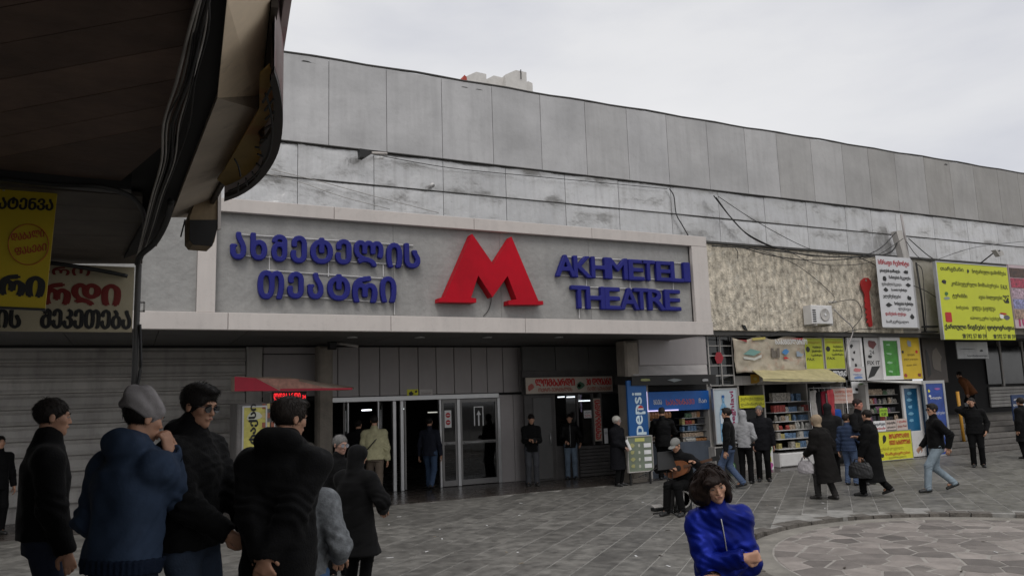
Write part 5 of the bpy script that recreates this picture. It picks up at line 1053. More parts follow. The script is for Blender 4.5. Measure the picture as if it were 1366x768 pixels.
for i, y in enumerate((526, 538, 550, 561)):
    z = Z5(1185, y); MB().box(X5(1163), X5(1206), Y5+.12, Y5+.5, z-.012, z).build('shelf', M_shut, sk)
    goods(X5(1163)+.02, X5(1206)-.02, z+.002, Y5+.15, .19, ['packet', 'bottle', 'box'], 'small packet or bottle in the snack kiosk display', 'goods in the snack kiosk display', 'goods', 60+i, .06, .11, .9, (8, 7, 9, 4, 6, 0, 8, 7))
dr = MB(); x0, x1, z0, z1 = rect((1206, 513, 1231, 604), Y5-.02); z0 = .02
for q in ((x0, x0+.10, z0, z1), (x1-.13, x1, z0, z1), (x0+.10, x1-.13, z0, z0+.75), (x0+.10, x1-.13, z1-.1, z1)): dr.bbox(q[0], q[1], Y5-.04, Y5+.02, q[2], q[3], .008)
d = dr.build('door', M_white, sk); MB().box(x0+.10, x1-.13, Y5-.01, Y5+.0, z0+.75, z1-.1).build('pane', mat('blue_film_glass', (.02, .11, .22), .12, var=.3, scale=2), d)
for k in range(5): pic((x0+.18, Y5-.01, z0+1.0+.2*k), .3, .12, paint(.15, .35, .5), d, 'sticker', shape=blob(7, .5, k))
MB().bbox(x1+.01, X5(1241), Y5+.1, Y5+.5, 0, z1+.1, .01).build('blue_side_panel', mat('blue_paint_panel', (.03, .12, .25), .5, var=.25), sk)
def board(name, label, r, Y, bm, th, texts, pics=(), frame=None, legs=False, **k):
    t = sign(name, label, 'board', r, Y, bm, th, texts, pics, frame, **k); x0, x1, z0, z1 = rect(r, Y)
    if legs:
        for a in (x0+.05, x1-.05): MB().bbox(a-.02, a+.02, Y+.01, Y+.05, 0, z0, .004).build('leg', M_shut, t)
    return t
board('advert_board', 'large yellow advert board standing under the snack kiosk counter', (1169.5, 574.5, 1216.5, 612.5), Y5-.28, Yl, .04, [('ᲨᲝᲙᲝᲚᲐᲓᲘ', .36, .74, .94, .9, R_, 1.5), ('ᲪᲘᲕᲘ ᲡᲐᲡᲛᲔᲚᲔᲑᲘ', .36, .52, .96, .68, R_, 1.2), ('ჩვენთან ყოველდღე', .05, .32, .75, .45, paint(.3, .2, .02), 0), ('ნამცხვრები', .22, .14, .92, .26, R_, 1), ('გემრიელი', .3, .03, .8, .11, K, 0)], [(.14, .55, .3, .92, K), (.07, .08, .19, .27, K)], frame=M_steel, fw=.015, legs=True)
sign('price_sign', 'white price sign with red print at the right of the kiosk counter', 'sign', (1196, 558, 1210.5, 573), Y5-.2, mat('pinkish_white', (.5, .42, .38), .6), .02, [('1 ლარი', .1, .6, .9, .85, R_, 1), ('ყავა ჩაი', .1, .2, .9, .45, paint(.3, .05, .03), 1)])
sign('price_sign', 'white price strip in the middle of the kiosk counter', 'sign', (1182, 560, 1195.5, 573), Y5-.2, mat('pinkish_white', (.5, .42, .38), .6), .02, [('ხაჭაპური', .08, .55, .92, .85, K, 1), ('ცხელი', .1, .15, .9, .4, K, 1)])
sign('price_sign', 'red and white price strip at the left of the kiosk counter', 'sign', (1166, 561, 1181.5, 575), Y5-.2, Wh, .02, [('სიგარეტი', .05, .5, .95, .85, paint(.1, .1, .12), 1), ('ლობიანი', .05, .1, .95, .4, R_, 1)])
sign('price_sign', 'small lime price card in the kiosk window', 'sign', (1173.5, 544, 1184, 555), Y5-.02, paint(.3, .5, .03), .01, [('ფასდაკლება', .08, .55, .92, .85, K, 0), ('0.50', .2, .12, .8, .42, K, 1)])
t = board('leaning_board', 'blue phone advert board in a wide white frame beside the steps', (1239, 511, 1262, 606), 15.45, mat('blue_advert', (.02, .055, .25), .4, var=.35, scale=3), .05, [('მობილური', .2, .77, .85, .81, Wh, 1), ('სერვისი', .45, .55, .95, .6, Wh, 0)], [(.1, .86, .25, .93, Yl), (.1, .8, .3, .85, Wh), (.45, .9, .9, .94, paint(.3, .1, .3)), (.5, .2, .9, .35, paint(.15, .2, .4)), (.05, .02, .95, .12, paint(.4, .25, .25)), (.3, .4, .8, .5, paint(.05, .15, .4))], frame=M_steel, fw=.09)
# ================================================================== CONCRETE BAND FITTINGS
YF = YC-.02
ac = thing('air_conditioner', 'white outdoor air conditioner unit on the concrete band', 'air conditioner', onY(1094, 432, YF)); x0, x1, z0, z1 = rect((1083, 407, 1111, 432), YF-.35)
MB().bbox(x0, x1, YF-.35, YF-.05, z0, z1, .02).build('casing', M_white, ac)
cx, cz = x0+(x1-x0)*.60, (z0+z1)/2; mb = MB(); mb.lathe((cx, YF-.375, cz), [(.165, .02), (.18, 0), (.165, -.006), (.15, .004)], 24, 'y'); mb.build('fan_ring', M_shut, ac, True); mb = MB(); mb.lathe((cx, YF-.362, cz), [(.001, 0), (.15, 0), (.15, .008)], 24, 'y'); mb.build('fan_opening', K, ac)
for k in range(5): a_ = k*1.257; MB().prism([(cx+.03*math.cos(a_), YF-.372, cz+.03*math.sin(a_)), (cx+.14*math.cos(a_-.25), YF-.372, cz+.14*math.sin(a_-.25)), (cx+.14*math.cos(a_+.3), YF-.366, cz+.14*math.sin(a_+.3))], (0, .004, 0)).build('fan_blade', M_steel, ac)
mb = MB(); mb.lathe((cx, YF-.39, cz), [(.001, 0), (.035, 0), (.035, .02)], 12, 'y'); mb.build('hub', Wh, ac)
for k in range(6): MB().box(x0+.03, x0+.15, YF-.362, YF-.352, z0+.06+k*.062, z0+.09+k*.062).build('vent_slot', K, ac)
for a in (x0+.1, x1-.1): MB().box(a-.02, a+.02, YF-.4, YF+.0, z0-.05, z0-.004).build('bracket', M_shut, ac)
MB().tube([onY(1105, 403, YF-.1), onY(1115, 402, YF-.1)], .02, 6).build('bracket', M_shut, ac)
ky = thing('key_emblem', 'flat red key shape mounted on the concrete band', 'emblem', onY(1158, 403, YF)); Yk = YF-.08
kp = [(684,290),(700,290),(712,304),(714,322),(708,338),(704,350),(712,430),(719,495),(712,500),(706,498),(702,484),(696,482),(700,468),(694,462),(697,448),(691,440),(694,425),(688,418),(690,400),(686,390),(688,370),(682,352),(674,338),(668,318),(671,302)]
MB().prism([onY(940+a/3.2066, 280+b/3.2066, Yk) for a, b in kp], (0, .04, 0)).build('plate', mat('key_red', (.33, .02, .02), .5, var=.15), ky)
c = onY(940+690/3.2066, 280+301/3.2066, Yk); mb = MB(); mb.lathe((c[0], Yk-.006, c[2]), [(.001, 0), (.035, 0), (.035, .005)], 10, 'y'); mb.build('hole', mat('hole_grey', (.2, .18, .16), .8), ky)
wl = thing('light_box', 'white boxed key and shoe repair sign with red heading', 'sign', onY(1170, 437, YF-.4)); x0, x1, z0, z1 = rect((1172.5, 343, 1219, 436.5), YF-.42); W_, H_ = x1-x0, z1-z0; YX = YF-.42
MB().prism([(x0, YX, z0), (x1, YX, z0), (x1, YX, z1), (x0, YX, z1)], (.62, .38, 0)).build('casing', mat('lightbox_white', (.55, .55, .56), .4, var=.08), wl)
dR = paint(.38, .02, .03)
for s_, a, b, c_, d_, m in (('სწრაფი რემონტი', .06, .86, .94, .95, dR), ('გასაღების დამზადება', .08, .76, .66, .82, K), ('ჩანთების შეკეთება', .32, .67, .94, .73, K), ('ფეხსაცმლის შეკეთება', .1, .575, .66, .63, paint(.2, .2, .2)), ('საათის რემონტი', .35, .5, .8, .55, K), ('ელემენტები', .1, .4, .6, .46, K), ('ზონტების რემონტი', .4, .3, .94, .36, K), ('ლესვა', .5, .235, .85, .285, K), ('დანების ლესვა', .12, .155, .7, .215, dR), ('სამკერვალო', .12, .05, .75, .10, K)): text(s_, (x0+W_*a, YX, z0+H_*b), W_*(c_-a), H_*(d_-b), m, wl, bold=1)
for a, b, c_, d_ in ((.74, .75, .95, .83), (.12, .62, .27, .74), (.76, .575, .94, .64), (.12, .48, .27, .56), (.78, .36, .92, .48), (.14, .27, .34, .35), (.8, .1, .94, .2)): pic((x0+W_*a, YX, z0+H_*b), W_*(c_-a), H_*(d_-b), K, wl, shape=blob(8, .6, int(a*50+b*90)))
by = thing('billboard', 'big yellow translation bureau billboard with black Georgian print', 'billboard', onY(1255, 453, 15.2)); YB2 = 15.25
x0, x1, z0, z1 = rect((1254.5, 353.5, 1349, 453), YB2); W_, H_ = x1-x0, z1-z0
MB().bbox(x0, x1, YB2, YB2+.08, z0, z1, .01).build('board', mat('billboard_yellow', (.52, .56, .03), .5, var=.06, scale=2), by)
for q in ((x0-.04, x0, z0, z1), (x0-.04, x1, z1, z1+.03)): MB().box(q[0], q[1], YB2-.01, YB2+.1, q[2], q[3]).build('frame', M_steel, by)
for p in (.3, .75): MB().box(x0+W_*p-.03, x0+W_*p+.03, YB2+.085, YC-.004, z0+.5, z0+.56).build('bracket', M_shut, by)
for s_, a, b, c_, d_, bd in (('თარგმანი', .05, .88, .36, .95, 1), ('ნოტარიული დამოწმება', .48, .87, .97, .94, .6), ('კომპიუტერული მომსახურება', .17, .69, .84, .76, .6), ('FAX', .87, .69, .97, .75, 1), ('ტურიზმი', .17, .53, .37, .60, .8), ('ავია ბილეთები', .53, .53, .87, .60, .8), ('ბინების', .2, .385, .37, .44, .6), ('ყიდვა გაყიდვა', .42, .375, .75, .44, .6), ('იპოთეკური სესხები', .38, .25, .83, .31, .6), ('ქართული წიგნები', .02, .12, .56, .20, 2), ('ფოტოგრაფია', .6, .12, .99, .2, 2), ('592 57 80 59', .3, .02, .57, .075, 1.5), ('592 57 80 59', .73, .02, .99, .075, 1.5), ('1', .05, .23, .12, .345, 0)):
    text(s_, (x0+W_*a, YB2, z0+H_*b), W_*(c_-a), H_*(d_-b), R_ if s_ == '1' else paint(.03, .035, .01), by, bold=bd if s_ != '1' else 3)
for s_, a, b, c_, d_ in (('☎', .24, .02, .29, .075), ('☎', .67, .02, .72, .075), ('✈', .88, .5, .97, .61)): text(s_, (x0+W_*a, YB2, z0+H_*b), W_*(c_-a), H_*(d_-b), K, by, bold=1)
for a, b, c_, d_, m in ((.04, .7, .12, .79, K), (.06, .56, .12, .63, paint(.05, .15, .03)), (.04, .5, .14, .56, paint(.25, .3, .25)), (.78, .27, .88, .37, Wh), (.85, .26, .96, .35, paint(.1, .1, .12)), (.8, .33, .92, .38, R_), (.40, .87, .44, .94, K)): pic((x0+W_*a, YB2, z0+H_*b), W_*(c_-a), H_*(d_-b), m, by, shape=blob(8, .5, int(a*77+b*31)))
MB().box(x0+W_*.575, x0+W_*.58, YB2-.006, YB2-.001, z0, z0+H_*.2).build('divider', K, by)
sd2 = thing('billboard', 'tall photo panel billboard at the right picture edge beside the yellow one', 'billboard', onY(1352, 438, 15.3)); x0, x1, z0, z1 = rect((1350, 356, 1420, 438), 15.4)
MB().box(x0, x1, 15.4, 15.46, z0, z1).build('board', mat('pinkish_board', (.5, .4, .42), .5), sd2)
for k, c in enumerate(((.06, .03, .02), (.3, .03, .06), (.35, .25, .3), (.2, .2, .35), (.3, .2, .15))): MB().box(x0+.03, x1-.03, 15.385, 15.398, z0+(z1-z0)*(.80-.165*k), z0+(z1-z0)*(.95-.165*k)).build('photo_strip', mat('photo_strip%d' % k, c, .4, var=.9, scale=14), sd2)
text('10', (x0+.22, 15.4, z0+.06), .42, .3, paint(.4, .03, .12), sd2, bold=2)
sign('hanging_sign', 'small white hanging sign under the yellow billboard', 'sign', (1277, 456, 1318, 478), 15.9, mat('grey_white', (.33, .33, .33), .5, var=.2), .03, [('სტომატოლოგი', .3, .1, .95, .22, K, 1)], [(.05, .55, .6, .6, K), (.7, .4, .85, .55, K)])
# pipes, posts, lamps, wires on the band
pp = thing('pipe', 'pale pipe with a clamp rising over the concrete band above the key sign', 'pipe', onY(1210, 345, YF-.2)); MB().tube([onY(1202, 286, YF-.2), onY(1212, 345, YF-.2)], .035, 8).build('tube', M_wallp, pp, True); MB().prism([onY(1196, 308, YF-.25), onY(1203, 307, YF-.25), onY(1214, 345, YF-.25), onY(1206, 345, YF-.25)], (0, .2, 0)).build('bracket', M_shut, pp)
w2 = thing('conduit', 'dark cable conduit with insulators right of the white key sign', 'conduit', onY(1230, 440, YF-.1)); MB().tube([onY(1222, 350, YF-.12), onY(1229, 395, YF-.12), onY(1234, 442, YF-.12)], .03, 6).build('tube', K, w2, True)
for y in (436, 443): MB().box(onY(1227, y, YF)[0], onY(1242, y, YF)[0], YF-.25, YF-.05, onY(1234, y, YF)[2]-.03, onY(1234, y, YF)[2]+.02).build('clamp', K, w2)
lm_ = thing('wall_lamp', 'small lamp on a thin arm above the yellow billboard', 'lamp', onY(1312, 350, 15.5)); MB().tube([onY(1308, 351, 15.8), onY(1327, 336, 15.3), onY(1334, 334, 15.1)], .02, 6).build('arm', K, lm_, True); MB().prism([onY(1328, 333, 15.15), onY(1337, 334, 15.15), onY(1340, 340, 15.15), onY(1334, 342, 15.15)], (0, .15, 0)).build('lamp_head', M_shut, lm_)
for i, (pts, r_, Y, lb) in enumerate((
    ([(893, 252), (899, 262), (902, 285), (910, 300), (918, 314)], .014, 15.9, 'loose black cable dangling over the metal sheets above the English letters'),
    ([(952, 261), (975, 290), (1000, 315), (1035, 332)], .016, 15.75, 'upper black cable running down to the concrete band'),
    ([(955, 263), (985, 302), (1015, 322), (1050, 335), (1085, 342)], .013, 15.72, 'lower black cable running down beside the first one'),
    ([(950, 328), (990, 330), (1040, 335), (1100, 342), (1160, 342), (1190, 335), (1200, 312)], .02, 15.68, 'thick cable bundle along the top of the concrete band'),
    ([(990, 330), (1030, 341), (1080, 347), (1130, 345), (1170, 334), (1195, 310)], .014, 15.6, 'sagging cable under the thick bundle on the concrete band'),
    ([(1212, 318), (1240, 342), (1262, 352), (1300, 352)], .014, 15.6, 'cable from the pale pipe to the yellow billboard'),
    ([(1145, 343), (1165, 352), (1172, 358)], .012, 15.6, 'short cable running into the white key sign'),
    ([(1216, 380), (1235, 388), (1254, 400)], .012, 15.5, 'cable crossing from the key sign to the billboard'),
    ([(1222, 352), (1230, 360), (1233, 395), (1236, 440)], .012, 15.6, 'cable running down next to the conduit'),
    ([(1112, 412), (1125, 425), (1136, 435), (1137, 446), (1128, 470), (1130, 500)], .018, 15.7, 'pale hose hanging from the air conditioner past the windows'),
    ([(1025, 448), (1040, 441), (1060, 443), (1105, 447), (1140, 440), (1175, 438)], .012, 15.7, 'wire sagging along the bottom of the concrete band'))):
    tag(MB().tube(spline([onY(a, b, Y) for a, b in pts], 5), r_, 6).build('cable', M_wallp if 'pale hose' in lb else M_cable, None, True), lb, 'cable')
for i, (pts, r_, Y, lb) in enumerate((
    ([(958, 262), (1010, 296), (1075, 330), (1120, 341)], .009, 15.6, 'thin wire running slanting down to the middle of the concrete band'),
    ([(1044, 330), (1090, 352), (1150, 352), (1185, 340)], .009, 15.55, 'thin slack wire above the air conditioner'),
    ([(1205, 318), (1175, 338), (1150, 345), (1120, 346)], .010, 15.5, 'looped wire left of the pale pipe'),
    ([(1209, 322), (1228, 345), (1258, 350), (1320, 352)], .010, 15.5, 'wire along the top edge of the yellow billboard'),
    ([(1240, 350), (1300, 330), (1366, 322)], .008, 15.3, 'straight thin wire rising to the right picture edge'),
    ([(980, 330), (984, 336), (984, 345)], .010, 15.6, 'short wire end hanging from the left of the band'),
    ([(1107, 405), (1140, 400), (1150, 420), (1137, 438)], .010, 15.6, 'wire loop beside the air conditioner and the red key'),
    ([(1000, 330), (1060, 352), (1110, 392), (1110, 404)], .008, 15.55, 'wire dropping to the top of the air conditioner'),
    ([(955, 447), (1000, 450), (1060, 446), (1100, 450)], .012, 15.7, 'dark wire above the faded banner'),
    ([(498, 206), (600, 224), (720, 236), (890, 252)], .008, 15.85, 'wire lying along the seam above the signboard'),
    ([(430, 450), (500, 458), (560, 452)], .010, 17.9, 'thin wire under the soffit above the wall panels'))):
    tag(MB().tube(spline([onY(a, b, Y) for a, b in pts], 5), r_, 6).build('cable', M_cable, None, True), lb, 'cable')
fl = thing('flood_lamp', 'small dark floodlight on the metal sheets left of the roof block', 'lamp', onY(487, 204, 15.6)); MB().prism([onY(480, 198, 15.6), onY(487, 199, 15.6), onY(497, 203, 15.6), onY(486, 210, 15.6), onY(481, 209, 15.6)], (0, .2, 0)).build('housing', K, fl); MB().tube([onY(492, 204, 15.7), onY(516, 205, 15.85)], .03, 6).build('arm', M_fascia, fl, True)
bl = thing('wall_bracket', 'small pale knob fitting on the metal sheets above the signboard', 'fitting', onY(577, 247, 15.9)); mb = MB(); mb.lathe(tuple(onY(577, 247, 15.85)), [(.001, -.06), (.05, -.03), (.06, .02), (.03, .1)], 10, 'y'); mb.build('knob', M_white, bl, True)
for i, (pts, lb) in enumerate((([(362, 226), (430, 243), (500, 262), (585, 284)], 'long thin wire slanting across the metal sheets left of the M'), ([(355, 232), (400, 243), (455, 262), (520, 279)], 'second thin wire slanting across the metal sheets'))): tag(MB().tube(spline([onY(a, b, 15.85) for a, b in pts], 5), .008, 5).build('cable', M_shut, None, True), lb, 'cable')
bolt = thing('broken_fitting', 'small black broken fitting at the lower left of the concrete band', 'fitting', onY(992, 437, YF)); MB().prism([onY(989, 433, YF), onY(993, 434, YF), onY(996, 441, YF), onY(992, 439, YF)], (0, -.04, 0)).build('bracket', K, bolt)
# ================================================================== PASSAGE WITH STEPS (right edge)
ps = thing('steps', 'stone steps going up into the dark passage at the right', 'steps', (24, 15.3, 0)); xs0 = onY(1264, 600, 15.4)[0]
for k in range(6): MB().bbox(xs0+.05, 40, 15.35+.34*k, 15.35+.34*k+.38, .16*k+(.005 if k else 0.0), .16*(k+1)-.0, .015).build('step', mat('step_stone', (.13, .12, .11), .7, var=.25, rnd=.12, bump=.004), ps)
MB().box(xs0+.05, 40, 15.35+2.08, 24, .3, .962).build('landing', M_ring, ps)
bd = thing('passage_building', 'dark recessed shop front with slatted shutters beyond the steps', 'building', (28, 19, 0)); Y7 = 19.5; x7 = lambda p, y=500: onY(p, y, Y7)[0]
MB().box(x7(1240), 48, Y7+.1, Y7+.3, 0, 5.5).build('wall', M_dark, bd)
MB().box(xs0+.0, xs0+.25, 16.6, Y7+.1, 0, 3.6).build('side_wall', M_beige, bd)
z0, z1 = onY(1340, 542, Y7)[2], onY(1340, 515, Y7)[2]
for k in range(6): MB().bbox(x7(1318), 47, Y7, Y7+.06, z0+(z1-z0)*k/6, z0+(z1-z0)*(k+.9)/6, .012).build('slat', M_shut, bd)
for a, b in ((1318, 1337), (1340, 1367), (1370, 1400)): MB().box(x7(a), x7(b), Y7+.02, Y7+.04, z1+.1, onY(1340, 462, Y7)[2]).build('pane', M_glass, bd); MB().bbox(x7(b), x7(b)+.1, Y7-.02, Y7+.08, z1, onY(1340, 455, Y7)[2], .01).build('mullion', M_shut, bd)
dv = sign('shop_window', 'dark glass shop door behind the amber poster at the passage', 'window', (1232, 450, 1262, 510), 16.15, mat('brown_dark', (.05, .04, .033), .5, var=.3), .05, (), [(.2, .1, .9, .8, paint(.12, .10, .08)), (.05, .0, .3, .9, K)])
nb = sign('shop_sign', 'dark blue sign with white Georgian lines at the right picture edge', 'sign', (1351, 526, 1375, 561), 15.9, mat('navy_board', (.012, .03, .09), .45), .04, [('აფთიაქი', .1, .76, .95, .88, Wh, 1), ('ლაბორატორია', .05, .55, .95, .67, Wh, 1), ('აქცია', .4, .42, .95, .5, R_, 1), ('ექიმი', .2, .22, .8, .34, Wh, 1), ('ტელ. 555', .1, .05, .9, .15, Wh, 1)])
pol = thing('bollard_post', 'orange post beside the steps behind the blue board', 'post', onY(1279, 590, 15.9)*[1, 1, 0]); a = onY(1277, 522, 15.9); mb = MB(); mb.tube([(a[0]+.05, 15.9, .3), a], .05, 8); mb.build('tube', paint(.5, .25, .03), pol, True); MB().box(a[0]-.05, a[0]+.2, 15.8, 16.0, .0, .32).build('foot', K, pol)
# ================================================================== NEAR-LEFT SHOP CANOPY
ZC = 3.5
cpy = thing('shop_canopy', 'dark boarded canopy overhead at the near left with a beige edge beam', 'canopy', (-1, 4, ZC))
cz_ = lambda x, y, z=ZC: onZ(x, y, z)
def plate(pts, th, m, name, par, z=ZC):
    P = [cz_(x, y, z) if len((x, y)) == 2 else None for x, y in pts]; return MB().prism(P, (0, 0, th)).build(name, m, par)
# boards: near edge lines at x=-60 .. right border
seams = [(-60, -250, -190), (-60, -150, -105), (-60, -60, -38), (-60, 22, 42), (-60, 70, 80), (-60, 118, 113), (-60, 162, 150), (-60, 195, 180), (-60, 222, 212)]
def border(y): return float(np.interp(y, [-300, 0, 150, 250, 350], [292, 285, 262, 225, 185]))
ln = []
for x, y0, y1 in seams: ln.append(((-60, y0), (border(y0-.19*330), y0-.19*330+ (0))))
ln.append(((-60, 234), (150, 251)))
for k in range(len(ln)-1):
    a, b = ln[k], ln[k+1]; P = [cz_(*a[0]), cz_(*a[1]), cz_(*b[1]), cz_(*b[0])]; g = np.array([0, .006, 0])
    P[3] = P[3]+(P[0]-P[3])*.018; P[2] = P[2]+(P[1]-P[2])*.018
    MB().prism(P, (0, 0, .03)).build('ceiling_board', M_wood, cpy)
# fill above and behind: canopy slab, reaching back over the photographer
P0 = cz_(300, 0); P1 = cz_(288, 130); P2_ = cz_(205, 330); dirb = (P0-P1)/np.linalg.norm(P0-P1); Pb = P0+dirb*9
far = cz_(185, 352)
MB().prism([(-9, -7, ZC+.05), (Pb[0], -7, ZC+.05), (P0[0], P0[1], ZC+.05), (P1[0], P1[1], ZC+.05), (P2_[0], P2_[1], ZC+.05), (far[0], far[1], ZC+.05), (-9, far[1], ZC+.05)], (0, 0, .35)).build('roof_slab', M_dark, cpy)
a0 = cz_(*ln[0][0]); a1_ = cz_(*ln[0][1])
MB().prism([(-9, -7, ZC+.004), (Pb[0]-.6, -7, ZC+.004), (a1_[0], a1_[1]-.01, ZC+.004), (a0[0], a0[1]-.01, ZC+.004), (-9, a0[1]-.01, ZC+.004)], (0, 0, .03)).build('ceiling_board', M_wood, cpy)
MB().prism([(-9, a0[1]-.005, ZC+.004), (a0[0]-.01, a0[1]-.005, ZC+.004), (cz_(-60, 234)[0]-.01, cz_(-60, 234)[1], ZC+.004), (-9, cz_(-60, 234)[1], ZC+.004)], (0, 0, .03)).build('ceiling_board', M_wood, cpy)
# cross beam and the strip of soffit beyond it
q = [cz_(-60, 232, ZC-.05), cz_(175, 253, ZC-.05), cz_(175, 260, ZC-.05), cz_(-60, 239, ZC-.05)]; MB().prism(q, (0, 0, .10)).build('cross_beam', M_black, cpy)
rows_ = np.linspace(0, 1, 6)
for k in range(5):
    t0, t1 = rows_[k], rows_[k+1]*.985+rows_[k]*.015; L0, R0, L1, R1 = np.array((-80, 243)), np.array((190, 262)), np.array((-80, 352)), np.array((190, 352))
    MB().prism([cz_(*(L0+(L1-L0)*t0)), cz_(*(R0+(R1-R0)*t0)), cz_(*(R0+(R1-R0)*t1)), cz_(*(L0+(L1-L0)*t1))], (0, 0, .03)).build('ceiling_board', mat('canopy_far_boards', (.11, .095, .08), .7, var=.25, scale=4, rnd=.15), cpy)
# dark inner gutter between the ceiling and the beige beam
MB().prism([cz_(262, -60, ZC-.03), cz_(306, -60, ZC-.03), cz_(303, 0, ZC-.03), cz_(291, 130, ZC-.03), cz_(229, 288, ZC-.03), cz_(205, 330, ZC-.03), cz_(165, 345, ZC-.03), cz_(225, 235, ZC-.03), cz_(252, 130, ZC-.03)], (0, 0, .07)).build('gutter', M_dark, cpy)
# beige edge beam in two runs (underside visible), second run's shade painted as a darker colour
za, zb_ = ZC-.06, ZC-.06
B0, B1, B2, B3 = cz_(303, 0, za), cz_(361, 0, za+.22), cz_(346, 146, za+.22), cz_(290, 130, za)
ex0, ex1 = B0+(B0-B3)*6, B1+(B0-B3)*6
MB().add([ex0, ex1, B1, B0, B2, B3, ex0+[0, 0, .55], ex1+[0, 0, .33], B1+[0, 0, .33], B0+[0, 0, .55], B2+[0, 0, .33], B3+[0, 0, .55]],
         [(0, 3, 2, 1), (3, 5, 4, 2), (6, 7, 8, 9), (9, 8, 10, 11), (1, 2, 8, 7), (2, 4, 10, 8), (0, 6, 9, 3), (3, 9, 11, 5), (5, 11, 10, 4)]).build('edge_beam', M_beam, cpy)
C0, C1, C2, C3 = cz_(290, 131, za), cz_(345, 147, za), cz_(267, 290, za), cz_(228, 290, za)
C1 = cz_(345, 147, za+.12); C2 = cz_(267, 290, za+.12)
MB().prism([C0, C1, C2, C3], (0, 0, .3)).build('edge_beam', mat('grimy_beige_beam_shaded', (.5, .43, .35), .65, var=.15, scale=3, spots=.3, spotcol=(.14, .11, .08), spotscale=4), cpy)
for a, b in ((B1, B2), (C1, C2)):
    n = unit(np.cross(b-a, [0, 0, 1])); n = n if n@np.array([1, 0, 0]) > 0 else -n; MB().prism([a+n*.003-[0, 0, .03], b+n*.003-[0, 0, .03], b+n*.03-[0, 0, .03], a+n*.03-[0, 0, .03]], (0, 0, .42)).build('edge_trim', mat('dark_trim', (.05, .04, .032), .6), cpy)
# hanging end post
hp = thing('hanging_bracket', 'rust stained box bracket hanging at the end of the beige beam', 'bracket', cz_(272, 310, 3.1))
D = float(np.hypot(*(cz_(270, 285, za)[:2]))); Yh = cz_(270, 285, za)[1]+.05
P = [onY(263, 262, Yh), onY(294, 236, Yh), onY(291, 300, Yh), onY(286, 322, Yh), onY(283, 328, Yh), onY(258, 326, Yh), onY(253, 320, Yh), onY(253, 290, Yh)]
MB().prism(P, (-.02, .22, 0)).build('box', M_rust, hp); MB().prism([onY(253, 294, Yh-.004), onY(292, 294, Yh-.004), onY(290, 304, Yh-.004), onY(283, 328.5, Yh-.004), onY(258, 326.5, Yh-.004), onY(252.5, 320, Yh-.004)], (0, -.02, 0)).build('cap', M_dark, hp)
MB().prism([onY(291, 245, Yh-.03), onY(295.5, 243, Yh-.03), onY(294.5, 305, Yh-.03), onY(290.5, 306, Yh-.03)], (0, .04, 0)).build('edge_strip', M_fascia, hp)
tag(MB().tube([onY(247, 293, Yh), onY(241, 316, Yh)], .006, 6).build('rod', K, None, True), 'short black rod hanging beside the rusty box bracket', 'rod')
M_trans = mat('yellowed_plastic', (.62, .47, .2), .6, var=.2, scale=3, spots=.55, spotcol=(.6, .25, .13), spotscale=2.2)
_n = M_trans.node_tree; _t = _n.nodes.new('ShaderNodeBsdfTranslucent'); _m = _n.nodes.new('ShaderNodeMixShader'); _b = _n.nodes['Principled BSDF']; _m.inputs[0].default_value = .6
_n.links.new(_b.inputs['Base Color'].links[0].from_socket, _t.inputs[0]); _n.links.new(_b.outputs[0], _m.inputs[1]); _n.links.new(_t.outputs[0], _m.inputs[2]); _n.links.new(_m.outputs[0], _n.nodes['Material Output'].inputs[0])
# round bay sign: an arc in plan hanging from the canopy edge
zr = ZC-.10
arc = [cz_(*p, zr) for p in ((366, 92), (372, 112), (376, 135), (377.5, 160), (374, 190), (366, 212), (352, 233), (336, 248), (318, 259), (299, 266))]
arc = spline(arc, 4); cen = cz_(318, 190, zr)
rs = thing('round_sign', 'curved pinkish white bay sign hanging outside the beige canopy beam', 'sign', cen)
inn = [p+(cen-p)*min(.9, .075/np.linalg.norm((cen-p)[:2])*1.0)*np.array([1, 1, 0]) for p in arc]
n = len(arc); up_ = np.array([0, 0, .95])
MB().add(arc+[p+up_ for p in arc]+inn+[p+up_ for p in inn], [(i, i+1, n+i+1, n+i) for i in range(n-1)]+[(2*n+i+1, 2*n+i, 3*n+i, 3*n+i+1) for i in range(n-1)]+[(i+1, i, 2*n+i, 2*n+i+1) for i in range(n-1)]).build('outer_face', mat('pinkish_white_sign', (.5, .42, .42), .45, var=.12, spots=.5, spotcol=(.45, .18, .2), spotscale=4), rs, True)
dd = (B1-B2)/np.linalg.norm(B1-B2); s0 = arc[0]
s0 = cz_(366, 96, za+.26); MB().prism([s0+[.03, 0, 0], s0+dd*6+[.03, 0, 0], s0+dd*6, s0], (0, 0, .8)).build('outer_face', mat('pinkish_white_sign', (.5, .42, .42), .45), rs)
rim = [p+np.array([0, 0, -.015]) for p in arc]; rin = [p+(cen-p)*np.array([1, 1, 0])*min(.9, .10/np.linalg.norm((cen-p)[:2]))+[0, 0, -.015] for p in arc]
MB().add(rim+rin+[p+[0, 0, .03] for p in rim]+[p+[0, 0, .03] for p in rin], [(i, i+1, n+i+1, n+i) for i in range(n-1)]+[(2*n+i, 3*n+i, 3*n+i+1, 2*n+i+1) for i in range(n-1)]+[(i, 2*n+i, 2*n+i+1, i+1) for i in range(n-1)]+[(n+i, n+i+1, 3*n+i+1, 3*n+i) for i in range(n-1)]).build('rim', mat('rim_dark', (.035, .03, .028), .6), rs)
ins_ = [p+(cen-p)*np.array([1, 1, 0])*min(.9, .11/np.linalg.norm((cen-p)[:2]))+[0, 0, .03] for p in arc]
back = [cz_(346, 100, zr+.06)+[0, 0, 0], cz_(346, 146, zr+.06), cz_(300, 226, zr+.06), cz_(290, 240, zr+.06)]
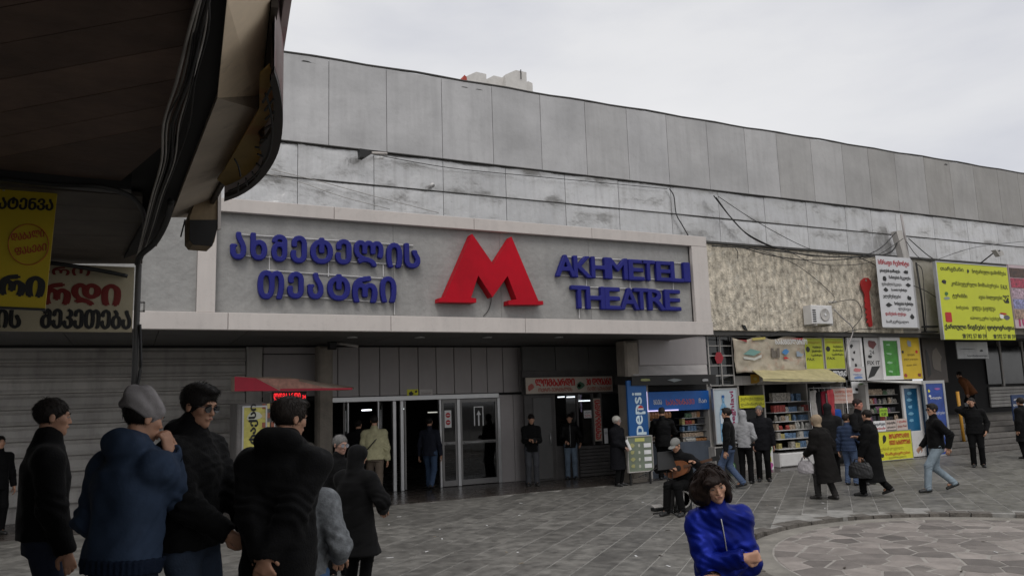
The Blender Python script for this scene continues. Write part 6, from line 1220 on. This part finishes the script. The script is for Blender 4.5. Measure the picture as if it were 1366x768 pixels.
MB().prism([np.array([p[0], p[1], zr+.06]) for p in ins_]+[back[3], back[2], back[1], back[0]], (0, 0, .01)).build('translucent_underside', M_trans, rs)
for i in range(2, n-2, 3):
    p = ins_[i]; q = rin[i]; MB().tube([q, q+(cen-q)*np.array([1, 1, 0])*.22+[0, 0, .0]], .006, 5).build('rib', K, rs)
mid = [p+(cen-p)*np.array([1, 1, 0])*.22+[0, 0, -.002] for p in rim]; MB().tube(mid[1:-1], .006, 5).build('inner_wire', K, rs, True)
tag(MB().tube(spline([cz_(313, 212, zr-.03), cz_(318, 222, zr-.05), cz_(321, 236, zr-.1)]), .005, 5).build('cable', K, None, True), 'curled loose wire under the round bay sign', 'cable')
# cables and brackets along the dark edge
R = random.Random(3)
for i in range(9):
    o_ = R.uniform(-16, 10); tag(MB().tube(spline([onY(277+o_*.5+6*math.sin(i), -20, 2.2), cz_(268+o_, 40, ZC-.08), cz_(252+o_+4*math.sin(i*2), 110, ZC-.10-.01*i), cz_(236+o_*1.3+6*math.sin(i*3.), 165, ZC-.1), cz_(228+o_*.8, 215, ZC-.12), cz_(212+o_*.6, 262, ZC-.14), cz_(200+o_*.5, 305, ZC-.15), cz_(187+o_*.3, 345, ZC-.16)], 4), .003+.005*R.random()**2, 6).build('cable', M_cable if i % 3 else M_shut, None, True), 'grimy cable in the bundle along the dark canopy edge', 'cable', 'cable bundle along the canopy edge')
Yp = cz_(180, 352)[1]
for pts, lb, r_ in (([cz_(228, 268, ZC-.1), cz_(222, 295, ZC-.14), cz_(208, 322, ZC-.2), cz_(188, 340, ZC-.25), cz_(183, 352, ZC-.3)], 'thick black cable looping round at the canopy corner', .022), ([cz_(0, 352, ZC-.04), cz_(60, 350, ZC-.06), cz_(130, 360, ZC-.1), cz_(170, 368, ZC-.14)], 'black cable sagging over the top of the cream signboard', .02), ([cz_(0, 238, ZC-.08), cz_(70, 246, ZC-.1), cz_(150, 252, ZC-.1), cz_(190, 280, ZC-.1), cz_(190, 330, ZC-.12)], 'black cable following the cross beam under the canopy', .016)):
    tag(MB().tube(spline(pts, 5), r_, 7).build('cable', M_cable, None, True), lb, 'cable')
jb = thing('junction_box', 'brown junction box among the cables at the canopy corner', 'box', cz_(207, 310, ZC-.2)); P = [onY(a, b, Yp-.55) for a, b in ((198, 302), (213, 299), (210, 325), (195, 327))]; MB().prism(P, (0, .12, 0)).build('housing', mat('brown_box', (.12, .085, .06), .6), jb)
jb2 = thing('hook_bracket', 'small metal bracket on the signboard edge at the canopy post', 'bracket', onY(190, 408, Yp)); 
for a, b, c, d in ((186, 402, 193, 404.5), (186, 414, 193, 416), (191, 403, 193.5, 416)): x0, x1, z0, z1 = rect((a, b, c, d), Yp+.02); MB().box(x0, x1, Yp, Yp+.03, z0, z1).build('strap', M_shut, jb2)
po = thing('canopy_post', 'thin dark post with taped cables carrying the canopy corner', 'post', onY(179, 500, Yp)*[1, 1, 0]); x_ = onY(179.5, 500, Yp)[0]
MB().tube([(x_, Yp, 0), (x_, Yp, ZC)], .028, 8).build('shaft', M_seam, po, True); MB().tube(spline([(x_+.03, Yp-.03, 2.9), (x_+.05, Yp-.03, 2.5), (x_+.02, Yp-.04, 2.2), (x_+.04, Yp-.03, 1.6)]), .016, 6).build('taped_cable', K, po, True)
# filler panel between post and grey wall (canopy fascia return)
# cream signboard and yellow board
cs = thing('shop_signboard', 'cream repair shop signboard with red and black Georgian letters under the canopy', 'signboard', onY(178, 442, Yp))
Ys_ = Yp-.05; x0, x1, z0, z1 = rect((-140, 350, 178, 441.5), Ys_); x0 = -3.4; MB().box(x0, x1, Ys_, Ys_+.05, z0, min(z1, ZC-.03)).build('board', mat('cream_board', (.40, .35, .24), .6, var=.12, spots=.3, spotcol=(.3, .24, .14), spotscale=3), cs)
def ptext(s_, r, Y, m, par, bold): a, b, c, d = rect(r, Y); text(s_, (a, Y, c), b-a, d-c, m, par, bold=bold)
mr2 = paint(.17, .015, .012); ptext('ᲔᲑᲠᲝ', (30, 356, 120, 366.5), Ys_, mr2, cs, 1.5); ptext('ᲠᲓᲘ', (60, 379, 159, 406), Ys_, mr2, cs, 2.6); ptext('ᲘᲡ', (-4, 413, 27, 437), Ys_, K, cs, 1.8); ptext('ᲨᲔᲙᲔᲗᲔᲑᲐ', (55, 413, 174, 438), Ys_, K, cs, 1.7)
Yy = cz_(40, 257)[1]-.03; yb = thing('advert_board', 'hanging yellow board with black Georgian words and a red round stamp at the left edge', 'board', onY(70, 410, Yy))
c4 = [onY(-70, 240, Yy), onY(76, 258, Yy), onY(60, 411, Yy), onY(-75, 405, Yy)]; MB().prism(c4, (0, .03, 0)).build('board', mat('left_yellow', (.48, .36, .012), .5, var=.1, scale=2), yb)
MB().prism([onY(-75, 405, Yy-.01), onY(60, 411, Yy-.01), onY(60, 413.5, Yy-.01), onY(-75, 408, Yy-.01)], (0, .05, 0)).build('frame', K, yb)
def qtext(s_, o, xr, up_, m, bold):
    O, A, B = onY(*o, Yy), onY(*xr, Yy), onY(*up_, Yy); wv, hv_ = A-O, B-O; text(s_, O, np.linalg.norm(wv), np.linalg.norm(hv_), m, yb, X=unit(wv), U=unit(hv_), bold=bold)
qtext('ᲓᲐᲢᲔᲜᲕᲐ', (-20, 278, ), (70, 281), (-18, 262), K, 1.5); qtext('ᲓᲐᲑᲐᲚᲘ', (15, 322), (59, 316), (15, 312), paint(.4, .05, .02), .8); qtext('ᲤᲐᲡᲔᲑᲘ', (20, 341), (62, 334), (20, 331), paint(.4, .05, .02), .8); qtext('ᲠᲘ', (0, 392), (56, 396), (3, 366), K, 3)
ci = [onY(38+27*math.cos(a), 326+27*math.sin(a), Yy-.012) for a in np.linspace(0, 2*math.pi, 33)]; MB().tube(ci, .0035, 5).build('stamp_ring', paint(.4, .12, .02), yb)
for p in (5, 60): a = onY(p, 255, Yy); MB().tube([a, (a[0], a[1]+.02, ZC+.03)], .008, 5).build('hanger', M_steel, yb)
# unseen wall added off to the left blocks side light, carries the canopy
sw = thing('unseen_shop_wall', 'dark side wall of the canopy shop left of the picture', 'building', (-4, 0, 0)); MB().box(-4.0, -3.7, -7, Yp, 0.42, ZC).build('wall', M_dark, sw)
# ================================================================== PEOPLE
JEANS = dict(name='blue_jeans', col=(.05, .08, .14)); DJ = dict(name='dark_jeans', col=(.02, .026, .045)); LJ = dict(name='light_jeans', col=(.22, .27, .31)); BT = dict(name='black_trousers', col=(.0045, .0045, .0048))
def azv(px): d = ray(px, 530); return math.degrees(math.atan2(d[0], d[1]))
STEP = .42
def near(px, s, z): p = at_scale(px, s, z); return p
def gp(px, py, z=0.0): p = onZ(px, py, z); return np.array([p[0], p[1], z])
BJ = dict(name='black_jacket', col=(.0048, .0048, .0052), k=dict(sheen=.04))
# --- near left group
def hemband(fr):
    s, P, up, sd_, fw = fr['s'], fr['P'], fr['up'], fr['sd'], fr['fw']; m = cloth('navy_rib', (.010, .016, .032), .95); A = Vol(P-np.array([.4, .4, .4]), P+np.array([.4, .4, .1]), .009)
    A.loft(P, P+up, sd_, fw, [(-.085*s, .212*s, .158*s, 0), (-.01*s, .220*s, .164*s, 0)], 0); volmesh('hem_band', A, m, fr['T'], lambda V_: .003*np.sin(V_[:, 0]*160+V_[:, 1]*160))
    w_, e_ = fr['wr'][1], fr['el'][1]; d = unit(w_-e_); MB().tube([w_-d*.03, w_+d*.02], [.068*s, .056*s], 14).build('cuff', m, fr['T'], True, True)
person('man in a black jacket in profile at the far left of the near group', near(66, 212, STEP), azv(58)+86, 1.735, .0075, 1.0, head=(2, 4), handR=(.23, .12, .78), handL=(-.24, .05, .80), top=dict(BJ, collar=.07, hem=.90, loose=.035, wr=.011), legs=DJ, hair=dict(kind='short', col=(.02, .016, .014)), skin=SK, seed=1)
person('man in a blue hooded jacket and grey beanie holding his hand to his ear', near(172, 254, STEP), azv(160)+48, 1.72, .0075, 1.06, lean=5, head=(22, 12), handR=(.14, .15, 1.43), poleR=(-.05, -.15, -1), hdR=(-.12, -.1, 1), pnR=(-1, .1, 0), curl=(.4, .7), handL=(-.2, .22, .95),
       top=dict(name='blue_hooded_jacket', col=(.030, .047, .082), hood='down', hs=1.05, collar=.06, hem=.88, loose=.040, wr=.015, k=dict(bump=.002, bscale=60)), legs=DJ, hair=dict(kind='short'), skin=SK, extra=multi(ext_beanie((.25, .235, .235)), hemband), seed=2)
person('man with sunglasses and short dark hair in a black coat looking down to the right', near(258, 230, STEP), azv(262)+124, 1.785, .0075, 1.08, head=(6, 14), handR=(.12, .30, .95), poleR=(.5, -.9, -.5), hdR=(-.2, .8, -.5), handL=(-.10, .32, .90), poleL=(-.9, -.2, -.4), curl=(.7, .5), hdL=(.8, .5, -.35), pnL=(0, -1, 0),
       top=dict(BJ, collar=.085, hem=.86, loose=.036, hood='down', hs=.85, wr=.012), legs=dict(name='washed_jeans', col=(.04, .055, .085)), hair=dict(kind='thick', col=(.012, .01, .009)), skin=SK, extra=ext_glasses(), seed=3)
person('man in a black hooded winter coat seen from behind with hands clasped at his back', near(374, 240, STEP), azv(372)+24, 1.69, .0075, 1.08, lean=6, head=(36, 8), handR=(.0, -.20, .885), handL=(.01, -.22, .85), poleR=(.9, -.5, 0), poleL=(-.9, -.5, 0), hdR=(-.35, .0, -.9), hdL=(.35, 0, -.9), pnR=(0, 1, 0), pnL=(0, 1, 0), curl=(.6, .6),
       top=dict(BJ, collar=.06, hem=.62, loose=.045, hood='down', hs=1.12, wr=.015), legs=BT, hair=dict(kind='thick', col=(.022, .017, .014)), skin=SK, seed=4)
def mask(fr):
    A = Vol(fr['HC']-.16, fr['HC']+.16, .006); A.ell(fr['hw']((0, .05, -.055)), np.array((.066, .062, .05))*fr['s'], fr['Rh'], .01); A.half(fr['hw']((0, .035, 0)), -(fr['Rh']@np.array([0, 1., 0])), .004)
    volmesh('face_mask', A, paint(.45, .43, .42), fr['T'])
person('person in a grey denim jacket and jeans half hidden behind the black winter coat', near(402, 218, .2), azv(415)+20, 1.64, .010, 1.0, head=(30, 10), handR=(.2, .16, 1.0), handL=(-.2, .2, 1.0), top=dict(name='grey_denim', col=(.17, .18, .19), hem=.74, loose=.028, wr=.008, k=dict(var=.45, scale=25)), legs=dict(name='bright_jeans', col=(.07, .13, .25)), hair=dict(kind='short', col=(.03, .025, .02)), seed=5)
person('old man with grey hair whose face shows between the near group and the doors', near(452, 108, 0), azv(452)+150, 1.70, .009, 1.0, head=(-8, 8), top=BJ, legs=BT, hair=dict(kind='short', col=(.17, .165, .16), brow=(.1, .1, .1)), skin=(.36, .21, .16), extra=ext_glasses(False), seed=6)
person('woman in a long black hooded coat walking away with her hood up', near(474, 124, 0), azv(474)+38, 1.63, .0095, 1.1, head=(18, 14), handR=(.22, .22, 1.02), poleR=(.9, -.4, -.5), handL=(-.15, .3, .95), top=dict(BJ, hem=.56, flare=.09, loose=.045, hood='up', wr=.01), legs=BT, hair=dict(kind='short'), seed=7)
sl_ = gp(-8, 714); person('person in black cut by the left picture edge in front of the shutter', sl_, 150, 1.72, .013, top=BJ, legs=BT, seed=8)
# --- woman in the blue velvet jacket
def wild_hair(fr):
    s, hw = fr['s'], fr['hw']; R = random.Random(5); m = hairmat((.014, .0075, .0055)); A = Vol(fr['HC']-.27, fr['HC']+.25, .007); Rh = fr['Rh']
    A.ell(hw((0, -.022, .045)), np.array((.088, .106, .092))*s, Rh, .01); A.ell(hw((.072, .0, -.03)), np.array((.030, .075, .10))*s, Rh, .04); A.ell(hw((-.075, -.0, -.04)), np.array((.034, .075, .11))*s, Rh, .04); A.ell(hw((0, -.07, -.05)), np.array((.10, .06, .10))*s, Rh, .05)
    A.ell(hw((.10, -.02, -.04)), np.array((.065, .06, .085))*s, Rh, .05); A.ell(hw((.03, .085, .06)), np.array((.05, .03, .025))*s, Rh, .03); A.ell(hw((0, .115, -.035)), np.array((.056, .08, .080))*s, Rh, .012, 's')
    volmesh('hair', A, m, fr['T'], lambda V_: .010*rnoise(V_*np.array([1, 1, .4]), 60, 5)-.001)
    mb = MB()
    for i in range(650):
        a = R.uniform(0, 2*math.pi); el_ = R.uniform(-.5, 1.55); p = np.array([.090*math.cos(a)*math.cos(el_), -.02+.106*math.sin(a)*math.cos(el_), .045+.092*math.sin(el_)])
        if el_ < .15 and p[1] > .02: continue
        if p[1] > .055 and R.random() < .6: p[1] *= .5
        out_ = unit(p-np.array([0, -.02, .02])); dn = np.array([R.uniform(-.5, .2), R.uniform(-.5, .1), -1.0]); L_ = R.uniform(.07, .19); pts = []; q = p.copy(); d = unit(out_*R.uniform(.1, .45)+dn*.6+np.array([.2, 0, 0]))
        if p[1] > .03: d = unit(np.array([R.uniform(-.9, .9), .35, -.5])); L_ = .05
        for k in range(6): pts.append(hw(q)); d = unit(d+dn*.16+np.array([R.uniform(-.15, .15), R.uniform(-.15, .15), 0])); q = q+d*L_/5
        w0 = R.uniform(.0015, .004); mb.tube(pts, [w0, w0*1.2, w0, w0*.8, w0*.5, w0*.15], 4, False)
    mb.build('hair_strands', m, fr['T'], True, True)['kind'] = 'stuff'
vel = dict(rough=.46, k=dict(sheen=.12, bump=.004, bscale=14, var=.45, scale=5, spec=.3, metal=.6))
person('woman in a shiny royal blue velvet jacket with tousled black hair and folded arms', near(955, 206, 0), azv(952)+180-10, 1.62, .0068, .88, lean=6, side=6, head=(-8, 16), tilt=8, handR=(-.05, .28, 1.16), poleR=(.9, -.3, -.7), hdR=(-.95, .12, .12), pnR=(0, -1, .1), curl=(.5, 1.25), handL=(.10, .20, 1.03), poleL=(-.9, -.3, -.6), hdL=(.9, .1, -.2), pnL=(0, -1, 0),
       top=dict(name='blue_velvet', col=(.002, .010, .165), hem=.86, collar=.08, loose=.026, wr=.017, freq=.85, zip=True, **vel), legs=BT, hair=dict(kind='none', brow=(.012, .01, .009)), skin=(.50, .28, .19), extra=multi(wild_hair), seed=9)
_b = bpy.data.materials['cloth_blue_velvet'].node_tree.nodes['Principled BSDF']; _b.inputs['Sheen Tint'].default_value = (.05, .14, 1, 1); _b.inputs['Sheen Roughness'].default_value = .3
# --- by the doors and the pawnshop
def shoulderbag(lb, nm='shoulder_bag'):
    def f(fr):
        s = fr['s']; p = wpt(fr, fr['P']+np.array([-.24, -.06, -.02])); b = bag(nm, lb, (p[0], p[1], p[2]-.18), .34, .14, .3, cloth('bagblack', (.012, .012, .012)), fr['T'].rotation_euler[2]+1.4, 0)
        a = wpt(fr, fr['Sh'][1]+fr['up']*.06*s); c = wpt(fr, (fr['NB']+fr['P'])/2+np.array([-.02, -.19, 0])); MB().tube(spline([a, c, p+np.array([0, 0, .06])]), .012, 6).build('strap', K, b, True)
    return f
person('man in a cream jacket seen from behind entering the station doors', gp(500, 668, 0.012), azv(500)+5, 1.82, .012, 1.1, top=dict(name='cream_jacket', col=(.36, .34, .21), hem=.84, loose=.035, wr=.012), legs=dict(name='brown_trousers', col=(.12, .095, .075)), feet=((-.1, .12), (.1, -.1)), hair=dict(kind='short'), extra=shoulderbag('black shoulder bag hanging at the side of the man in cream'), seed=10)
person('person in black beside the cream jacket at the station doors', gp(478, 664, 0.012), azv(478)+20, 1.72, .013, 1.1, top=dict(BJ, hem=.75, loose=.04), legs=BT, seed=11)
person('person in a dark jacket and blue jeans walking in through the middle doors', gp(574, 653, 0.012), azv(574)+15, 1.74, .012, 1.05, feet=((-.09, .22), (.09, -.24)), heel=(0, .06), top=dict(name='navy_jacket', col=(.015, .017, .026), hem=.8), legs=JEANS, seed=12)
def phone(hand=0):
    def f(fr):
        p = fr['wr'][hand]+np.array([0.02, .10, .02]); o = MB().box(-.035, .035, -.004, .004, -.07, .07).build('phone', K, None, False); o.location = wpt(fr, p); o.rotation_euler = (.9, 0, fr['T'].rotation_euler[2]); tag(o, 'phone held by the ' + fr['T']['label'][:38].rsplit(' ', 1)[0], 'phone')
    return f
person('young man in black reading his phone at the left end of the pawnshop', gp(711, 648), azv(711)+175, 1.72, .0105, head=(-10, 24), handR=(.06, .30, 1.12), handL=(-.07, .31, 1.10), top=dict(BJ, hem=.82), legs=dict(name='grey_jeans', col=(.05, .052, .058)), extra=phone(0), seed=13)
person('man in a black jacket and pale blue jeans under the pawnshop sign', gp(763, 639), azv(763)+178, 1.66, .0105, head=(4, 10), handR=(.12, .26, 1.02), handL=(-.27, .14, .95), top=dict(name='shiny_black', col=(.0045, .0045, .0048), rough=.55, hem=.84, zip=True), legs=dict(name='pale_jeans', col=(.13, .17, .22)), seed=14)
def paper(fr):
    p = wpt(fr, fr['wr'][0]+np.array([0.03, .06, .06])); o = MB().prism([(-.05, 0, -.12), (.04, 0, -.12), (.06, .01, .12), (-.03, .01, .13)], (0, .02, 0)).build('folded_paper', Wh); o.location = p; o.rotation_euler = (.3, .2, fr['T'].rotation_euler[2]); tag(o, 'white folded paper in the hands of the white haired woman', 'paper')
person('white haired old woman in a long dark coat by the blue drink panel', gp(826, 648), azv(826)+120, 1.60, .0105, 1.12, head=(-6, 4), handR=(.05, .24, .98), handL=(-.04, .25, .96), top=dict(name='dark_wool_coat', col=(.006, .006, .008), hem=.42, flare=.03, loose=.04, collar=.06), legs=dict(BT), hair=dict(kind='curly', col=(.5, .48, .44), brow=(.3, .28, .25)), skin=(.38, .24, .19), extra=multi(paper, ext_glasses(False)), seed=15)
person('person in a dark leather jacket buying at the drinks kiosk seen from behind', gp(888, 640), azv(888)+5, 1.76, .0105, 1.12, head=(0, 8), handR=(.2, .4, 1.1), handL=(-.2, .3, 1.1), top=dict(name='leather', col=(.0045, .0045, .0048), rough=.5, hem=.8, loose=.035), legs=BT, hair=dict(kind='short', col=(.05, .04, .035)), seed=16)
# seated busker with guitar
bz = gp(915, 684)
st_ = thing('stool', 'low folding stool under the seated busker', 'stool', bz)
for a in (-1, 1):
    for b in (-1, 1): MB().tube([bz+[a*.16, b*.14, 0], bz+[a*.1, b*.1, .42]], .012, 6).build('leg', M_shut, st_, True)
MB().box(bz[0]-.18, bz[0]+.18, bz[1]-.16, bz[1]+.16, .42, .455).build('seat', K, st_)
def guitar(fr):
    T = fr['T']; gt_ = thing('guitar', 'guitar on the lap of the seated busker', 'guitar', wpt(fr, (0, .22, .78)), None, T.rotation_euler[2]+math.pi); m = mat('guitar_wood', (.2, .07, .025), .35, var=.3)
    pr = []
    for k in range(28):
        a = 2*math.pi*k/28; r_ = .17+.035*math.cos(2*a)-.02*math.cos(a); pr.append((r_*math.cos(a)*1.25, 0, r_*math.sin(a)))
    MB().prism(pr, (0, .09, 0)).build('body', m, gt_, False, True); MB().box(.15, .72, -.015, .01, -.02, .025).build('neck', mat('neck_wood', (.1, .05, .03), .5), gt_, False, True); MB().box(.71, .86, -.012, .01, -.035, .04).build('headstock', K, gt_, False, True)
    mb = MB(); mb.lathe((0.04, -.006, 0), [(.001, 0), (.05, 0), (.05, .004)], 14, 'y'); mb.build('sound_hole', K, gt_, False, True); gt_.rotation_euler = (0, -.25, T.rotation_euler[2]+math.pi)
person('seated busker in a grey cap and black jacket playing a guitar', bz, 248, 1.72, .0105, 1.1, lean=16, head=(5, 22), hip=(0, -.02, .53), feet=((-.14, .36), (.14, .42)), handR=(.12, .26, .80), handL=(-.42, .34, .92), poleR=(.9, -.3, .1), poleL=(-.9, 0, -.5), top=dict(BJ, hem=.48, loose=.04, name='black_parka'), legs=BT, hair=dict(kind='short', col=(.1, .09, .08)), extra=multi(ext_cap((.2, .2, .19)), guitar), seed=17)
ms = thing('microphone_stand', 'black microphone stand with a boom in front of the busker', 'stand', gp(893, 686)); b0 = gp(893, 686)
sc0 = 72.; tp_ = onY(893, 618, b0[1]); MB().tube([b0+[0, 0, .02], (b0[0], b0[1], tp_[2])], .013, 8).build('pole', K, ms, True)
for a in (0, 2.1, 4.2): MB().tube([b0+[0, 0, .06], b0+[.28*math.cos(a+.4), .28*math.sin(a+.4), .015]], .012, 6).build('leg', K, ms, True)
e1 = onY(852, 636, b0[1]-.1); MB().tube([np.array([b0[0], b0[1], tp_[2]-.05])+[.12, 0, .1], e1], .01, 6).build('boom', K, ms, True)
am = thing('amplifier', 'black amplifier box at the busker\'s feet', 'amplifier', gp(908, 680)); b1 = gp(908, 682); MB().bbox(b1[0]-.17, b1[0]+.2, b1[1]-.1, b1[1]+.2, 0, .5, .02).build('cabinet', K, am)
mb = MB(); mb.lathe((b1[0]+.01, b1[1]-.112, .22), [(.12, .01), (.13, 0), (.15, 0), (.15, .01)], 18, 'y'); mb.build('speaker_ring', M_shut, am, True)
for k in range(4): mb = MB(); mb.lathe((b1[0]-.08+.06*k, b1[1]-.125, .43), [(.001, 0), (.014, 0), (.014, .014)], 8, 'y'); mb.build('knob', M_steel, am)
p_ = gp(888, 690); md_ = thing('music_stand', 'black music stand tray left of the busker', 'stand', p_); tt = onY(895, 602, p_[1]+.2); MB().prism([onY(877, 603, p_[1]+.2), onY(906, 600, p_[1]+.2), onY(906, 624, p_[1]+.1), onY(878, 627, p_[1]+.1)], (0, .02, 0)).build('tray', K, md_); MB().tube([(tt[0], p_[1]+.2, .03), (tt[0], p_[1]+.2, tt[2])], .01, 6).build('pole', K, md_, True)
for a in (0.3, 2.4, 4.5): MB().tube([(tt[0], p_[1]+.2, .1), (tt[0]+.25*math.cos(a), p_[1]+.2+.25*math.sin(a), .012)], .009, 5).build('leg', K, md_, True)
pd = thing('pedal', 'small black foot pedal on the paving before the music stand', 'pedal', gp(878, 680)); c = gp(878, 681); MB().bbox(c[0]-.12, c[0]+.12, c[1]-.06, c[1]+.06, .005, .06, .015).build('base', K, pd); MB().prism([(c[0]-.11, c[1]-.05, .062), (c[0]+.1, c[1]-.05, .062), (c[0]+.1, c[1]+.05, .1), (c[0]-.11, c[1]+.05, .1)], (0, 0, .008)).build('plate', M_shut, pd)
# --- trio left of the stall
person('man in a black jacket and blue jeans walking left past the mineral water advert', gp(977, 652), azv(977)-80, 1.76, .0105, 1.05, feet=((-.07, .20), (.08, -.22)), heel=(0, .05), top=dict(BJ, hem=.84, collar=.06), legs=dict(name='mid_jeans', col=(.07, .10, .17)), hair=dict(kind='thick', col=(.02, .016, .014)), seed=18)
person('person in a light grey hooded sweatshirt and black trousers with the hood up', gp(997, 645), azv(997)+10, 1.66, .0105, .98, head=(-30, 5), handR=(.15, .2, 1.0), handL=(-.15, .2, 1.0), top=dict(name='grey_sweat', col=(.30, .30, .31), hem=.86, hood='up', loose=.02), legs=BT, seed=19)
person('grey haired man in a dark coat facing the square beside the grey hood', gp(1020, 642), azv(1020)+178, 1.74, .0105, 1.1, head=(14, 4), handR=(.2, .1, .82), top=dict(name='dark_coat', col=(.008, .008, .010), hem=.72, zip=False, loose=.035), legs=BT, hair=dict(kind='short', col=(.16, .155, .15), brow=(.05, .05, .05)), skin=(.34, .19, .14), seed=20)
# --- passers-by at the stall
def handbag_f(lb, hand, m, sx=.34, sz=.24, drop=.30, nm='handbag', fy=0):
    def f(fr):
        p = wpt(fr, fr['wr'][hand]+np.array([0, .03+fy, -.06])); bag(nm, lb, (p[0], p[1], p[2]-drop), sx, .14, sz, m, fr['T'].rotation_euler[2]+1.57, drop-sz+.01 if drop > sz else .05)
    return f
person('old woman in a beige headscarf and long dark coat walking left with a white bag', gp(1104, 666), azv(1104)-62, 1.60, .0105, 1.2, lean=8, head=(-6, 8), feet=((-.08, .15), (.08, -.14)), handL=(-.16, .30, .92), handR=(.26, .02, .84), top=dict(name='old_coat', col=(.009, .008, .0075), hem=.34, flare=.05, loose=.05), legs=dict(name='stockings', col=(.03, .028, .027), boots=True), shoe=(.035, .032, .03), hair=dict(kind='none'), extra=multi(ext_scarf((.30, .23, .16)), handbag_f('pale silvery bag in the hand of the headscarf woman', 0, mat('silver_bag', (.35, .33, .34), .4, var=.3)), handbag_f('black handbag behind the headscarf woman', 1, M_black, .34, .26, .3)), seed=21)
person('person in a dark grey coat and hood behind the headscarf woman', gp(1112, 640), azv(1112)+10, 1.74, .0105, 1.15, top=dict(name='charcoal_coat', col=(.013, .013, .0135), hem=.6, hood='up', loose=.04), legs=BT, seed=22)
person('short person in a blue quilted jacket and jeans turned away near the clothes rail', gp(1137, 647), azv(1137)+20, 1.52, .0105, 1.0, head=(40, 0), handR=(.18, .25, 1.05), top=dict(name='blue_quilt', col=(.03, .045, .085), hem=.84, quilt=.008), legs=dict(name='mid_jeans', col=(.07, .10, .17)), hair=dict(kind='thick', col=(.025, .018, .014)), seed=23)
person('red faced man in dark clothes standing behind the long black coat', gp(1153, 646), azv(1153)+120, 1.84, .0105, 1.1, head=(0, 5), handR=(.15, .22, 1.3), hdR=(0, .3, 1), top=BJ, legs=BT, hair=dict(kind='short', col=(.03, .02, .018)), skin=(.45, .19, .14), seed=24)
person('woman in a very long black coat striding left with shopping bags', gp(1168, 662), azv(1168)-75, 1.68, .0105, 1.12, head=(20, 3), feet=((-.07, .20), (.07, -.26)), heel=(0, .08), handL=(-.25, .14, .80), handR=(.14, .26, 1.15), top=dict(name='long_black_coat', col=(.0045, .0045, .0048), hem=.30, flare=.07, loose=.04), legs=dict(BT, boots=True), hair=dict(kind='short', col=(.02, .016, .014)), extra=multi(handbag_f('large black shopping bag swinging beside the long black coat', 0, M_black, .46, .30, .36, 'shopping_bag'), handbag_f('small pink bag behind the long black coat', 1, paint(.45, .12, .13), .2, .22, .62, 'shopping_bag', -.2)), seed=25)
person('man in a black jacket and light jeans with sunglasses striding left across the square', gp(1256, 656), azv(1256)-110, 1.76, .0105, 1.05, head=(-14, 0), feet=((-.09, .27), (.09, -.28)), heel=(0, .08), handR=(.25, .20, .86), handL=(-.26, -.12, .86), top=dict(BJ, hem=.84, loose=.03, collar=.06), legs=LJ, hair=dict(kind='thick', col=(.018, .015, .013)), extra=ext_glasses(), seed=26)
person('stout man in black holding a phone to his ear in front of the steps', gp(1306, 623), azv(1306)+175, 1.74, .0115, 1.18, head=(10, 6), handR=(.12, .14, 1.56), poleR=(.9, .1, -.7), hdR=(-.2, .0, 1), curl=(.4, .7), handL=(-.24, .10, .90), poleL=(-.6, -.9, 0), top=dict(BJ, hem=.84, loose=.03), legs=BT, hair=dict(kind='short', col=(.02, .016, .014)), extra=phone(1), seed=27)
s9 = onY(1297, 540, 18.2); person('man in a brown jacket with a bag bending forward at the top of the steps', (s9[0], 18.2, .965), azv(1297)-70, 1.70, .012, 1.1, lean=30, head=(0, 5), feet=((-.08, .2, .0), (.08, -.15)), top=dict(name='rust_jacket', col=(.13, .05, .02), hem=.75, loose=.04), legs=BT, hair=dict(kind='short'), seed=28)
person('woman in a black knee length coat cut by the right picture edge', gp(1371, 612), azv(1370)-60, 1.66, .0125, 1.1, top=dict(BJ, hem=.5, loose=.05, flare=.05), legs=BT, hair=dict(kind='long', col=(.02, .015, .012)), seed=29)
# litter
for i, (a, b) in enumerate(((649, 701), (518, 700), (586, 706), (744, 644), (1159, 633), (690, 737))):
    c = gp(a, b); R = random.Random(i); tag(MB().prism([(c[0]+.03*x_, c[1]+.04*y_, .004) for x_, y_ in ((0, 0), (1, .2), (1.1, .9), (.2, 1))], (0, 0, .004)).build('litter', Wh), ['white scrap of litter near the black hooded coat', 'white paper scrap low beside the black coat hem', 'tiny white scrap in the middle of the paving', 'pale scrap in front of the pawnshop', 'white scrap on the paving right of the yellow advert board', 'pale scrap at the bottom of the paving'][i], 'litter')

R = random.Random(11)
for i in range(26):
    px_, py_ = R.uniform(520, 1340), R.uniform(640, 760); c = gp(px_, py_); 
    if np.hypot(c[0]-RC[0], c[1]-RC[1]) < RR+.2: c[2] = -.038
    a = R.uniform(0, 3); w_, l_ = R.uniform(.006, .014), R.uniform(.02, .05); ca, sa = math.cos(a), math.sin(a)
    tag(MB().prism([(c[0]+x_*l_*ca-y_*w_*sa, c[1]+x_*l_*sa+y_*w_*ca, c[2]+.005) for x_, y_ in ((-1, -1), (1, -.8), (.9, 1), (-.8, .9))], (0, 0, .004)).build('litter', R.choice([Wh, paint(.3, .25, .18), paint(.05, .04, .03)])), 'tiny scrap of litter lying on the paving of the square', 'litter', 'litter scraps scattered over the paving')
